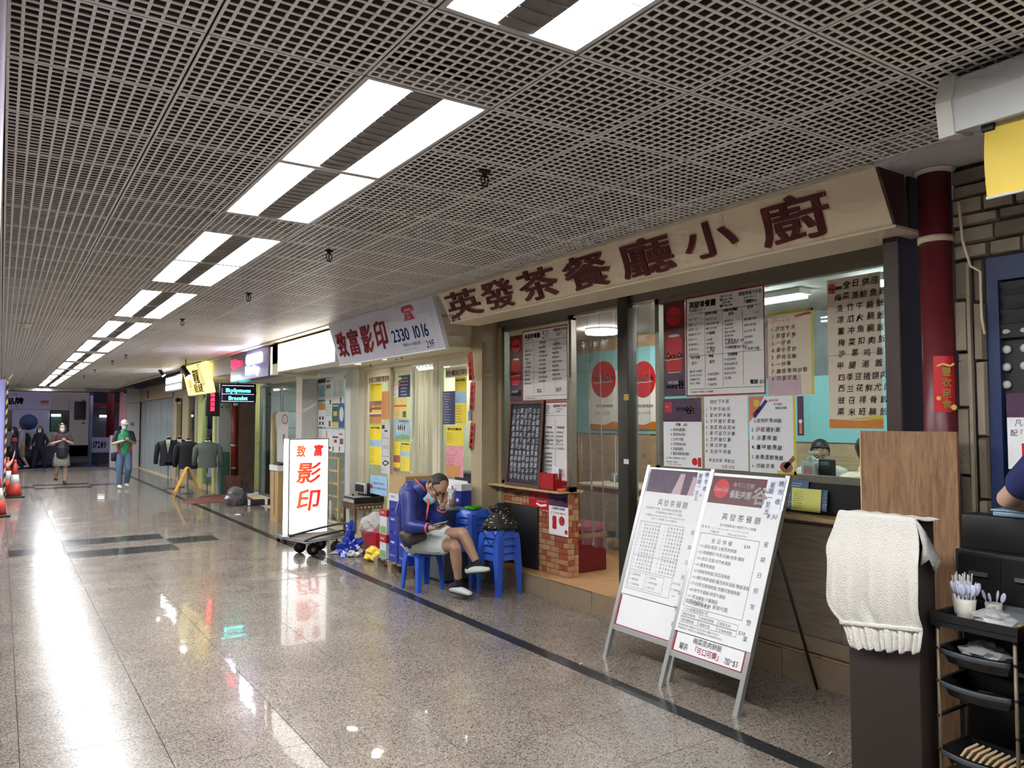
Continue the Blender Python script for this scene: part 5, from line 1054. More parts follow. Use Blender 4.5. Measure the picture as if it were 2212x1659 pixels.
o = tag(MB().tube([(.08, 17.0, .86), (.14, 17.8, .80), (.22, 19.0, .84), (.27, 19.9, .98)], [(.004, .05)] * 4, 6).build('barrier_tape', 'tape_pink'), 'red and white barrier tape strung from the cone to the hoarding', 'tape')
o = tag(MB().tube([at(37, 799, Z=CEIL - .012), at(25, 812, D=15.0), Vector((.09, 17.08, 2.43))], .006, 6).build('cable', 'white_metal'), 'thin white cable from the ceiling to the hoarding', 'cable')
# street
mat('asphalt', (70, 64, 84), 0.5, var=0.15, scale=3); mat('kerb', (128, 120, 116), 0.6); mat('night_building', (26, 22, 40), 0.7, var=0.3, scale=2); mat('shutter_grey', (86, 84, 92), 0.45, metal=0.4, var=0.15, scale=3); mat('bus_cream', (156, 150, 138), 0.4, var=0.05); mat('ad_lilac', (168, 164, 186), 0.45, var=0.04); mat('bus_glass', (16, 14, 36), 0.12); mat('ad_red', (150, 30, 62), 0.5); mat('post_blue', (66, 104, 126), 0.5)
mat('bus_dark', (34, 28, 48), 0.5)
struct('ground_street', MB().box(-12, 16, 31.3, 60, -.14, -.10), 'asphalt'); struct('trim_kerb', MB().box(-6, 8, 31.2, 31.5, -.1, .004), 'kerb')
rd = struct('ground_road_marks', MB().box(2.0, 7, 36.6, 36.9, -.1, -.02), 'kerb'); MB().box(2.0, 7, 38.0, 38.4, -.1, .05).build('kerb_step', 'kerb', rd)
# vehicle side with adverts
YB = 34.6
mat('leaf_blue_ad', (52, 74, 116), 0.5, var=0.3, scale=4)
t = thing('minibus', 'parked cream minibus with advert panel and dark windows beyond the corridor end', 'bus', (0, YB, -.1))
def bb(name, u0, v0, u1, v1, m, d0=0.0, d1=.05):
    a = at(u0, v0, Y=YB); c = at(u1, v1, Y=YB); return MB().box(a.x, c.x, -d0 - .03, .3, c.z + .1, a.z + .1).build(name, m, t) if d1 < 0 else MB().box(a.x, c.x, -d1, .0, c.z + .1, a.z + .1).build(name, m, t)
a = at(-60, 800, Y=YB); c = at(190, 985, Y=YB); MB().bbox(a.x, c.x, 0, 2.0, c.z + .1, 3.0, .05).build('body', 'bus_cream', t)
bb('advert_panel', -60, 846, 110, 884, 'ad_lilac', d1=.02); bb('window', -60, 885, 26, 932, 'bus_glass', d1=.015); bb('advert_window', 27, 885, 108, 932, 'ad_lilac', d1=.02); bb('window', 108, 886, 149, 932, 'bus_glass', d1=.02)
bb('body_side', -60, 934, 150, 965, 'bus_cream', d1=.02); bb('skirt', -60, 965, 190, 990, 'bus_dark', d1=.03); d_ = bb('door_frame', 151, 863, 189, 985, 'bus_cream', d1=.03); bb('door_window', 161, 867, 185, 906, 'bus_glass', d1=.04)
for q in ((162, 899, 171, 907), (178, 864, 184, 866), (178, 905, 184, 907), (177, 913, 183, 915)): bb('door_fitting', *q, 'bus_glass', d1=.045)
i = Ink()
for (n_, u, v, s) in (('品', 14, 872, .26), ('牌', 32, 872, .28)): p = at(u, v, Y=YB); i.text(p.x, p.z + .1, s, n_, bold=.04)
i.build('advert_characters', 'ad_red', t, plane_M((0, -.02, 0), (1, 0, 0), (0, 0, 1)), .004)
i = Ink(); p = at(20, 855, Y=YB); i.text(p.x, p.z + .1, .16, 'LIN'); p = at(20, 880, Y=YB); i.text(p.x, p.z + .1, .09, '手機', gap=.1); i.build('advert_lettering', 'sign_grey', t, plane_M((0, -.02, 0), (1, 0, 0), (0, 0, 1)), .004)
bb('advert_stamp', 88, 865, 105, 871, 'brown_poster', d1=.024); bb('advert_stamp', 88, 871, 105, 875, 'orange_poster', d1=.024)
p = at(55, 912, Y=YB); MB().lathe([(.30, -.024), (.30, -.02)], 30, M=Matrix.Translation((p.x + .1, 0, p.z + .1)) @ Matrix.Rotation(PI / 2, 4, 'X') @ Matrix.Translation((0, 0, .044))).build('advert_disc', 'leaf_blue_ad', t)
for u in (52, 330): pass
p = at(55, 975, Y=YB); MB().tube([(p.x, -.05, .42), (p.x, .2, .42)], .46, 26).build('wheel', 'rubber', t); MB().tube([(p.x, -.06, .42), (p.x, .1, .42)], .22, 20).build('hub', 'bus_dark', t)
glow('tube_far', (245, 250, 255), 8.0)
p = at(121, 897, Y=YB); MB().box(p.x - .16, p.x + .16, -.06, -.03, p.z + .06, p.z + .14).build('tube_reflection', 'tube_far', t)  # glowing bar stands for a tube lamp's reflection on the bus window
p = at(122, 908, Y=YB); MB().bbox(p.x - .18, p.x + .18, -.05, -.022, p.z - .3, p.z + .25, .02).build('mirror', 'green_poster', t)
# building across the street
bd = thing('far_building', 'dark building front with grey shutter across the street', 'building', (6, 41, -.1)); MB().box(-16, 10, 0, .4, 0, 6).build('wall', 'night_building', bd)
a = at(205, 880, Y=41); c = at(250, 960, Y=41); MB().box(a.x - 6 - .3, c.x - 6 + .4, -.04, 0, 0, a.z + .1).build('shutter', 'shutter_grey', bd)
MB().box(a.x - 6 - .4, c.x - 6 + .6, -.9, 0, a.z + .1, a.z + .3).build('canopy', 'maroon', bd)
p = at(227, 900, Y=41); t = thing('tube_lamp', 'bright white tube lamp under the far shop canopy', 'lamp', (p.x, 40.78, p.z)); MB().box(-.24, .24, 0, .04, -.03, .06).build('tube', 'tube_far', t); MB().box(-.26, .26, .04, .09, -.02, .08).build('holder', 'white_metal', t)
o = tag(MB().tube([(0, 0, -.1), (0, 0, 5)], .16, 12).build('red_column', 'pipe_red'), 'dark red column across the street behind the white-capped man', 'column'); p = at(239, 900, Y=38); o.location = (p.x, 38, 0)
t = thing('street_pole', 'pole banded white and teal beside the minibus door', 'pole', (at(197, 900, Y=33.6).x, 33.6, -.1)); MB().tube([(0, 0, 0), (0, 0, 2.0)], .055, 12).build('lower_band', 'post_blue', t); MB().tube([(0, 0, 2.0), (0, 0, 2.75)], .055, 12).build('middle_band', 'ad_lilac', t); MB().tube([(0, 0, 2.75), (0, 0, 4)], .055, 12).build('upper_band', 'post_blue', t)
a = at(196, 945, Y=36); c = at(236, 977, Y=36); s_ = Sheet('number_board', 'white board with large black digits by the kerb', 'board', plane_M((a.x, 36, c.z), (1, 0, 0), (0, 0, 1)), c.x - a.x, a.z - c.z, 'ad_lilac', t=.02); s_.ink('ink_black', lambda i: i.text(s_.w * .08, s_.h * .3, s_.h * .62, '17280', bold=.03, sx=s_.w * .9 / (s_.h * .62 * 3.0), slant=.1))
MB().box(0, s_.w, 0, .03, -(c.z + .1), 0).build('support', 'bus_dark', s_.root)
t = thing('bollard', 'short dark post with a red top at the street edge', 'bollard', (at(30, 1000, Y=31.6).x, 31.6, -.1)); MB().tube([(0, 0, 0), (0, 0, 1.05)], .07, 12).build('post', 'bus_dark', t); MB().lathe([(.08, 1.05), (.09, 1.12), (.05, 1.2)], 12).build('cap', 'cone_red', t)
# ================================================================ stools, boxes, trolley, boards on the corridor floor
mat('stool_blue', (48, 92, 196), 0.32, var=0.06, scale=5)
def sq_ring(h, z, r=.35, n=32):
    out = []
    for j in range(n):
        q = 2 * PI * j / n; c_, s_ = math.cos(q), math.sin(q); p = 4.0
        k = (abs(c_) ** p + abs(s_) ** p) ** (-1 / p); out.append((h * k * c_, h * k * s_, z))
    return out
def stool_seat():
    n = 32; rings = [sq_ring(.02, .410), sq_ring(.10, .411), sq_ring(.118, .408), sq_ring(.127, .398), sq_ring(.138, .342), sq_ring(.150, .334), sq_ring(.144, .332), sq_ring(.133, .342), sq_ring(.118, .396)]
    vs = [p for r in rings for p in r]; fs = [(k * n + j, k * n + (j + 1) % n, (k + 1) * n + (j + 1) % n, (k + 1) * n + j) for k in range(len(rings) - 1) for j in range(n)]
    fs.append(tuple(range(n)))
    return MB().add(vs, fs, 0, True)
def stool_leg(sx, sy):
    m = MB(); secs = []
    for (c_, a, z) in ((.158, .042, 0), (.146, .058, .26), (.138, .078, .345), (.132, .085, .372)):
        t_ = .012; secs.append([(c_, c_ - a, z), (c_, c_, z), (c_ - a, c_, z), (c_ - a, c_ - t_, z), (c_ - t_, c_ - t_, z), (c_ - t_, c_ - a, z)])
    vs = [(p[0] * sx, p[1] * sy, p[2]) for s in secs for p in s]; n = 6
    fs = [(k * n + j, k * n + (j + 1) % n, (k + 1) * n + (j + 1) % n, (k + 1) * n + j) for k in range(3) for j in range(n)] + [tuple(range(n)), tuple(18 + j for j in range(n))]
    m.add(vs, fs)
    for z in (.04, .075, .11): m.box(min(sx * .15, sx * .13), max(sx * .15, sx * .13), min(sy * .15, sy * .13), max(sy * .15, sy * .13), z, z + .004)
    return m
proto = thing('plastic_stool', 'blue plastic stool carrying the seated man', 'stool', (3.536, 6.935, 0), .10, 'blue plastic stools')
stool_seat().build('seat', 'stool_blue', proto)
for sx, sy in ((1, 1), (1, -1), (-1, 1), (-1, -1)): stool_leg(sx, sy).build('leg', 'stool_blue', proto)
pos = ['bottom', 'second from the bottom', 'third from the bottom', 'fourth from the bottom', 'fifth from the bottom', 'top']
for k in range(4): dup(proto, (4.06, 6.34, k * .07), .17, 'blue plastic stool, %s in the front stack under the patterned bag' % (pos[k] if k < 3 else 'top one'))
for k in range(6): dup(proto, (4.09, 6.86, k * .07), .12, 'blue plastic stool, %s in the rear stack under the green ashtray' % pos[k])
mat('ash_green', (70, 176, 30), 0.35)
t = thing('ashtray', 'bright green plastic ashtray on the rear stool stack', 'ashtray', (4.04, 6.80, .762), .3); MB().bbox(-.055, .055, -.055, .055, 0, .012, .004).build('base', 'ash_green', t)
m = MB()
for q in ((-.06, .06, -.06, -.045), (-.06, .06, .045, .06), (-.06, -.045, -.045, .045), (.045, .06, -.045, .045)): m.box(*q, .012, .034)
m.build('rim', 'ash_green', t)
# patterned drawstring bag
def pattern_mat():
    m, n, l = _new('floral_bag'); p = n['Principled BSDF']; tc = n.new('ShaderNodeTexCoord'); vo = n.new('ShaderNodeTexVoronoi'); vo.inputs['Scale'].default_value = 34
    mp = n.new('ShaderNodeMapping'); mp.inputs['Scale'].default_value = (1, .6, 1.2); mp.inputs['Rotation'].default_value = (.4, .7, .3)
    l.new(tc.outputs['Object'], mp.inputs[0]); l.new(mp.outputs[0], vo.inputs[0]); rp = n.new('ShaderNodeValToRGB'); l.new(vo.outputs['Distance'], rp.inputs[0])
    rp.color_ramp.elements[0].color = (*srgb(206, 196, 150), 1); rp.color_ramp.elements[0].position = .22; rp.color_ramp.elements[1].color = (*srgb(20, 18, 18), 1); rp.color_ramp.elements[1].position = .27
    l.new(rp.outputs[0], p.inputs['Base Color']); p.inputs['Roughness'].default_value = .6
pattern_mat(); mat('cord_black', (18, 18, 24), 0.6)
t = thing('drawstring_bag', 'black floral drawstring bag on the front stack of blue stools', 'bag', (4.06, 6.33, .622), .0)
secs = [(0.0, .175, .13), (.03, .18, .135), (.07, .15, .11), (.11, .115, .09), (.145, .085, .07), (.165, .075, .06), (.19, .10, .085), (.205, .105, .085)]
n = 30; vs = []; fs = []; rr = random.Random(4)
for (z, a, b_) in secs:
    for j in range(n):
        q = 2 * PI * j / n; k = 1 + .09 * math.sin(q * 7 + z * 20) * (z / .1 if z < .1 else 1) + .05 * math.sin(q * 3 + z * 40); p_ = rot((a * k * math.cos(q), b_ * k * math.sin(q)), -.5); vs.append((p_[0], p_[1], z + (.012 * math.sin(q * 5) if z > .15 else 0)))
for k in range(len(secs) - 1):
    for j in range(n): fs.append((k * n + j, k * n + (j + 1) % n, (k + 1) * n + (j + 1) % n, (k + 1) * n + j))
fs += [tuple(range(n)), tuple((len(secs) - 1) * n + j for j in range(n))]
MB().add(vs, fs, 0, True).build('bag', 'floral_bag', t)
m = MB(); B = lambda a, z: Vector((-.13, -.10, 0)) + Vector((RT.x, RT.y, 0)) * a + Vector((0, 0, z))
for (x0, x1, d) in ((-.10, .04, -.13), (-.02, .11, -.075)):
    m.tube([B(x0, .02)] + [B(x0 + (x1 - x0) * q, d * math.sin(PI * q) - .0) for q in (.0, .2, .4, .5, .6, .8, 1.0)] + [B(x1, .03)], .004, 6)
m.build('drawstring', 'cord_black', t)
m = MB(); crumple(m, (0.0, 0, .19), (.06, .05, .055), 9); m.build('knot', 'cord_black', t)
# grey metal crate behind the man, with cup and carton
mat('crate_navy', (52, 62, 88), 0.5, var=0.12); mat('tin_grey', (128, 134, 138), 0.4, metal=0.5, var=0.2, scale=4); mat('crate_dark', (48, 48, 50), 0.5)
t = thing('metal_bin', 'grey and navy steel cupboard used as a side table behind the seated man', 'cupboard', (3.80, 6.98, 0), .06)
MB().bbox(0, .4, 0, .36, .03, .74, .006).build('body', 'tin_grey', t); MB().box(-.006, 0, .0, .36, .42, .73).build('panel', 'crate_navy', t); MB().box(0, .4, -.006, 0, .40, .73).build('panel', 'crate_navy', t); MB().bbox(-.02, .41, -.02, .38, .74, .765, .006).build('top', 'tin_grey', t); MB().box(.02, .38, .02, .34, 0, .03).build('feet', 'crate_dark', t)
glass('cup_clear', (236, 240, 240), 1.3, .08, .08); mat('milk_tea', (164, 110, 66), 0.35)
t = thing('drink_cup', 'clear plastic cup of milk tea beside the seated man\'s hand', 'cup', (3.96, 7.10, .766)); MB().lathe([(.030, 0), (.032, .005), (.045, .19)], 20).build('cup', 'cup_clear', t); MB().lathe([(.0295, .006), (.034, .075)], 20).build('tea', 'milk_tea', t)
mat('carton_blue', (36, 52, 150), 0.45, var=0.06); mat('carton_white', (206, 206, 212), 0.5); mat('carton_brown', (176, 146, 100), 0.6, var=0.08, scale=6)
t = thing('paper_carton', 'small blue and white paper carton beside the clear cup', 'carton', (4.11, 7.14, .766), .2); MB().box(-.07, .07, -.06, .06, 0, .16).build('body', 'carton_blue', t); MB().box(-.075, .075, -.065, .065, .16, .23).build('lid', 'carton_white', t); MB().lathe([(.022, 0), (.022, .002)], 16, M=plane_M((-.071, 0, .06), (0, -1, 0), (0, 0, 1))).build('seal', 'carton_white', t)
# pallet and cartons
wood('pallet_wood', (118, 104, 84), (156, 142, 118), 4, (8, 1, 8)); 
t = thing('wooden_pallet', 'weathered wooden pallet under the blue cartons', 'pallet', (3.60, 7.42, 0))
for k in range(6): MB().box(0, .62, .01 + k * .145, .10 + k * .145, .105, .122).build('deck_board', 'pallet_wood', t)
for y in (.0, .37, .74):
    for x in (0, .26, .52): MB().box(x, x + .09, y + .02, y + .12, 0.02, .085).build('block', 'pallet_wood', t)
    MB().box(0, .62, y + .02, y + .12, .085, .105).build('stringer', 'pallet_wood', t)
    MB().box(0, .62, y + .02, y + .12, 0, .02).build('foot_board', 'pallet_wood', t)
def carton(x, y, z, label, rz=0, w=.30, d=.225, h=.247, body='carton_blue', lid='carton_blue', band=.085, kind=0):
    t = thing('paper_box', label, 'box', (x, y, z), rz, 'cartons stacked on the pallet'); MB().box(-w / 2, w / 2, -d / 2, d / 2, 0, h - band - .002).build('body', body, t); MB().box(-w / 2 - .003, w / 2 + .003, -d / 2 - .003, d / 2 + .003, h - band, h).build('lid', lid, t)
    i = Ink(); j = Ink()
    if kind == 0:
        for k in range(4): i.rect(.05 + k * .026, h - band + .035, .063 + k * .026, h - band + .058)
        i.text(.03, .055, .035, 'Paper', bold=.03, slant=.2); i.text(.13, .055, .03, 'A4'); 
    else: i.text(.03, h - band + .03, .03, '復印紙')
    i.build('print', 'sign_dark' if lid == 'carton_white' and kind == 0 else 'ink_white', t, plane_M((-w / 2 - .003, d / 2, 0), (0, -1, 0), (0, 0, 1)), .0006)
    if kind == 2: MB().box(-w / 2 - .004, -w / 2 - .003, -d / 2 + .02, d / 2 - .02, .01, .09).build('leaf_print', 'leaf_print', t)
    return t
lv = ['bottom', 'middle', 'top']
for k in range(3):
    carton(3.78, 7.825, .124 + k * .249, 'blue paper carton, %s of the front column nearest the red tub' % lv[k], .02 * (k - 1), lid='carton_white' if k == 2 else 'carton_blue')
    carton(3.78, 7.58, .124 + k * .249, 'blue paper carton, %s of the column beside the seated man' % lv[k], -.03 * (k - 1))
mat('carton_red', (176, 34, 44), 0.5)
carton(3.74, 8.06, .124, 'white and green carton with red lid at the bottom of the narrow column', 0, .26, .17, .27, 'carton_white', 'carton_red', .09, 2)
carton(3.74, 8.06, .395, 'white and green carton with red lid on top of the narrow column', .04, .26, .17, .27, 'carton_white', 'carton_red', .07, 2)
t = thing('cardboard_box', 'plain brown cardboard box on top of the blue cartons', 'box', (3.80, 7.73, .872)); MB().box(-.17, .2, -.2, .22, 0, .19).build('body', 'carton_brown', t)
for s in (-1, 1): MB().box(-.17, .2, .01 + s * .105 - .1, .01 + s * .105 + .1, .191, .195).build('flap', 'carton_brown', t)
MB().box(-.172, -.17, -.02, .0, 0, .19).build('seam', 'shop_tan', t)
# flatbed trolley lying loaded low
mat('trolley_dark', (46, 44, 42), 0.45, metal=0.3, var=0.15); mat('tyre', (30, 30, 30), 0.65); 
t = thing('hand_trolley', 'low dark hand trolley with four black wheels and folded tube handle', 'trolley', (3.40, 9.52, 0), .0)
L4 = [(-.14, -.15), (.18, -.12), (-.21, .14), (.09, .23)]
dk = [(-.42, .08, .2), (-.30, -.34, .19), (.34, -.14, .2), (.22, .28, .21)]
m = MB(); m.add([(a, b, c + q) for q in (0, .018) for a, b, c in dk], [(0, 1, 2, 3), (4, 5, 6, 7), (0, 1, 5, 4), (1, 2, 6, 5), (2, 3, 7, 6), (3, 0, 4, 7)]); m.build('deck', 'trolley_dark', t)
MB().tube([dk[0], dk[1], dk[2], dk[3], dk[0]], .012, 8).build('deck_rim', 'tin_grey', t)
MB().tube([(-.36, .08, .23), (.1, .28, .27), (.36, .32, .30), (.46, .22, .31), (.44, .0, .30), (.33, -.10, .28), (-.1, -.24, .25), (-.30, -.33, .22)], .014, 10).build('handle', 'dark_steel', t)
for (x, y) in L4:
    wo = MB().tube([(x, y - .022, .075), (x, y + .022, .075)], .073, 22).build('wheel', 'tyre', t); MB().tube([(x, y - .026, .075), (x, y + .026, .075)], .028, 14).build('hub', 'tin_grey', wo)
    MB().tube([(x, y, .075), (x, y, .2)], .012, 8).build('fork', 'dark_steel', t)
# standing light box sign
def grad():
    m, n, l = _new('lit_gradient'); m.cycles.emission_sampling = 'NONE'; p = n['Principled BSDF']; tc = n.new('ShaderNodeTexCoord'); sp = n.new('ShaderNodeSeparateXYZ'); rp = n.new('ShaderNodeValToRGB'); mr = n.new('ShaderNodeMapRange'); mr.inputs[1].default_value = .12; mr.inputs[2].default_value = .48
    l.new(tc.outputs['Object'], sp.inputs[0]); l.new(sp.outputs[0], mr.inputs[0]); l.new(mr.outputs[0], rp.inputs[0]); rp.color_ramp.elements[0].color = (*srgb(232, 116, 66), 1); rp.color_ramp.elements[1].color = (*srgb(212, 24, 44), 1)
    l.new(rp.outputs[0], p.inputs['Base Color']); l.new(rp.outputs[0], p.inputs['Emission Color']); p.inputs['Emission Strength'].default_value = 0.55
grad(); glow('lightbox_face', (255, 255, 252), 2.3); glow('lit_green', (150, 220, 180), .9)
t = thing('lightbox_stand', 'standing white light box with red and orange characters on a wheeled base', 'light box', (3.30, 10.50, 0), .03)
MB().box(0, .57, 0.0, .2, .10, 1.42).build('housing', 'white_alu', t); MB().box(.012, .558, -.006, 0, .12, 1.405).build('face', 'lightbox_face', t); MB().box(-.006, 0, .02, .19, .11, 1.41).build('side_face', 'lightbox_face', t)
f = MB()
for q in ((0, .57, .105, .12), (0, .57, 1.405, 1.42), (0, .012, .12, 1.405), (.558, .57, .12, 1.405)): f.box(q[0], q[1], -.012, 0.0, q[2], q[3])
f.build('frame', 'brushed_frame', t); MB().box(-.1, .62, -.08, .3, .065, .10).build('base', 'tin_grey', t)
for x in (-.05, .55):
    for y in (-.03, .24): MB().tube([(x - .015, y, .032), (x + .015, y, .032)], .032, 14).build('castor', 'tyre', t)
Ml = plane_M((0, -.006, 0), (1, 0, 0), (0, 0, 1))
for ch, x0, x1, z0, z1 in (('致', .10, .24, 1.16, 1.33), ('富', .35, .49, 1.17, 1.34), ('影', .10, .46, .80, 1.09), ('印', .11, .46, .42, .72)):
    i = Ink(); i.text(0, 0, 1, ch, bold=.04 if x1 - x0 < .2 else .026, slant=.12, res=3); xs = [a for a, _ in i.v]; ys = [b for _, b in i.v]
    i.v = [(x0 + (a - min(xs)) / (max(xs) - min(xs)) * (x1 - x0), z0 + (b - min(ys)) / (max(ys) - min(ys)) * (z1 - z0)) for a, b in i.v]; i.build('letter', 'lit_gradient', t, Ml, .002)
i = Ink(); i.text(.5, .34, .05, '影印', vert=True); i.text(.43, .34, .05, '打印', vert=True); i.build('small_lettering', 'lit_green', t, Ml, .002)
o = tag(MB().tube([(3.9, 10.55, 1.0), (3.97, 10.62, .8), (3.99, 10.7, .5), (4.1, 10.8, .25), (4.25, 10.7, .05), (4.2, 10.3, .012)], .007, 6).build('power_cable', 'cream_paint'), 'pale power cable hanging from the standing light box', 'cable')
# tall cardboard cartons left of the light box
t = thing('cardboard_carton', 'tall brown cardboard carton left of the standing light box, white cover on top', 'carton', (3.82, 12.7, 0), 0); MB().box(0, .34, 0, .42, 0, .84).build('body', 'carton_brown', t); MB().box(-.004, 0, .19, .21, .1, .84).build('slit', 'dark_wood', t); MB().box(-.02, .36, -.02, .44, .84, .93).build('cover', 'white_metal', t); MB().bbox(.02, .3, .03, .34, .93, .96, .01).build('tray', 'matt_black', t)
# binding machine on a slotted angle stand
mat('angle_brown', (112, 84, 62), 0.5, metal=0.3, var=0.15); mat('mach_silver', (196, 196, 194), 0.4, metal=0.4)
t = thing('angle_table', 'small brown slotted-angle steel stand under the binding machine', 'table', (4.18, 10.30, 0), 0.0)
for (x, y) in ((0, 0), (.4, 0), (0, .4), (.4, .4)): MB().box(x, x + .03, y, y + .03, 0, .47).build('leg', 'angle_brown', t)
MB().box(-.01, .44, -.01, .44, .47, .495).build('top', 'angle_brown', t)
for q in ((-.006, 0, .0, .43), (.0, .43, -.006, 0)): 
    mm = MB().box(q[0], q[1], q[2], q[3], .41, .47); mm.build('apron', 'angle_brown', t)
i = Ink()
for k in range(7): i.rect(.03 + k * .057, .432, .055 + k * .057, .447)
i.build('slot', 'ink_white', t, plane_M((0, -.006, 0), (1, 0, 0), (0, 0, 1)), .001); 
t = thing('binding_machine', 'black and silver comb binding machine on the small brown stand', 'machine', (4.17, 10.30, .496), 0.0)
MB().bbox(0, .46, .0, .4, 0, .085, .008).build('base', 'matt_black', t); MB().box(.01, .25, -.004, .4, .086, .096).build('work_plate', 'mach_silver', t); MB().bbox(.2, .45, .04, .38, .096, .27, .015).build('punch_head', 'matt_black', t); MB().bbox(.17, .21, .03, .39, .13, .28, .01).build('front_cover', 'mach_silver', t); MB().box(.160, .17, .06, .36, .15, .25).build('slot', 'matt_black', t); MB().box(-.008, .0, .0, .4, .01, .06).build('drawer', 'mach_silver', t); MB().lathe([(.012, 0), (.012, .03)], 12, M=Matrix.Translation((.06, .2, .096))).build('knob', 'matt_black', t); MB().lathe([(.03, 0), (.03, .04)], 16, M=Matrix.Translation((.455, .08, .17)) @ Matrix.Rotation(PI / 2, 4, 'X')).build('lever_hub', 'matt_black', t)
# red tub with bags and rubbish
mat('tub_red', (186, 30, 42), 0.4); glass('bag_film', (240, 236, 236), 1.0, .35, .25)
t = thing('red_tub', 'red plastic tub with a translucent bag over it beside the cartons', 'tub', (4.02, 9.0, 0)); MB().add([(sx * (.16 + .03 * k) , sy * (.2 + .03 * k), .3 * k) for k in (0, 1) for sx, sy in ((-1, -1), (1, -1), (1, 1), (-1, 1))], [(0, 1, 2, 3), (0, 1, 5, 4), (1, 2, 6, 5), (2, 3, 7, 6), (3, 0, 4, 7), (4, 5, 6, 7)]).build('tub', 'tub_red', t); m = MB(); crumple(m, (-.03, .02, .36), (.24, .26, .16), 12); m.build('plastic_bag', 'bag_film', t)
mat('foil_blue', (44, 70, 170), 0.25, metal=0.3, var=0.5, scale=12); mat('wrap_yellow', (226, 196, 60), 0.4, var=0.3, scale=14)
t = thing('rubbish_bag', 'crumpled shiny blue packaging on the floor before the red tub', 'packaging', (3.66, 9.14, 0)); m = MB(); crumple(m, (0, 0, .08), (.13, .15, .13), 21, amp=.7); m.build('foil', 'foil_blue', t); m = MB(); crumple(m, (.0, -.1, .05), (.1, .08, .07), 27, amp=.8); m.build('foil', 'paper_white', t); m = MB(); crumple(m, (.02, .05, .26), (.05, .07, .12), 33, amp=.6); m.build('foil', 'foil_blue', t)
t = thing('wrapper', 'crumpled yellow wrapper on the floor beside the pallet', 'wrapper', (3.74, 8.60, 0)); m = MB(); crumple(m, (0, 0, .07), (.1, .14, .09), 41, amp=.5); m.build('wrap', 'wrap_yellow', t)
t = thing('rag', 'flattened white rag on the floor beside the trolley wheels', 'rag', (3.62, 9.36, 0)); m = MB(); crumple(m, (0, 0, .02), (.12, .10, .03), 51, amp=.5); m.build('cloth', 'paper_white', t)
t = thing('cardboard_pile', 'flattened brown cardboard pieces behind the trolley', 'cardboard', (4.0, 9.85, 0), .1)
for k in range(4): MB().box(-.2 + .02 * k, .2, -.3 + .03 * k, .22, .03 * k, .03 * k + .026).build('sheet', 'carton_brown', t)
for (u, v, l) in ((853, 1250, 'white cigarette butt beside the pallet'), (846, 1270, 'white cigarette butt on the black floor strip'), (1792, 1632, 'white cigarette butt on the floor beside the dark pedestal'), (1252, 1437, 'pale scrap on the black floor strip')):
    p = at(u, v, Z=0); o = tag(MB().tube([(0, 0, .005), (.03, .012, .005)], .004, 6).build('cigarette_butt', 'paper_white'), l, 'litter'); o.location = (p.x, p.y, 0)
# ---- two folding menu boards
mat('board_alu', (188, 190, 188), 0.35, metal=0.7, var=0.06); mat('poster_holder', (222, 226, 230), 0.3)
def a_board(name, label, y1, y0, x0, x1, ztop):
    t = thing(name, label, 'menu board', (x0, y1, 0)); w = y1 - y0; dx = (Vector((x1 - x0, 0, ztop))); H_ = dx.length; u_ = dx.normalized()
    M = plane_M((0, 0, 0), (0, -1, 0), u_)
    for a in (0, w - .032): MB().box(a, a + .032, .0, H_, -.03, .0, M=M).build('post', 'board_alu', t)
    for z in (.20, H_ - .05): MB().box(.032, w - .032, z, z + .035, -.025, -.003, M=M).build('rail', 'board_alu', t)
    MB().box(.032, w - .032, .235, H_ - .05, -.018, -.008, M=M).build('panel', 'paper_white', t)
    i = Ink(); i.rect(.034, .24, .048, .45); i.rect(.034, .236, w - .034, .243); i.rect(w - .048, .24, w - .034, .45); i.build('red_border', 'border_red', t, M, -.0075)
    # rear legs
    for a in (.02, w - .03): MB().tube([M @ Vector((a, H_ * .72, -.03)), Vector((x0 + .78 - x0, -a, .0))], .009, 8).build('rear_leg', 'trolley_dark', t)
    return t, M, w, H_
def sheet_on(t, M, x0, y0, x1, y1, m, lift=.001):
    MB().box(x0, x1, y0, y1, lift, lift + .001, M=M).build('paper', m, t)
# left board
t, M, w, H_ = a_board('menu_board', 'left white folding menu board with a dense printed table of dishes', 4.25, 3.60, 3.59, 4.04, 1.335)
sheet_on(t, M, .05, H_ - .24, w - .12, H_ - .03, 'purple_print'); i = Ink(); i.poly([(w * .45, H_ - .23), (w * .55, H_ - .05), (w * .62, H_ - .05), (w * .6, H_ - .23)]); i.poly([(w * .7, H_ - .2), (w * .74, H_ - .06), (w * .8, H_ - .08), (w * .78, H_ - .2)]); i.build('photo', 'pale_print', t, M, .003)
sheet_on(t, M, .04, .46, w - .01, H_ - .20, 'paper_white', .003); sheet_on(t, M, w - .14, H_ - .26, w - .02, H_ - .02, 'poster_holder', .002)
i = Ink(); P0 = H_ - .29; i.text(w * .3, P0, .052, '英發茶餐廳', gap=.008); i.text(w * .14, P0 - .035, .02, '本店照常下午餐   天天新款$38起配例湯'); i.text(w * .3, P0 - .06, .018, '長沙灣順寧道29號地下37-51號舖'); i.text(w * .16, P0 - .085, .017, '外賣電話:27646608/27646228   Whatsapp:52629630'); i.text(w * .26, P0 - .108, .016, '由早上十一時供應 9-10人 外賣加1元')
yy = P0 - .13
i.frame(.07, .50, w * .76, yy, .0025)
for q in (.70, .92): i.rect(.07, .5 + (yy - .5) * (q - .42), w * .76, .5 + (yy - .5) * (q - .42) + .0022)
i.rect(w * .42, .5 + (yy - .5) * .28, w * .423, yy)
bank = '咖喱牛肉煎蛋叉燒豬扒飯豆腐斑腩椒鹽魚柳瓜雞翼粟米肉粒炒河粉'
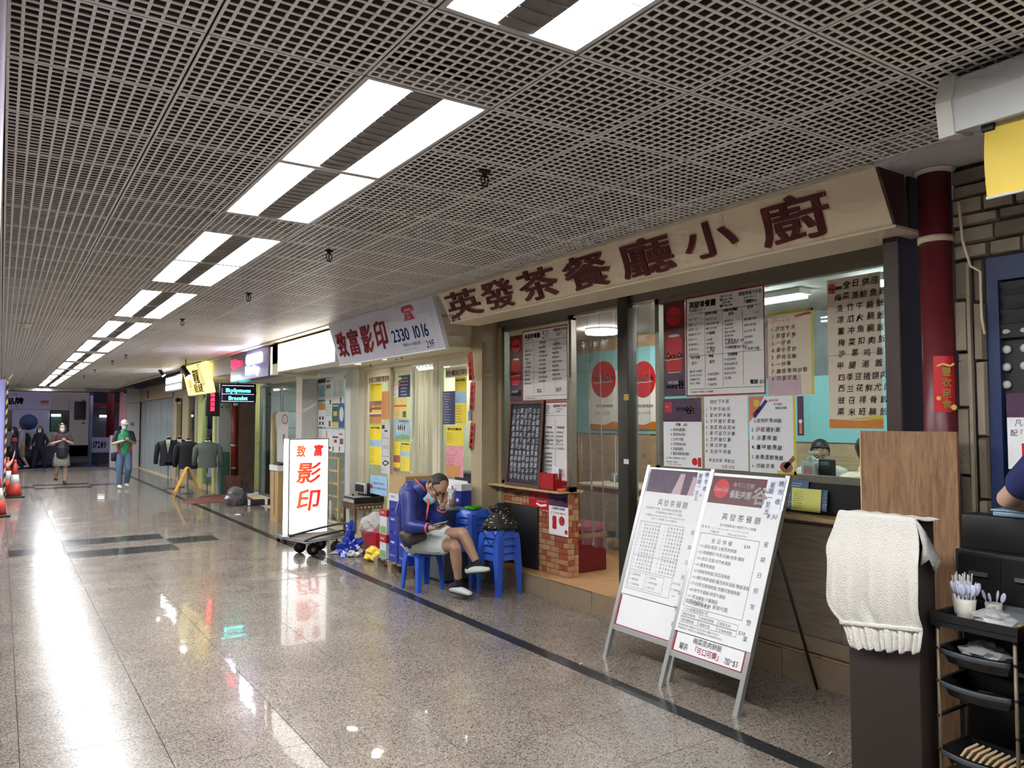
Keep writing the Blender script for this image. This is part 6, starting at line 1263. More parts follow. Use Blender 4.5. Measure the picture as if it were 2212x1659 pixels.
for r_ in range(21):
    y_ = yy - .03 - r_ * .0255
    if y_ < .5 + (yy - .5) * .29: break
    for c_ in (0, 1): i.text(.085 + c_ * w * .36, y_, .0175, '%d.' % (r_ % 7 + 1) + ''.join(bank[(r_ * 5 + c_ * 11 + k * 3) % len(bank)] for k in range(6)), gap=.010)
for r_ in range(3):
    for c_ in range(2): i.text(.09 + c_ * .17, .60 - r_ * .034, .017, ['8. 豆腐魚柳飯', '9. 豆鼓排骨', '10. 薯蓉蛋飯', '11. 時菜牛肉飯', '12. 叉燒煎蛋飯', '13. 乾炒牛河'][r_ * 2 + c_])
i.text(.50, .60, .018, '天天可選'); i.text(.49, .56, .016, '1-13 號套餐'); i.text(.52, .52, .016, '$38')
i.frame(.08, .515, .42, .625, .002); i.rect(.245, .515, .247, .625)
i.text(w - .085, H_ - .46, .034, '星期日照常營業', vert=True, gap=.065); o = i.build('print', 'ink_grey', t, M, .0045)
i = Ink(); i.text(w - .125, H_ - .07, .036, '星期一至五', vert=True, jit=.1); i.text(w - .065, H_ - .06, .036, '晚市收', vert=True, jit=.1, gap=.01); i.text(w - .08, H_ - .2, .03, '8', slant=.2); i.build('handwriting', 'ink_blue', t, M, .0055)
# right board
t, M, w, H_ = a_board('menu_board', 'right white folding menu board listing eleven set meals', 3.59, 2.965, 3.48, 3.99, 1.33)
sheet_on(t, M, .04, H_ - .24, w - .13, H_ - .035, 'dark_red_print'); i = Ink(); i.disc(.13, H_ - .12, .065); i.build('print', 'cola_red', t, M, .003); i = Ink(); cola_script(i, .13, H_ - .135, .033, swash=False); i.text(w * .35, H_ - .10, .034, '有可口可樂', bold=.02); i.text(w * .33, H_ - .17, .055, '餐點夾都', bold=.03, sx=.8); i.text(w * .62, H_ - .19, .12, '谷', bold=.03); i.build('print', 'ink_white', t, M, .0035)
sheet_on(t, M, .03, .36, w - .0, H_ - .22, 'paper_white', .003); sheet_on(t, M, w - .15, H_ - .30, w - .02, H_ - .02, 'poster_holder', .002)
i = Ink(); P0 = H_ - .32; i.text(w * .3, P0, .05, '英發茶餐廳', gap=.014); i.text(w * .3, P0 - .045, .02, '長沙灣順寧道29號地下37-51號舖'); i.text(w * .03, P0 - .07, .018, '外賣電話:27646608,27646228', gap=.008); i.text(w * .2, P0 - .095, .017, '外賣加1元             Whatsapp:52629630')
yy = P0 - .105; i.frame(.05, .52, w * .83, yy, .0025); i.text(w * .24, yy - .055, .034, '全日快餐', gap=.012); i.text(w * .66, yy - .055, .03, '$38')
rows(i, .065, yy - .095, .041, .027, ['<1>咸蛋/梅菜/土魷蒸肉餅飯', '<2>咖喱豬扒/牛肉/玩腩/排骨/雞飯', '<3>涼瓜/豆腐/支竹火腩飯', '<4>薑蔥魚腩飯', '<5>豉椒排骨飯/涼瓜排骨飯', '<6>蝦仔肉碎湯飯/番茄肉碎湯飯/鴨腿湯飯', '<7>四季豆豬頸肉飯/西蘭花豬頸肉飯', '<8>枝竹牛腩飯/時菜牛腩飯', '<9>蔥油雞飯/沙薑雞飯', '<10>西蘭花鮮魷飯', '<11>豉椒排骨炒河'], sx=.92)
i.text(.06, .545, .03, '供應時間到 8:30 謝謝光臨')
for r_ in range(2):
    for c_ in range(3): x_ = .055 + c_ * .15; i.frame(x_, .455 - r_ * .037, x_ + .146, .49 - r_ * .037, .002); i.text(x_ + .01, .463 - r_ * .037, .021, ['梅菜蒸鯇魚', '豉椒排骨飯', '梅菜扣肉', '香煎鱔魚飯', '福建炒飯', '豆腐火腩飯'][r_ * 3 + c_])
i.text(w * .82, .44, .032, '$38'); i.text(.05, .397, .015, '奉送咖啡或茶 凍飲加3元,紅豆冰加8元,罐裝汽水加3元', sx=.95); i.text(.05, .378, .014, '所有套餐加1元 凍檸蜜加3元 (咖喱,椒鹽,柚子蜜,桔桔蜜凍熱加4元)', sx=.9)
i.text(w - .075, P0 - .13, .036, '星期日照常營業', vert=True, gap=.055); i.build('print', 'ink_black', t, M, .0045)
i = Ink(); i.text(w * .3, .315, .04, '梅菜蒸肉餅飯', sx=.95); i.text(w * .14, .262, .046, '罐裝', sx=.8); i.text(w * .72, .258, .046, '加*$5', sx=.9); i.build('print', 'ink_black', t, M, -.006)
i = Ink(); i.text(w * .31, .262, .046, '「可口可樂」', bold=.01, sx=.85); i.build('print', 'ink_red', t, M, -.006)
i = Ink(); i.text(w - .125, H_ - .08, .04, '星期一至五', vert=True, jit=.1); i.text(w - .06, H_ - .07, .04, '晚市收', vert=True, jit=.1, gap=.014); i.text(w - .1, H_ - .28, .045, '8:30', slant=.2); i.build('handwriting', 'ink_blue', t, M, .0055)
# ================================================================ right foreground: pipe, stone front, pedestal with towel, utility cart
mat('pipe_maroon', (92, 24, 34), 0.35, var=0.1, scale=4); mat('void_black', (20, 17, 15), 0.7, var=0.3, scale=5); wood('dark_jamb', (40, 26, 18), (62, 40, 26), 4, (8, 8, 1))
jb = struct('wall_jamb', MB().box(3.52, 3.63, 1.985, 2.06, 0, 2.545), 'void_black'); MB().box(3.50, 3.52, 1.987, 2.058, 0, 2.545).build('jamb_strip', 'dark_jamb', jb); MB().box(3.63, 4.30, 1.985, 2.06, 0, 2.79).build('side_wall', 'void_black', jb); MB().box(3.46, 3.75, 1.90, 1.985, 2.545, 2.79).build('dark_gap', 'void_black', jb)
t = thing('drain_pipe', 'thick dark maroon vertical pipe right of the cream signboard', 'pipe', (3.485, 1.80, 0)); MB().tube([(0, 0, 0), (0, 0, 2.788)], .068, 24).build('pipe_run', 'pipe_maroon', t)
z = at(2015, 517, X=3.45).z; MB().tube([(0, 0, z - .014), (0, 0, z + .014)], .074, 24).build('clamp', 'cream_paint', t); MB().lathe([(.074, 2.77), (.09, 2.785), (.09, 2.788)], 20).build('collar', 'white_plaster', t)
# red blessing card curved on the pipe
a = at(1983, 772, X=3.42); c = at(2024, 890, X=3.42); hh = a.z - c.z
t = thing('blessing_card', 'red and gold blessing card stuck on the maroon pipe', 'card', (3.485, 1.80, c.z)); n = 10; vs = []; R_ = .0695; A0, A1 = PI + .15, PI + 1.45
for q in (0, 1):
    for j in range(n + 1): A = A0 + (A1 - A0) * j / n; vs.append((R_ * math.cos(A), R_ * math.sin(A), hh * q))
MB().add(vs, [(j, j + 1, n + 2 + j, n + 1 + j) for j in range(n)], 0, True).build('card', 'cola_red', t)
A = PI + .8; i = Ink(); i.text(-.017, hh - .085, .04, '豐衣足食', bold=.03, vert=True, gap=.004); i.disc(.03, .02, .012); i.disc(-.03, .06, .01); i.stroke([(-.035, hh - .045), (-.01, hh - .035), (.02, hh - .045), (.035, hh - .035)], .008)
M = plane_M((R_ * 1.0 * math.cos(A), R_ * 1.0 * math.sin(A), 0), (math.sin(A), -math.cos(A), 0), (0, 0, 1)); M2 = Matrix.Translation((math.cos(A) * .006, math.sin(A) * .006, 0)) @ plane_M((math.cos(A) * R_, math.sin(A) * R_, 0), (-math.sin(A), math.cos(A), 0), (0, 0, 1))
i.build('gold_characters', 'gold_print', t, M2, .0)
# stone-faced front of the next shop
mat('stone_a', (126, 116, 98), 0.85, var=0.22, scale=9, bump=0.5, bscale=22); mat('stone_b', (108, 98, 84), 0.85, var=0.22, scale=9, bump=0.5, bscale=22); mat('stone_c', (140, 128, 110), 0.85, var=0.2, scale=9, bump=0.5, bscale=22)
sw = struct('wall_stone', MB().box(3.53, 3.70, -1.0, 1.735, 2.36, 2.79).box(3.53, 3.70, 1.615, 1.735, 0, 2.36), 'void_black')
rs = random.Random(11)
def stone(y0, y1, z0, z1):
    d = rs.uniform(0, .016); j = lambda: rs.uniform(-.004, .004); g_ = .003
    vs = [(.0, y0 + g_, z0 + g_), (.0, y1 - g_, z0 + g_), (.0, y1 - g_, z1 - g_), (.0, y0 + g_, z1 - g_)]
    fr = [(-.022 - d + j(), y0 + g_ + .005, z0 + g_ + .005 + j()), (-.022 - d + j(), y1 - g_ - .005, z0 + g_ + .005 + j()), (-.022 - d + j(), y1 - g_ - .005, z1 - g_ - .005 + j()), (-.022 - d + j(), y0 + g_ + .005, z1 - g_ - .005 + j())]
    o = MB().add(vs + fr, [(4, 5, 6, 7), (0, 1, 5, 4), (1, 2, 6, 5), (2, 3, 7, 6), (3, 0, 4, 7)]).build('stone', rs.choice(('stone_a', 'stone_b', 'stone_c')), sw); o.location = (3.53, 0, 0)
z = 2.37
while z < 2.76:
    hgt = rs.uniform(.05, .085); y = .9 + rs.uniform(0, .1)
    while y < 1.735:
        w_ = min(rs.uniform(.12, .3), 1.735 - y); w_ = 1.735 - y if 1.735 - y - w_ < .05 else w_; stone(y, y + w_, z, min(z + hgt, 2.785)); y += w_
    z += hgt
for (ya, yb) in ((1.678, 1.735), (1.615, 1.66)):
    z = 0.0
    while z < 2.36:
        hgt = rs.uniform(.16, .30) if ya > 1.65 else rs.uniform(.2, .34); stone(ya, yb, z, min(z + hgt, 2.365)); z += hgt
o = tag(MB().box(0, .022, 0, .014, 0, 2.3).build('cable_duct', 'stone_c'), 'pale vertical cable duct on the stone pillar', 'duct'); o.location = (3.485, 1.662, .05)
o = tag(MB().tube([(3.475, 1.69, 2.62), (3.475, 1.68, 2.45), (3.475, 1.65, 2.33), (3.475, 1.61, 2.30), (3.475, 1.61, 2.1), (3.475, 1.60, 2.03)], .006, 6).build('loose_cable', 'cream_paint'), 'loose pale cable hanging on the stone front', 'cable')
# blue shutter frame
mat('frame_navy', (22, 40, 84), 0.45, var=0.1); mat('door_dark', (22, 22, 28), 0.5); mat('slat_grey', (70, 72, 74), 0.45, metal=0.4); mat('button_white', (196, 190, 180), 0.4)
st = struct('door_shutter', MB().box(3.56, 3.62, -1.0, 1.615, 0, 2.36), 'door_dark'); MB().box(3.525, 3.58, 1.565, 1.613, 0, 2.36).build('jamb', 'frame_navy', st); MB().box(3.525, 3.58, -1.0, 1.565, 2.26, 2.36).build('head', 'frame_navy', st)
for k in range(4): MB().prism([(3.53, 2.25 - k * .06), (3.548, 2.22 - k * .06), (3.53, 2.192 - k * .06), (3.56, 2.192 - k * .06), (3.56, 2.25 - k * .06)], 'y', -1.0, 1.565).build('slat', 'slat_grey', st)
for u, vs_ in ((2173, (716, 755, 793, 831)), (2212, (713, 752, 790))):
    for v in vs_: p = at(u, v, X=3.545); MB().ball((0, 0, 0), (.012, .018, .018), 14).build('stud', 'button_white', st).location = (3.552, p.y, p.z)
a = at(2175, 850, X=3.54); c = at(2232, 1015, X=3.54); s_ = Sheet('drink_poster', 'white drink poster on the dark shutter at the right edge', 'poster', wall_M(a.y, c.z, 3.535), a.y - c.y, a.z - c.z, 'paper_white'); w_, h_ = s_.w, s_.h
s_.ink('purple_print', lambda i: i.rect(0, h_ * .68, w_, h_)); s_.ink('ink_black', lambda i: (i.text(w_ * .32, h_ * .57, .032, '凡惠顧任何'), i.text(w_ * .12, h_ * .44, .03, '配'))); s_.ink('ink_red', lambda i: i.text(w_ * .36, h_ * .44, .03, '「可口')); s_.ink('cola_red', lambda i: i.rect(w_ * .6, h_ * .12, w_ * .8, h_ * .34))
# ceiling-hung banner casing with yellow cloth
mat('casing', (206, 208, 206), 0.45, var=0.08, scale=14, bump=0.1); mat('casing_cap', (218, 216, 208), 0.35); mat('banner_yellow', (226, 196, 78), 0.55, var=0.16, scale=5)
t = thing('banner_casing', 'white roller casing hanging from the ceiling with a yellow cloth banner', 'banner', (2.62, .45, 2.50))
MB().prism([(-.06, .10), (.05, .12), (.07, .2), (.05, .28), (-.05, .28), (-.075, .2)], 'y', -1.1, .80).build('casing', 'casing', t); MB().prism([(-.066, .09), (.055, .11), (.08, .2), (.055, .29), (-.055, .29), (-.085, .2)], 'y', .80, .85).build('end_cap', 'casing_cap', t)
vs = []; fs = []; n = 24; m_ = 8
for j in range(m_ + 1):
    for k in range(n + 1): vs.append((-.02 + .008 * math.sin(k * .9 + j * .5), -1.1 + 1.83 * k / n, .10 - .23 * j / m_))
for j in range(m_):
    for k in range(n): q = j * (n + 1) + k; fs.append((q, q + 1, q + n + 2, q + n + 1))
MB().add(vs, fs, 0, True).build('cloth', 'banner_yellow', t); MB().box(-.03, -.012, .70, .735, .085, .11).build('clip', 'matt_black', t); MB().tube([(-.02, -1.1, -.13), (-.02, .73, -.13)], .005, 6).build('hem', 'paper_white', t); MB().tube([(0, .5, .28), (0, .5, .309)], .01, 8).build('hanger', 'matt_black', t); MB().tube([(0, -.6, .28), (0, -.6, .309)], .01, 8).build('hanger', 'matt_black', t)
# pedestal with towel
mat('pedestal', (44, 36, 32), 0.5, var=0.12, scale=5); mat('towel', (222, 218, 208), 0.95, var=0.08, scale=60, bump=0.9, bscale=190, sheen=0.3)
PX, PYa, PYb, PZ = 3.0, 1.655, 1.955, 1.262
t = thing('pedestal', 'tall dark brown pedestal box under the white towel', 'pedestal', (PX, PYa, 0)); MB().bbox(0, .13, 0, PYb - PYa, 0, PZ, .004).build('box', 'pedestal', t); MB().box(.02, .11, .02, PYb - PYa - .02, PZ, PZ + .002).build('top_sheet', 'dark_jamb', t)
tw = thing('towel', 'white towelling cloth with gathered hem draped over the dark pedestal', 'towel', (PX, (PYa + PYb) / 2, PZ + .005))
prof = [(1098, 1813, 1977), (1125, 1806, 1984), (1150, 1800, 1992), (1180, 1789, 1995), (1200, 1797, 1996), (1230, 1798, 1999), (1265, 1796, 2000), (1295, 1793, 1998), (1320, 1803, 2000), (1338, 1818, 2001), (1350, 1826, 2002), (1362, 1832, 2001), (1385, 1838, 1999), (1400, 1846, 1996)]
n = 60; vs = []; fs = []; rowsN = 0; cy_ = (PYa + PYb) / 2
def addrow(pts): 
    global rowsN
    vs.extend(pts); rowsN += 1
for q in (0, .5, .92):      # over the top, from the back edge
    addrow([(.14 - .145 * q, (PYb + .03 - (PYb - PYa + .06) * k / n) - cy_, .004 + .002 * math.sin(k * .5)) for k in range(n + 1)])
for r_, (v, u0, u1) in enumerate(prof):
    f_ = r_ / (len(prof) - 1); Xs = PX - .012
    a = at(u0, v, X=Xs); c = at(u1, v + (u1 - u0) * .10 * (1 - .3 * f_), X=Xs); row = []
    for k in range(n + 1):
        g_ = k / n; y = a.y + (c.y - a.y) * g_; z = a.z + (c.z - a.z) * g_
        amp = .004 + .020 * f_; fold = amp * (math.sin(g_ * 30 + .6) * .6 + math.sin(g_ * 17) * .5) * min(1, f_ * 2.2)
        if 8.5 <= r_ <= 10.5: fold *= .35
        if r_ > 10.5: fold = .012 * math.sin(g_ * 75) + .006 * math.sin(g_ * 31)
        bulge = .03 * math.sin(PI * min(1, max(0, (f_ - .1) / .6))) * (1 if r_ < 9 else .3)
        row.append((-.012 - bulge - abs(amp) + fold, y - cy_, z - PZ - .005 + (.006 * math.sin(g_ * 40) if r_ == len(prof) - 1 else 0)))
    addrow(row)
for j in range(rowsN - 1):
    for k in range(n): q = j * (n + 1) + k; fs.append((q, q + 1, q + n + 2, q + n + 1))
o = MB().add(vs, fs, 0, True).build('cloth', 'towel', tw); md = o.modifiers.new('thick', 'SOLIDIFY'); md.thickness = .006; md.offset = 0; md = o.modifiers.new('soft', 'SUBSURF'); md.levels = 1; md.render_levels = 1
# flap on the right
fl_ = [at(1976, 1116, X=PX - .01), at(2000, 1150, X=PX + .04), at(2034, 1212, X=PX + .07), at(2022, 1240, X=PX + .06), at(2008, 1208, X=PX + .02), at(1990, 1222, X=PX), at(1996, 1180, X=PX - .02), at(1985, 1140, X=PX - .015)]
vs = [Vector((p.x - PX, p.y - cy_, p.z - PZ - .005)) for p in fl_]; o = MB().add(vs, [(0, 1, 7), (1, 6, 7), (1, 2, 4, 6), (2, 3, 4), (4, 5, 6)], 0, True).build('corner_flap', 'towel', tw); md = o.modifiers.new('thick', 'SOLIDIFY'); md.thickness = .006
MB().tube([Vector((p.x - PX - .02, p.y - cy_, p.z - PZ - .005)) for p in [at(u, 1338 + (u - 1818) * .10 + 4, X=PX - .02) for u in (1820, 1850, 1880, 1910, 1940, 1970, 1998)]], [(.004, .009)] * 7, 8).build('hem_band', 'towel', tw)
# plywood sheet and odds behind
wood('plywood', (108, 76, 50), (152, 116, 82), 3, (10, 10, 1), 0.6, 0.03)
t = thing('plywood_sheet', 'brown plywood sheet standing behind the white towel', 'plywood', (3.385, 1.683, .0)); o = MB().box(0, .018, 0, .44, .0, 1.615).build('sheet', 'plywood', t); MB().box(-.001, .019, .44, .444, 0, 1.615).build('pale_edge', 'pale_wood', t)
for z, l in ((0, 0),): pass
mat('board_grey', (150, 148, 138), 0.6, var=0.15)
t = thing('red_bag', 'red and navy gift bag with a gold emblem beside the plywood', 'bag', (4.17, 2.16, 1.056)); MB().box(0, .10, 0, .2, 0, .25).build('body', 'maroon', t); MB().box(-.003, 0, .0, .17, 0, .16).build('navy_panel', 'sign_blue', t); m = MB(); m.tube([(-.006, .05, .2), (-.006, .09, .225), (-.006, .13, .2), (-.006, .1, .18), (-.006, .14, .17)], .006, 6); m.build('gold_emblem', 'gold_print', t)
o = tag(MB().box(0, .02, 0, .10, 0, .31).build('grey_board', 'board_grey'), 'upright grey board edge between the leaflets and the red bag', 'board'); o.location = (4.18, 2.375, 1.056)
# leaflets in the rack under the window
mat('leaf_yellow', (206, 206, 110), 0.5, var=0.05); mat('leaf_blue', (66, 96, 128), 0.5, var=0.1)
def leaflet(label, u0, v0, u1, v1, m, x, inkm='ink_black'):
    a = at(u0, v0, X=x); c = at(u1, v1, X=x); s_ = Sheet('leaflet', label, 'leaflet', plane_M((x, a.y, max(c.z, 1.056)), (0, -1, 0), (.12, 0, 1)), a.y - c.y, a.z - max(c.z, 1.056), m)
    s_.ink(inkm, lambda i: lines(i, s_.w, s_.h, 8)); return s_
leaflet('blue leaflet at the back left of the black rack', 1703, 1035, 1745, 1090, 'leaf_blue', 4.415, 'ink_white'); leaflet('yellow price leaflet at the front of the black rack', 1708, 1053, 1772, 1108, 'leaf_yellow', 4.39); leaflet('blue leaflet leaning right of the yellow one', 1767, 1058, 1786, 1106, 'leaf_blue', 4.405, 'ink_white'); leaflet('blue leaflet at the left end of the black rack', 1694, 1052, 1708, 1100, 'leaf_blue', 4.405, 'ink_white')
# sanitiser bottle and black dispenser on the inner counter
struct('trim_inner_counter', MB().box(4.52, 4.95, 2.0, 4.58, 1.19, 1.24), 'table_top')
p = at(1752, 1012, X=4.70); mat('gel_clear', (216, 220, 226), 0.12, var=0.03)
t = thing('sanitiser_bottle', 'clear pump bottle of hand sanitiser behind the window', 'bottle', (4.70, p.y, 1.242)); MB().bbox(-.04, .04, -.055, .055, 0, .14, .012).build('body', 'gel_clear', t); MB().lathe([(.024, .14), (.024, .165), (.012, .17), (.008, .195)], 14).build('pump_neck', 'paper_white', t); MB().bbox(-.012, .012, -.06, .02, .195, .21, .005).build('pump_head', 'paper_white', t); MB().box(-.0415, -.04, -.04, .03, .04, .11).build('label', 'pink_poster', t)
p = at(1787, 1012, X=4.72); t = thing('card_terminal', 'upright black payment terminal behind the window', 'terminal', (4.72, p.y, 1.242)); MB().bbox(-.03, .03, -.05, .05, 0, .16, .01).build('body', 'matt_black', t); MB().box(-.033, -.03, -.03, .03, .12, .145).build('screen', 'sign_grey', t)
# black drawer unit, counter
mat('drawer_black', (20, 19, 20), 0.45, var=0.15)
t = thing('drawer_unit', 'black two-level drawer unit behind the utility cart', 'cabinet', (3.30, 1.30, 0)); MB().bbox(0, .17, 0, .36, 0, 1.135, .004).build('lower_body', 'drawer_black', t); MB().bbox(.06, .17, 0, .36, 1.135, 1.275, .004).build('upper_body', 'drawer_black', t)
for k, z in enumerate((.95, .77, .59)):
    for y in (.015, .185):
        d_ = MB().box(-.006, 0, y, y + .16, z, z + .17).build('drawer', 'drawer_black', t); MB().box(-.02, -.006, y + .045, y + .115, z + .09, z + .105).build('handle', 'steel', d_)
struct('trim_counter_right', MB().box(3.28, 3.48, .2, 1.29, 1.25, 1.275).box(3.32, 3.48, .2, 1.28, 0, 1.25), 'drawer_black')
mat('lid_blue', (140, 170, 186), 0.2)
t = thing('food_box', 'pale blue plastic tub lid on the counter beside the elbow', 'tub', (3.41, 1.44, 1.277)); MB().bbox(-.05, .05, -.1, .1, 0, .02, .006).build('tub', 'lid_blue', t); MB().bbox(-.053, .053, -.105, .105, .02, .028, .003).build('lid', 'lid_blue', t)
# ---- utility cart
mat('cart_black', (24, 25, 27), 0.38, var=0.1); mat('cart_grey', (62, 66, 70), 0.4); mat('cart_rust', (120, 104, 84), 0.5, metal=0.5, var=0.3, scale=12)
CX0, CX1, CY0, CY1 = 3.05, 3.27, 1.33, 1.62
t = thing('utility_cart', 'black four-tray utility cart with rusty posts in the right foreground', 'cart', (CX0, CY0, 0)); dx, dy = CX1 - CX0, CY1 - CY0
for (x, y) in ((.008, .008), (.008, dy - .008), (dx - .008, .008), (dx - .008, dy - .008)): MB().tube([(x, y, .05), (x, y, .90)], .007, 10).build('post', 'cart_rust', t); MB().tube([(x - .008, y, .026), (x + .008, y, .026)], .026, 14).build('castor', 'tyre', t); MB().tube([(x, y, .03), (x, y, .06)], .006, 8).build('castor_stem', 'steel', t)
def tray(z, d=.055, bow=.03, lip='cart_grey'):
    m = MB(); n = 14; out = []
    for k in range(n + 1): f_ = k / n; out.append((-bow * math.sin(PI * f_), .02 + (dy - .04) * f_))
    vs = []; k_ = len(out)
    loopT = out + [(dx - .02, dy - .02), (dx - .02, .02)]; cxm, cym = dx / 2, dy / 2
    def sc(p, s): return (cxm + (p[0] - cxm) * s, cym + (p[1] - cym) * s)
    L_ = len(loopT); prof_ = [(1.0, z), (.97, z - .008), (.84, z - d), (.80, z - d - .004), (.78, z - d), (.9, z - .01), (.94, z)]
    for (s, zz) in prof_:
        for p in loopT: a_ = sc(p, s); vs.append((a_[0], a_[1], zz))
    fs = [(r * L_ + j, r * L_ + (j + 1) % L_, (r + 1) * L_ + (j + 1) % L_, (r + 1) * L_ + j) for r in range(len(prof_) - 1) for j in range(L_)]
    fs.append(tuple(4 * L_ + j for j in range(L_))); m.add(vs, fs); m.build('tray', 'cart_black', t)
    MB().tube([(a_ - .004, b_, z - .012) for a_, b_ in out], [(.004, .011)] * len(out), 8).build('tray_lip', lip, t)
    for y in (0.0, dy - .012): MB().box(0, dx, y, y + .012, z - .012, z - .002).build('side_rail', 'cart_black', t)
m = MB().bbox(-.012, dx, -.01, dy + .01, .885, .895, .004); m.build('top_tray', 'cart_black', t)
for q in ((-.012, -.002, -.01, dy + .01), (dx - .01, dx, -.01, dy + .01), (-.002, dx - .01, -.01, 0), (-.002, dx - .01, dy, dy + .01)): MB().box(q[0], q[1], q[2], q[3], .87, .92).build('top_rim', 'cart_black', t)
tray(.79); tray(.665); tray(.405)
for y in (0.0, dy - .012): MB().box(0, dx, y, y + .012, .52, .53).build('side_rail', 'cart_black', t)
MB().box(0, dx, 0, dy, .30, .31).build('bottom_shelf', 'cart_rust', t)
# things on the cart
mat('cup_paper', (214, 210, 194), 0.6, var=0.05, scale=40); mat('spoon_white', (206, 210, 232), 0.3); mat('straw_white', (206, 202, 190), 0.4); mat('napkin', (190, 168, 132), 0.7, var=0.1)
def paper_cup(x, y, z, label, s=1.0):
    t = thing('paper_cup', label, 'cup', (x, y, z), 0, 'paper cups on the cart'); MB().lathe([(.028 * s, 0), (.030 * s, .004), (.038 * s, .075 * s), (.036 * s, .076 * s)], 24).build('cup', 'cup_paper', t)
    for k in range(7): MB().lathe([((.0302 + .001 * k) * s, (.012 + .0085 * k) * s), ((.0309 + .001 * k) * s, (.0155 + .0085 * k) * s), ((.0310 + .001 * k) * s, (.019 + .0085 * k) * s)], 24).build('rib', 'cup_paper', t)
    return t
ca = at(2074, 1335, X=3.13); paper_cup(3.14, 1.545, .896, 'white ribbed paper cup packed with plastic spoons on the cart')
paper_cup(3.20, 1.585, .896, 'paper cup of drinking straws behind the spoon cup')
paper_cup(3.22, 1.48, .896, 'small paper cup with a few spoons behind the clear box', .8)
rs2 = random.Random(8)
def spoon(x, y, z, ax, ay, label, s=1.0):
    t_ = thing('plastic_spoon', label, 'spoon', (x, y, z), 0, 'plastic spoons on the cart'); R = Matrix.Rotation(ax, 4, 'X') @ Matrix.Rotation(ay, 4, 'Y') @ Matrix.Rotation(rs2.uniform(0, 3), 4, 'Z')
    MB().tube([(0, 0, 0), (0, 0, .075 * s)], [(.0035, .0015), (.0025, .0015)], 6, M=R).build('stem', 'spoon_white', t_); MB().ball((0, 0, .095 * s), (.014 * s, .005 * s, .023 * s), 10, M=R).build('bowl', 'spoon_white', t_)
for k in range(15):
    q = 2 * PI * k / 15; r_ = .020 if k % 3 else .009; spoon(3.14 + r_ * math.cos(q), 1.545 + r_ * math.sin(q), .92, -.25 * math.sin(q), .25 * math.cos(q), 'white plastic spoon standing in the front paper cup on the cart')
for k in range(4): q = k * 1.6; spoon(3.22 + .01 * math.cos(q), 1.48 + .01 * math.sin(q), .905, -.3 * math.sin(q), .3 * math.cos(q), 'white plastic spoon standing in the small cup behind the clear box', .85)
for k in range(16):
    q = 2 * PI * k / 16; r_ = .022 if k % 2 else .010; x, y = 3.20 + r_ * math.cos(q), 1.585 + r_ * math.sin(q)
    o = tag(MB().tube([(0, 0, 0), (.012 * math.cos(q), .012 * math.sin(q), .15 + rs2.uniform(-.006, .01))], .0032, 6).build('drinking_straw', 'straw_white'), 'thin white drinking straw standing in the rear paper cup', 'straw', 'straws on the cart'); o.location = (x, y, .900)
glass('box_clear', (226, 232, 232), 1.2, .12, .1)
t = thing('clear_box', 'clear plastic food box at the back of the cart top', 'box', (3.20, 1.40, .896)); m = MB()
for q in ((-.05, .05, -.065, .065, 0, .002), (-.05, -.047, -.065, .065, 0, .05), (.047, .05, -.065, .065, 0, .05), (-.05, .05, -.065, -.062, 0, .05), (-.05, .05, .062, .065, 0, .05)): m.box(*q)
m.build('box', 'box_clear', t); m = MB()
for q in ((-.055, -.047, -.07, .07), (.047, .055, -.07, .07), (-.047, .047, -.07, -.062), (-.047, .047, .062, .07)): m.box(*q, .05, .054)
m.build('rim', 'box_clear', t)
t = thing('plastic_pouch', 'clear plastic bag of white lids at the front of the cart top', 'bag', (3.10, 1.43, .896)); m = MB(); crumple(m, (0, 0, .026), (.05, .075, .036), 61, amp=.3); m.build('bag', 'bag_film', t); MB().bbox(-.035, .03, -.055, .05, .004, .022, .006).build('contents', 'paper_white', t)
for k in range(5):
    t = thing('chopstick_pair', 'red paper-wrapped wooden chopsticks at the right end of the cart', 'chopsticks', (3.14 + .012 * k, 1.345, .8975 + .006 * (k % 2)), .15 * k, 'chopsticks on the cart'); MB().box(-.004, .004, -.07, .05, 0, .005).build('sticks', 'pale_wood', t); MB().box(-.006, .006, -.07, -.01, -.0005, .006).build('sleeve', 'cola_red', t)
t = thing('plastic_pouch', 'crumpled clear plastic bags in the second tray of the cart', 'bag', (3.13, 1.47, .745)); m = MB(); crumple(m, (0, 0, .03), (.06, .09, .045), 71, amp=.4); m.build('bag', 'bag_film', t)
t = thing('paper_slips', 'brown paper slips in the third tray of the cart', 'paper', (3.13, 1.46, .617)); 
for k in range(3): MB().box(-.05, .05, -.07 + .03 * k, -.02 + .03 * k, .002 * k + .002 * k, .003 + .004 * k, M=Matrix.Rotation(.2 * k, 4, 'Z')).build('slip', 'napkin', t)
for k in range(10):
    t = thing('napkin_pack', 'tan folded paper napkin leaning in the lowest tray of the cart', 'napkin', (3.10, 1.56 - k * .021, .357), 0, 'napkins in the lowest tray'); MB().box(-.045, .045, -.004, .004, 0, .085, M=Matrix.Rotation(.55 + .02 * k, 4, 'X')).build('fold', 'napkin', t)
    if k == 9: i = Ink(); i.text(-.02, .03, .025, '日'); i.frame(-.025, .026, .0, .056, .003); i.build('stamp', 'ink_black', t, Matrix.Rotation(.73, 4, 'X') @ plane_M((0, -.0045, 0), (1, 0, 0), (0, 0, 1)), .001)
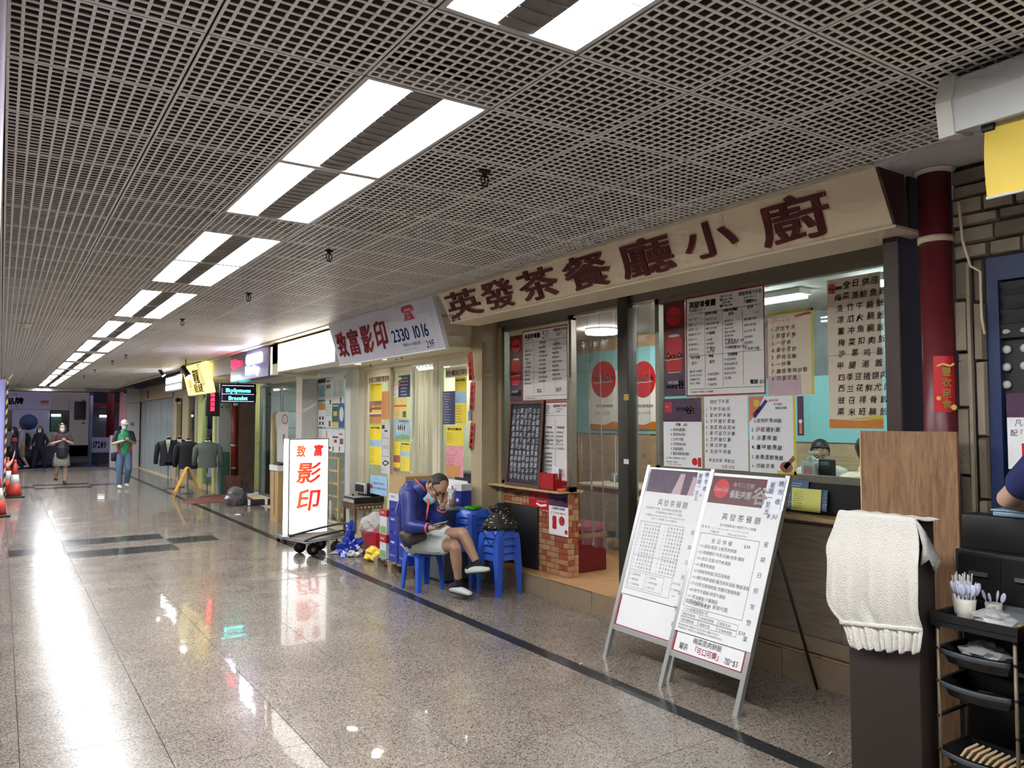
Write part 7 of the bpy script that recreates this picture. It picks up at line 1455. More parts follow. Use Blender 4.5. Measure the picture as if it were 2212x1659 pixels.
# ================================================================ people
mat('skin', (196, 160, 136), 0.5, var=0.08, scale=14); mat('skin_tan', (172, 134, 110), 0.5, var=0.10, scale=14); mat('hair_black', (26, 22, 22), 0.5, var=0.3, scale=60); mat('hair_thin', (44, 36, 32), 0.6, var=0.35, scale=70); mat('mask_blue', (176, 206, 214), 0.7, var=0.04); mat('mask_white', (226, 228, 230), 0.7, var=0.03)
mat('eye_white', (220, 216, 210), 0.3); mat('lip', (150, 90, 80), 0.5); mat('navy_jacket', (30, 44, 118), 0.42, var=0.12, scale=9, bump=0.25, bscale=30); mat('orange_trim', (226, 92, 66), 0.5); mat('shorts_pale', (206, 216, 210), 0.8, var=0.06, scale=12, bump=0.2, bscale=25); mat('sock_black', (20, 20, 26), 0.8); mat('shoe_pale', (196, 202, 198), 0.5, var=0.1, scale=14); mat('sole_black', (18, 18, 20), 0.6); mat('phone_dark', (20, 20, 22), 0.15); mat('bag_brown', (58, 50, 46), 0.6, var=0.1)
def loft(mb, pts, rad, ref=None, n=14):
    """rounded tapering limb: rad = (a, b) half axes, a along ref"""
    P = [Vector(p) for p in pts]; R = [r if isinstance(r, (tuple, list)) else (r, r) for r in rad]
    # smooth the path and the radii a little
    Q, S = [P[0]], [R[0]]
    for k in range(len(P) - 1):
        for f_ in (.34, .67, 1.0): Q.append(P[k].lerp(P[k + 1], f_)); S.append((R[k][0] * (1 - f_) + R[k + 1][0] * f_, R[k][1] * (1 - f_) + R[k + 1][1] * f_))
    def end(p, d, r):
        out = []
        for q in (.95, .75, .4): out.append((p + d * (min(r) * math.sin(math.acos(q))) if False else p + d * min(r) * math.sqrt(1 - q * q), (r[0] * q, r[1] * q)))
        return out
    d0 = (Q[0] - Q[1]).normalized(); d1 = (Q[-1] - Q[-2]).normalized()
    A = list(reversed(end(Q[0], d0, S[0]))); B = end(Q[-1], d1, S[-1])
    Q = [a[0] for a in A] + Q + [b[0] for b in B]; S = [a[1] for a in A] + S + [b[1] for b in B]
    k = len(Q); vs = []; fs = []; ref = Vector(ref) if ref is not None else None; u = None
    for i in range(k):
        t = (Q[min(i + 1, k - 1)] - Q[max(i - 1, 0)]).normalized()
        if ref is not None: u = ref - t * ref.dot(t)
        elif u is None: a = Vector((0, 0, 1)) if abs(t.z) < .9 else Vector((1, 0, 0)); u = t.cross(a)
        else: u = u - t * u.dot(t)
        u = u.normalized(); w = t.cross(u)
        for j in range(n): q = 2 * PI * j / n; vs.append(Q[i] + u * (S[i][0] * math.cos(q)) + w * (S[i][1] * math.sin(q)))
    for i in range(k - 1):
        for j in range(n): fs.append((i * n + j, i * n + (j + 1) % n, (i + 1) * n + (j + 1) % n, (i + 1) * n + j))
    fs += [tuple(range(n - 1, -1, -1)), tuple((k - 1) * n + j for j in range(n))]
    mb.add(vs, fs, 0, True); return mb
def grow(mb, name, m, parent, voxel=.008, it=4, f_=.5):
    o = mb.build(name, m, parent); r = o.modifiers.new('union', 'REMESH'); r.mode = 'VOXEL'; r.voxel_size = voxel; r.use_smooth_shade = True
    s = o.modifiers.new('smooth', 'SMOOTH'); s.iterations = it; s.factor = f_
    return o
def frame3(o, fwd, up):
    f = Vector(fwd).normalized(); u = Vector(up); u = (u - f * u.dot(f)).normalized(); s = f.cross(u)
    return Matrix(((s.x, f.x, u.x, o[0]), (s.y, f.y, u.y, o[1]), (s.z, f.z, u.z, o[2]), (0, 0, 0, 1)))
def head_flesh(mb, M, k=1.0):
    """x side, y forward, z up; origin at the middle of the skull"""
    mb.ball((0, -.006 * k, .02 * k), (.076 * k, .094 * k, .098 * k), 18, M=M); mb.ball((0, .022 * k, -.058 * k), (.058 * k, .066 * k, .062 * k), 16, M=M); mb.ball((0, .048 * k, -.09 * k), (.03 * k, .03 * k, .024 * k), 12, M=M)
    mb.ball((0, .060 * k, .02 * k), (.056 * k, .03 * k, .022 * k), 12, M=M)                     # brow
    loft(mb, [M @ Vector((0, .086 * k, .004 * k)), M @ Vector((0, .104 * k, -.034 * k))], [.009 * k, .014 * k]); mb.ball((0, .1 * k, -.036 * k), (.017 * k, .014 * k, .011 * k), 10, M=M)
    for s in (-1, 1):
        mb.ball((s * .040 * k, .058 * k, -.028 * k), (.024 * k, .022 * k, .022 * k), 10, M=M); mb.ball((s * .078 * k, -.008 * k, -.012 * k), (.010 * k, .02 * k, .034 * k), 10, M=M)
def face_bits(root, M, k=1.0, lidded=False, mouth=True):
    for s in (-1, 1):
        e = MB().ball((s * .031 * k, .081 * k, -.002 * k), (.012 * k, .006 * k, (.003 if lidded else .0055) * k), 10, M=M).build('eye', 'eye_white', root); MB().ball((s * .031 * k, .0866 * k, -.002 * k), (.005 * k, .002 * k, (.003 if lidded else .005) * k), 8, M=M).build('iris', 'hair_black', e)
        loft(MB(), [M @ Vector((s * .016 * k, .091 * k, .022 * k)), M @ Vector((s * .046 * k, .078 * k, .024 * k))], [.0035 * k, .002 * k]).build('eyebrow', 'hair_black', root)
    if mouth: MB().ball((0, .088 * k, -.068 * k), (.022 * k, .006 * k, .006 * k), 10, M=M).build('mouth', 'lip', root)
def hair_cap(root, M, m, keep, k=1.0, off=.008, name='hair'):
    """skull shell trimmed to where hair grows; keep(x,y,z) in head units"""
    bm = bmesh.new(); bmesh.ops.create_uvsphere(bm, u_segments=36, v_segments=26, radius=1)
    for w in bm.verts: w.co = Vector((w.co.x * (.076 + off), w.co.y * (.094 + off) - .008, w.co.z * (.098 + off) + .022))
    bmesh.ops.delete(bm, geom=[w for w in bm.verts if not keep(*w.co)], context='VERTS')
    for w in bm.verts: w.co = w.co * k * (1 + .012 * math.sin(w.co.x * 160) * math.sin(w.co.y * 130))
    o = MB().bm(bm, 0, True, M).build(name, m, root); s = o.modifiers.new('thick', 'SOLIDIFY'); s.thickness = .010 * k; s.offset = -1; return o
def mask(root, M, m, k=1.0, drop=0.0):
    vs = []; fs = []; n = 12
    for j in range(7):
        for i in range(n + 1):
            a = (i / n - .5) * 2.3; z = (-.012 - .105 * j / 6 - drop) * k; bul = math.cos(a) ** 2; r_ = (.073 + .046 * bul * (1 - abs(j / 6 - .45) * .8)) * k; vs.append(M @ Vector((math.sin(a) * .078 * k * (1 - .22 * j / 6), math.cos(a) * r_ - .004 * k, z)))
    for j in range(6):
        for i in range(n): q = j * (n + 1) + i; fs.append((q, q + 1, q + n + 2, q + n + 1))
    o = MB().add(vs, fs, 0, True).build('face_mask', m, root); s = o.modifiers.new('thick', 'SOLIDIFY'); s.thickness = .003 * k
    for s_ in (-1, 1): MB().tube([M @ Vector((s_ * .068 * k, .03 * k, -.03 * k - drop * k)), M @ Vector((s_ * .081 * k, -.01 * k, .004 * k))], .0015 * k, 5).build('ear_loop', m, root)
def hand(mb, wrist, aim, palm_n, curl=.5, k=1.0, side=1, spread=.0):
    """palm, four fingers of unequal length with two bends, thumb from the side of the palm near its base. aim: along the hand, palm_n: where the palm faces"""
    a = Vector(aim).normalized(); p = Vector(palm_n); p = (p - a * p.dot(a)).normalized(); s = a.cross(p) * side; W = Vector(wrist)
    loft(mb, [W, W + a * .045 * k, W + a * .085 * k], [(.026 * k, .017 * k), (.039 * k, .015 * k), (.040 * k, .012 * k)], ref=s)
    for i, (o_, ln) in enumerate(((-.030, .064), (-.010, .074), (.010, .070), (.030, .054))):
        b = W + a * .086 * k + s * o_ * k; c0 = curl * (.8 + .12 * i)
        d1 = (a * math.cos(c0 * .7) + p * math.sin(c0 * .7) + s * spread * (i - 1.5)).normalized(); d2 = (a * math.cos(c0 * 1.6) + p * math.sin(c0 * 1.6)).normalized(); d3 = (a * math.cos(c0 * 2.3) + p * math.sin(c0 * 2.3)).normalized()
        q1 = b + d1 * ln * .45 * k; q2 = q1 + d2 * ln * .32 * k; q3 = q2 + d3 * ln * .23 * k; loft(mb, [b - a * .01 * k, q1, q2, q3], [.0092 * k, .0088 * k, .008 * k, .0068 * k], n=10)
    b = W + a * .028 * k - s * .030 * k; d = (a * .62 - s * .7 + p * .35).normalized(); q1 = b + d * .036 * k; q2 = q1 + (a * .85 - s * .25 + p * .45).normalized() * .03 * k
    loft(mb, [b + s * .012 * k, q1, q2], [.0135 * k, .0108 * k, .0085 * k], n=10)
# ------------------------------------------------ the seated man
ROOT = Vector((3.536, 6.935, 0.0))
man = thing('person', 'man in navy jacket and pale shorts sitting on a blue stool, looking at a phone', 'person', ROOT)
def J(u, v, D): return at(u, v, D=D) - ROOT
toCam = -FW; R3, U3 = RT.copy(), UP.copy()
hips = J(899, 1164, 7.62); waist = J(893, 1138, 7.60); chest = J(893, 1100, 7.53); upper = J(899, 1068, 7.47); neck0 = J(912, 1055, 7.42)
shR = J(884, 1072, 7.33); elR = J(884, 1136, 7.22); wrR = J(932, 1141, 7.12)
shL = J(925, 1078, 7.62); elL = J(948, 1120, 7.42); wrL = J(957, 1090, 7.36)
hiR = J(908, 1170, 7.52); knR = J(983, 1179, 7.14); anR = J(991, 1262, 7.20)
hiL = J(912, 1163, 7.64); knL = J(1000, 1152, 7.26); anL = J(1034, 1224, 7.16)
heelR, toeR = J(978, 1279, 7.22), J(1012, 1287, 7.14); heelL, toeL = J(1014, 1240, 7.17), J(1052, 1236, 7.08)
across = (shL - shR).normalized()
HK = 1.08; hc = J(944, 1051, 7.36); MH = frame3(hc, R3 * .42 - U3 * .72 + toCam * .50, R3 * .62 + U3 * .62 + toCam * .30)
mb = MB(); head_flesh(mb, MH, HK)
loft(mb, [neck0 - U3 * .02, neck0.lerp(hc, .45), MH @ Vector((0, -.03, -.05))], [.058, .052, .056])
loft(mb, [hips, waist, chest, upper], [(.15, .115), (.145, .11), (.165, .115), (.15, .09)], ref=across)
for a, b, c in ((shR, elR, wrR), (shL, elL, wrL)): loft(mb, [upper.lerp(a, .4), a, a.lerp(b, .5), b, b.lerp(c, .4), c], [.06, .056, .046, .040, .040, .027])
for a, b, c in ((hiR, knR, anR), (hiL, knL, anL)):
    back = (a - b).normalized(); loft(mb, [a, a.lerp(b, .5), b, b.lerp(c, .06), b.lerp(c, .33), b.lerp(c, .7), c], [.085, .076, .057, .055, .056, .040, .033]); mb.ball(b.lerp(c, .3) + (back * .018), (.045, .045, .06), 12)
for h_, t_ in ((heelR, toeR), (heelL, toeL)): loft(mb, [h_ + U3 * .03, h_.lerp(t_, .5) + U3 * .028, t_ + U3 * .015], [.032, .034, .024])
for an, h_ in ((anR, heelR), (anL, heelL)): loft(mb, [an, h_ + U3 * .03], [.033, .032])
hand(mb, wrR, R3 * .9 + toCam * .25 + U3 * .05, U3 * 1.0, .55, 1.0, side=1); hand(mb, wrL, U3 * .95 + R3 * .25 + toCam * .1, -R3 * .6 + toCam * .6 + U3 * .0, .35, 1.0, side=-1)
grow(mb, 'body', 'skin_tan', man, .006, 3)
face_bits(man, MH, HK, lidded=True); hair_cap(man, MH, 'hair_thin', lambda x, y, z: (z > .0 and y < .012 + .35 * (z - .0) and not (z > .085 and y > .02)) or (y < -.03 and z > -.05), HK, .005)
mask(man, MH, 'mask_blue', HK * .9, .06)
g = MB()
for s in (-1, 1): g.tube([MH @ Vector((s * .031 + .026 * math.cos(q), .098, -.002 + .019 * math.sin(q))) for q in [2 * PI * i / 14 for i in range(14)]], .0026, 6, closed=True); g.tube([MH @ Vector((s * .057, .096, .004)), MH @ Vector((s * .079, .04, .008)), MH @ Vector((s * .083, -.012, .004)), MH @ Vector((s * .08, -.03, -.012))], .003, 6)
g.tube([MH @ Vector((-.008, .1, .0)), MH @ Vector((.008, .1, .0))], .0025, 6); g.build('glasses', 'phone_dark', man)
# jacket
mb = MB(); hood = neck0 - FW * -.06
loft(mb, [hips + U3 * .03, waist, chest, upper, neck0 - U3 * .005], [(.185, .145), (.19, .15), (.205, .155), (.185, .125), (.10, .09)], ref=across)
for a, b, c, q in ((shR, elR, wrR, .80), (shL, elL, wrL, .62)):
    e = b.lerp(c, q); loft(mb, [upper.lerp(a, .35), a, a.lerp(b, .5), b, b.lerp(c, .35), e], [.085, .083, .072, .072, .062, .043])
    mb.ball(b - U3 * .012, (.066, .066, .06), 12)
mb.ball(J(890, 1048, 7.50), (.085, .085, .05), 14); mb.ball(J(880, 1062, 7.50), (.08, .09, .07), 14)
grow(mb, 'jacket', 'navy_jacket', man, .008, 5)
tr = MB()
tr.tube([J(896, 1034, 7.40), J(905, 1044, 7.33), J(912, 1050, 7.30), J(918, 1060, 7.30)], [(.008, .005)] * 4, 8); tr.tube([J(925, 1078, 7.32), J(925, 1092, 7.27), J(923, 1105, 7.25), J(921, 1122, 7.26)], [(.009, .005)] * 4, 8)
tr.build('zip_trim', 'orange_trim', man)
for c, b, q in ((wrR, elR, .82), (wrL, elL, .64)): e = b.lerp(c, q); d = (c - b).normalized(); MB().tube([e - d * .007, e + d * .007], .047, 18).build('cuff', 'orange_trim', man)
# shorts
mb = MB(); loft(mb, [hips + U3 * .05, hips - U3 * .015], [(.17, .14), (.165, .14)], ref=across)
for a, b, q in ((hiR, knR, .66), (hiL, knL, .58)): loft(mb, [a, a.lerp(b, .4), a.lerp(b, q)], [(.118, .105), (.112, .098), (.102, .09)], ref=U3)
grow(mb, 'shorts', 'shorts_pale', man, .008, 4)
for c, b, h_, t_ in ((anR, knR, heelR, toeR), (anL, knL, heelL, toeL)):
    mb = MB(); loft(mb, [c + (b - c).normalized() * .045, c, h_ + U3 * .045], [.041, .042, .040]); grow(mb, 'sock', 'sock_black', man, .007, 2)
    dirf = (t_ - h_).normalized(); up_ = U3 - dirf * U3.dot(dirf); mb = MB(); loft(mb, [h_ + up_ * .036, h_.lerp(t_, .45) + up_ * .034, t_ + up_ * .022 + dirf * .01], [(.042, .038), (.046, .036), (.034, .024)], ref=dirf.cross(up_)); so = grow(mb, 'shoe', 'shoe_pale', man, .007, 2)
    mb = MB(); loft(mb, [h_ - dirf * .004 + up_ * .008, h_.lerp(t_, .5) + up_ * .006, t_ + dirf * .022 + up_ * .008], [(.043, .012), (.046, .012), (.034, .011)], ref=dirf.cross(up_)); grow(mb, 'sole', 'sole_black', so, .006, 1)
mb = MB(); loft(mb, [J(872, 1156, 7.38), J(890, 1164, 7.30), J(914, 1158, 7.26)], [(.05, .045), (.065, .055), (.045, .04)], ref=U3); wb = grow(mb, 'waist_bag', 'bag_brown', man, .008, 3); MB().tube([J(868, 1152, 7.40), J(878, 1148, 7.32), J(892, 1146, 7.28)], [(.016, .006)] * 3, 8).build('strap', 'orange_trim', wb)
ph = thing('smartphone', 'dark smartphone held in the seated man\'s hand', 'phone', at(951, 1131, D=7.05)); Mp = frame3((0, 0, 0), R3 * .85 + U3 * .22 + toCam * .2, U3 * .9 - R3 * .2); MB().bbox(-.036, .036, -.075, .075, -.004, .004, .003, M=Mp).build('case', 'phone_dark', ph); glow('screen_glow', (120, 126, 136), .15); MB().box(-.032, .032, -.068, .068, .0042, .005, M=Mp).build('screen', 'screen_glow', ph)
# ------------------------------------------------ walkers
def walker(label, x, y, z, rz, h, top, legs, pose, head='hair', skin='skin', sleeve=.0, voxel=.012, female=False, longhair=False, maskm='mask_white', skirt=None, bare=False, shoes='shoe_pale', armR=None, armL=None):
    """local frame: faces -y. pose = ((knee),(ankle)) x2 as fractions of height"""
    t = thing('person', label, 'person', (x, y, z), rz); V = lambda a, b, c: Vector((a * h, b * h, c * h))
    sw = .088 if female else .098
    MHd = frame3(V(0, -.012, .935), (0, -1, -.22), (0, 0, 1)); k = h * .56
    shR_, shL_ = V(-sw, 0, .81), V(sw, 0, .81); armR = armR or ((-sw - .035, -.01, .64), (-sw - .02, -.05, .50)); armL = armL or ((sw + .035, -.01, .64), (sw + .02, -.05, .50))
    mb = MB(); head_flesh(mb, MHd, k); loft(mb, [V(0, .01, .82), V(0, 0, .88)], [.036 * h, .032 * h])
    tors = [V(0, 0, .50), V(0, 0, .60), V(0, .005, .72), V(0, .005, .80)]; loft(mb, tors, [(.085 * h, .06 * h), (.075 * h, .055 * h), (.09 * h, .06 * h), (.085 * h, .045 * h)], ref=(1, 0, 0))
    for (s_, (e, w)) in ((shR_, armR), (shL_, armL)):
        E, Wr = V(*e), V(*w); loft(mb, [s_, s_.lerp(E, .5), E, E.lerp(Wr, .4), Wr], [.031 * h, .027 * h, .023 * h, .022 * h, .016 * h]); hand(mb, Wr, (Wr - E), (0, .3, 1) if Wr.z > E.z - .05 * h else (0, 1, 0), .7, h * .56, side=1 if s_.x < 0 else -1)
    for s_, (kn, an) in zip((-1, 1), pose):
        H_ = V(s_ * .052, 0, .50); K_, A_ = V(*kn), V(*an); loft(mb, [H_, H_.lerp(K_, .5), K_, K_.lerp(A_, .3), A_], [.052 * h, .046 * h, .034 * h, .033 * h, .021 * h]); f_ = A_ + Vector((0, -.085 * h, -.030 * h)); loft(mb, [A_, A_ + Vector((0, .0, -.02 * h)), f_], [.02 * h, .02 * h, .016 * h])
    grow(mb, 'body', skin, t, voxel * .8, 2)
    # top
    mb = MB(); loft(mb, [V(0, 0, .52)] + tors[1:] + [V(0, .005, .83)], [(.102 * h, .075 * h), (.096 * h, .072 * h), (.108 * h, .074 * h), (.106 * h, .06 * h), (.05 * h, .042 * h)], ref=(1, 0, 0)); grow(mb, 'top', top, t, voxel, 3)
    for (s_, (e, w)) in ((shR_, armR), (shL_, armL)):
        E, Wr = V(*e), V(*w); mb = MB(); pts = [s_ + V(-s_.x / h * .3, 0, 0), s_, s_.lerp(E, .55)] + ([E, E.lerp(Wr, .8)] if sleeve > 1 else [s_.lerp(E, .8)]); loft(mb, pts, [.036 * h, .036 * h, .034 * h, .030 * h, .024 * h][:len(pts)]); grow(mb, 'sleeve', pose_sleeve.get(label, top), t, voxel, 2)
    if skirt:
        m = MB(); n = 28; vs = []
        for (zz, a, b) in ((.56, .085, .065), (.50, .105, .085), (.40, .12, .10), (.30, .13, .115)):
            for j in range(n): q = 2 * PI * j / n; w = 1 + .03 * math.sin(q * 9) * (.56 - zz) * 4; vs.append(V(a * w * math.cos(q), b * w * math.sin(q), zz))
        o = m.add(vs, [(r * n + j, r * n + (j + 1) % n, (r + 1) * n + (j + 1) % n, (r + 1) * n + j) for r in range(3) for j in range(n)], 0, True).build('skirt', skirt, t); md = o.modifiers.new('thick', 'SOLIDIFY'); md.thickness = .008
    for s_, (kn, an) in zip((-1, 1), pose):
        H_ = V(s_ * .052, 0, .50); K_, A_ = V(*kn), V(*an)
        if legs:
            mb = MB(); loft(mb, [H_ + V(0, 0, .03), H_.lerp(K_, .5), K_, K_.lerp(A_, .5), K_.lerp(A_, .97)] if not bare else [H_ + V(0, 0, .03), H_.lerp(K_, .5), H_.lerp(K_, .9)], [.064 * h, .056 * h, .046 * h, .042 * h, .036 * h][:3 if bare else 5]); grow(mb, 'trouser_leg', legs, t, voxel, 3)
        mb = MB(); loft(mb, [A_ + V(0, .012, -.02), A_ + V(0, -.045, -.028), A_ + V(0, -.095, -.034)], [(.026 * h, .026 * h), (.028 * h, .022 * h), (.022 * h, .014 * h)], ref=(1, 0, 0)); grow(mb, 'shoe', shoes, t, voxel * .8, 1)
    if legs and not bare: mb = MB(); loft(mb, [V(0, 0, .55), V(0, 0, .48)], [(.095 * h, .072 * h), (.085 * h, .066 * h)], ref=(1, 0, 0)); grow(mb, 'waistband', legs, t, voxel, 2)
    face_bits(t, MHd, k, mouth=not maskm)
    if maskm: mask(t, MHd, maskm, k)
    if head == 'cap':
        hair_cap(t, MHd, 'cone_white', lambda x, y, z: z > .03 + .1 * max(0, y), k, .012, 'cap'); MB().prism([(-.07 * k, .05 * k), (.07 * k, .05 * k), (.06 * k, .13 * k), (.03 * k, .16 * k), (-.03 * k, .16 * k), (-.06 * k, .13 * k)], 'z', .035 * k, .043 * k, M=MHd).build('cap_peak', 'cone_white', t)
    else: hair_cap(t, MHd, 'hair_black', lambda x, y, z: z > .03 + 1.1 * max(0, y - .01) or (y < .02 and z > -.06), k, .012)
    if longhair:
        m = MB(); 
        for s_ in (-1, 1): loft(m, [MHd @ Vector((s_ * .065 * k, -.02 * k, .05 * k)), MHd @ Vector((s_ * .085 * k, -.01 * k, -.06 * k)), MHd @ Vector((s_ * .095 * k, .01 * k, -.2 * k)), MHd @ Vector((s_ * .09 * k, .035 * k, -.32 * k))], [(.03 * k, .05 * k), (.035 * k, .06 * k), (.04 * k, .05 * k), (.02 * k, .03 * k)])
        loft(m, [MHd @ Vector((0, -.06 * k, .03 * k)), MHd @ Vector((0, -.085 * k, -.12 * k)), MHd @ Vector((0, -.08 * k, -.30 * k))], [(.08 * k, .04 * k), (.10 * k, .04 * k), (.08 * k, .03 * k)], ref=(1, 0, 0)); grow(m, 'long_hair', 'hair_black', t, voxel, 2)
    return t, V, MHd
pose_sleeve = {}
mat('polo_green', (52, 142, 100), 0.7, var=0.08, scale=20); mat('polo_navy', (34, 38, 56), 0.7); mat('jeans', (84, 108, 136), 0.8, var=0.22, scale=8); mat('maroon_top', (58, 34, 40), 0.75, var=0.1); mat('pack_black', (26, 28, 42), 0.55, var=0.15); mat('dress_dark', (20, 18, 40), 0.75, var=0.15); mat('khaki', (150, 128, 96), 0.8, var=0.1); mat('top_pale', (168, 166, 186), 0.75)
L_ = 'man in a white cap and green polo shirt walking toward the viewer with a phone'; pose_sleeve[L_] = 'polo_navy'
t, V, MHd = walker(L_, 2.56, 21.3, 0, .10, 1.69, 'polo_green', 'jeans', (((-.06, -.045, .285), (-.055, -.03, .062)), ((.06, -.06, .285), (.06, .05, .075))), head='cap', maskm='mask_blue', shoes='paper_white', armR=((-.145, -.02, .655), (-.035, -.135, .70)), armL=((.145, -.02, .655), (.045, -.135, .70)))
for s in (-1, 1): MB().prism([(s * .06 * 1.69, .53 * 1.69), (s * .098 * 1.69, .53 * 1.69), (s * .098 * 1.69, .66 * 1.69)], 'y', -.082 * 1.69, -.03 * 1.69).build('side_panel', 'carton_red', t)
i = Ink(); i.text(0, 0, .06, 'EXPRES', bold=.03, sx=.6); i.build('chest_print', 'ink_white', t, plane_M(V(-.06, -.0795, .715), (1, 0, 0), (0, 0, 1)), .004)
MB().tube([V(.075, -.045, .82), V(.03, -.083, .74), V(-.05, -.088, .62), V(-.105, -.05, .52)], [(.014, .004)] * 4, 8).build('bag_strap', 'pack_black', t); MB().bbox(-.16 * 1.69, -.10 * 1.69, -.08, .10, .40 * 1.69, .53 * 1.69, .02).build('shoulder_bag', 'pack_black', t)
o = thing('smartphone', 'phone held by the man in the green polo', 'phone', (2.56, 21.05, 1.215)); MB().bbox(-.035, .035, -.005, .005, -.05, .05, .003, M=Matrix.Rotation(.9, 4, 'X')).build('case', 'phone_dark', o)
def check_mat():
    m, n, l = _new('check_skirt'); p = n['Principled BSDF']; tc = n.new('ShaderNodeTexCoord'); sp = n.new('ShaderNodeSeparateXYZ'); l.new(tc.outputs['Object'], sp.inputs[0]); g_ = []
    for ax in (0, 2):
        mu = n.new('ShaderNodeMath'); mu.operation = 'MULTIPLY'; mu.inputs[1].default_value = 26; l.new(sp.outputs[ax], mu.inputs[0]); fr = n.new('ShaderNodeMath'); fr.operation = 'FRACT'; l.new(mu.outputs[0], fr.inputs[0]); gt = n.new('ShaderNodeMath'); gt.operation = 'LESS_THAN'; gt.inputs[1].default_value = .38; l.new(fr.outputs[0], gt.inputs[0]); g_.append(gt)
    mx = n.new('ShaderNodeMath'); mx.operation = 'MAXIMUM'; l.new(g_[0].outputs[0], mx.inputs[0]); l.new(g_[1].outputs[0], mx.inputs[1]); mc = n.new('ShaderNodeMix'); mc.data_type = 'RGBA'; l.new(mx.outputs[0], mc.inputs[0]); mc.inputs[6].default_value = (*srgb(60, 58, 66), 1); mc.inputs[7].default_value = (*srgb(198, 198, 186), 1); l.new(mc.outputs[2], p.inputs['Base Color']); p.inputs['Roughness'].default_value = .8
check_mat()
t, V, MHd = walker('woman in a checked skirt with a black backpack on her front walking with a phone', 1.36, 23.6, 0, .05, 1.60, 'maroon_top', None, (((-.055, -.03, .285), (-.065, .09, .11)), ((.055, -.02, .285), (.05, -.01, .058))), female=True, longhair=True, skirt='check_skirt', shoes='sole_black', armR=((-.15, -.03, .665), (-.03, -.16, .715)), armL=((.15, -.03, .665), (.04, -.16, .715)))
mb = MB(); loft(mb, [V(0, -.10, .70), V(0, -.115, .60), V(0, -.11, .47)], [(.075 * 1.6, .03 * 1.6), (.098 * 1.6, .05 * 1.6), (.085 * 1.6, .045 * 1.6)], ref=(1, 0, 0)); bp = grow(mb, 'backpack', 'pack_black', t, .01, 3)
for s in (-1, 1): MB().tube([V(s * .06, -.09, .69), V(s * .075, -.06, .80), V(s * .07, .02, .835)], [(.018, .006)] * 3, 8).build('strap', 'pack_black', bp)
o = thing('smartphone', 'phone held by the woman in the checked skirt', 'phone', (1.37, 23.33, 1.17)); MB().bbox(-.035, .035, -.005, .005, -.05, .05, .003, M=Matrix.Rotation(.9, 4, 'X')).build('case', 'phone_dark', o)
xs = lambda u: at(u, 1000, Y=32.4).x
walker('woman with long hair in a dark dress walking left beyond the corridor end', xs(30), 32.4, -.1, -PI / 2 - .1, 1.56, 'dress_dark', 'dress_dark', (((-.05, -.09, .28), (-.05, -.10, .06)), ((.05, .05, .28), (.05, .17, .09))), female=True, longhair=True, sleeve=0, voxel=.018, shoes='sole_black', skirt='dress_dark')
t, V, MHd = walker('person in a pale top and khaki shorts with a backpack walking left outside', at(46, 1000, Y=33.4).x, 33.4, -.1, -PI / 2, 1.60, 'top_pale', 'khaki', (((-.05, -.11, .29), (-.05, -.06, .07)), ((.05, .02, .28), (.05, .12, .10))), voxel=.018, bare=True, shoes='shoe_pale')
mb = MB(); loft(mb, [V(0, .10, .80), V(0, .125, .70), V(0, .11, .58)], [(.07 * 1.6, .04 * 1.6), (.09 * 1.6, .06 * 1.6), (.08 * 1.6, .05 * 1.6)], ref=(1, 0, 0)); grow(mb, 'backpack', 'dress_dark', t, .015, 3)
walker('long-haired woman in black walking outside behind the checked-skirt woman', xs(84), 32.2, -.1, -.5, 1.58, 'dress_dark', 'dress_dark', (((-.075, -.05, .28), (-.10, -.06, .06)), ((.075, .04, .28), (.10, .06, .06))), female=True, longhair=True, sleeve=2, voxel=.018, shoes='sole_black', armR=((-.15, .0, .66), (-.14, -.08, .55)), armL=((.16, .04, .66), (.10, .02, .55)))
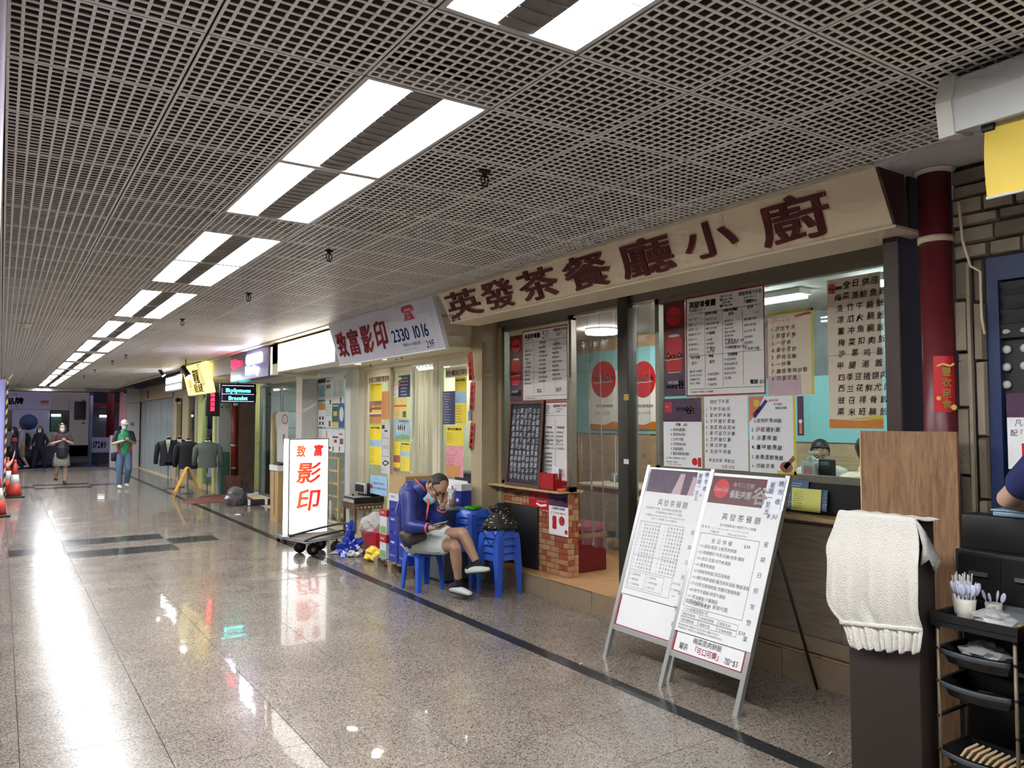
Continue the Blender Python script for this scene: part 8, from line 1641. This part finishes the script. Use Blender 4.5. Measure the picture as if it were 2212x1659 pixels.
# ------------------------------------------------ diners and the worker at the right edge
def seated(label, x, y, z, rz, top, hairm='hair_black', masked=True, lean=.0):
    t = thing('person', label, 'person', (x, y, z), rz); V = lambda a, b, c: Vector((a, b, c)); MHd = frame3(V(0, -.14 - lean, 1.22 - lean * .4), (0, -1, -.45 - lean), (0, 0, 1))
    mb = MB(); head_flesh(mb, MHd); loft(mb, [V(0, -.03, 1.02), V(0, -.10 - lean * .7, 1.14)], [.058, .052]); loft(mb, [V(0, .05, .50), V(0, .06, .75), V(0, 0, 1.0)], [(.15, .11), (.15, .105), (.15, .08)], ref=(1, 0, 0))
    for s in (-1, 1):
        loft(mb, [V(s * .17, -.01, .99), V(s * .22, -.05, .76), V(s * .12, -.30, .74)], [.052, .042, .028]); hand(mb, V(s * .12, -.30, .74), (-s * .3, -1, 0), (0, 0, -1), .4, .95, side=s)
        loft(mb, [V(s * .09, .03, .48), V(s * .10, -.38, .47), V(s * .10, -.40, .09)], [.085, .058, .035]); loft(mb, [V(s * .10, -.38, .045), V(s * .10, -.52, .03)], [.035, .026])
    grow(mb, 'body', 'skin', t, .009, 3); mb = MB(); loft(mb, [V(0, .05, .50), V(0, .06, .75), V(0, 0, .99), V(0, -.02, 1.05)], [(.18, .14), (.178, .135), (.18, .11), (.09, .08)], ref=(1, 0, 0))
    for s in (-1, 1): loft(mb, [V(s * .12, 0, .98), V(s * .17, -.01, .98), V(s * .205, -.035, .84), V(s * .2, -.08, .77)], [.07, .072, .06, .052])
    grow(mb, 'top', top, t, .011, 3); mb = MB()
    for s in (-1, 1): loft(mb, [V(s * .08, .06, .48), V(s * .10, -.38, .47), V(s * .10, -.40, .14)], [.105, .078, .062])
    grow(mb, 'trousers', 'dress_dark', t, .013, 3); face_bits(t, MHd, mouth=not masked); hair_cap(t, MHd, hairm, lambda x, y, z: z > .03 + 1.0 * max(0, y - .02) or (y < .02 and z > -.06), 1.0, .010)
    for s in (-1, 1): mb = MB(); loft(mb, [V(s * .10, -.37, .04), V(s * .10, -.54, .03)], [.042, .032]); grow(mb, 'shoe', 'sole_black', t, .012, 2)
    if masked: mask(t, MHd, 'mask_blue')
    return t
bench(6.62, 4.55, 'maroon booth bench under the masked diner'); bench(6.1, 3.75, 'maroon booth bench under the dark-haired diner beside the plywood', .5)
seated('diner in a white top and blue mask bent over a table behind the sanitiser bottle', 6.60, 4.55, .187, -1.0, 'shirt_white', lean=.10); seated('dark-haired diner seen behind the plywood sheet edge', 6.10, 3.75, .187, 2.3, 'table_top', masked=False)
# worker: only the bent arm reaches into the picture
mat('navy_tee', (26, 34, 84), 0.8, var=0.1, scale=30)
def A(u, v, D): return at(u, v, D=D) - Vector((3.02, .95, 0))
t = thing('person', 'person in a navy T-shirt whose bare elbow shows at the right edge', 'person', (3.02, .95, 0)); mb = MB(); S0 = A(2280, 985, 2.75); E0 = A(2176, 1078, 2.98); W0 = A(2262, 1096, 3.14); tor = [Vector((S0.x - .12, S0.y - .2, z)) for z in (.92, 1.1, 1.25, 1.42)]
loft(mb, [S0, S0.lerp(E0, .55), E0, E0.lerp(W0, .4), W0], [.052, .044, .039, .038, .027]); hand(mb, W0, W0 - E0, (0, 0, -1), .3, 1.0, side=1)
loft(mb, tor, [(.15, .11), (.15, .11), (.17, .12), (.16, .09)], ref=(.5, -.8, 0)); hcp = tor[-1] + Vector((.02, .03, .24)); MW = frame3(hcp, (.8, .4, -.3), (0, 0, 1)); head_flesh(mb, MW); loft(mb, [tor[-1], hcp - Vector((0, 0, .06))], [.06, .054])
S1 = tor[-1] + (tor[-1] - S0) * .9 + Vector((0, 0, -.02)); E1 = S1 + Vector((.1, 0, -.28)); loft(mb, [S1, E1, E1 + Vector((.2, .1, -.08))], [.052, .04, .028]); hand(mb, E1 + Vector((.2, .1, -.08)), (.8, .4, -.2), (0, 0, -1), .3, 1.0, side=-1)
for s in (-1, 1): q = tor[0] + Vector((.05 * s, -.08 * s, 0)); loft(mb, [q, Vector((q.x, q.y, .48)), Vector((q.x, q.y, .09))], [.09, .06, .038]); loft(mb, [Vector((q.x - .03, q.y, .045)), Vector((q.x + .14, q.y + .06, .03))], [.036, .028])
grow(mb, 'body', 'skin', t, .007, 4); mb = MB(); loft(mb, [tor[0] - Vector((0, 0, .04))] + tor + [tor[-1] + Vector((0, 0, .03))], [(.18, .14), (.18, .14), (.18, .14), (.2, .15), (.19, .12), (.12, .09)], ref=(.5, -.8, 0)); loft(mb, [S0, S1], [.078, .078]); loft(mb, [tor[-1].lerp(S0, .6), S0, S0.lerp(E0, .45), S0.lerp(E0, .62)], [.08, .08, .07, .066]); loft(mb, [tor[-1].lerp(S1, .6), S1, S1.lerp(E1, .5)], [.08, .08, .066]); grow(mb, 'tshirt', 'navy_tee', t, .010, 4)
mb = MB()
for s in (-1, 1): q = tor[0] + Vector((.05 * s, -.08 * s, 0)); loft(mb, [q + Vector((0, 0, .05)), Vector((q.x, q.y, .48)), Vector((q.x, q.y, .1))], [.12, .085, .065])
loft(mb, [tor[0] + Vector((0, 0, .05)), tor[0] - Vector((0, 0, .1))], [(.165, .13), (.17, .14)], ref=(.5, -.8, 0)); grow(mb, 'trousers', 'dress_dark', t, .013, 3); face_bits(t, MW); hair_cap(t, MW, 'hair_black', lambda x, y, z: z > .03 + 1.0 * max(0, y - .02) or (y < .02 and z > -.06), 1.0, .010)
bpy.data.objects.remove(_fo)
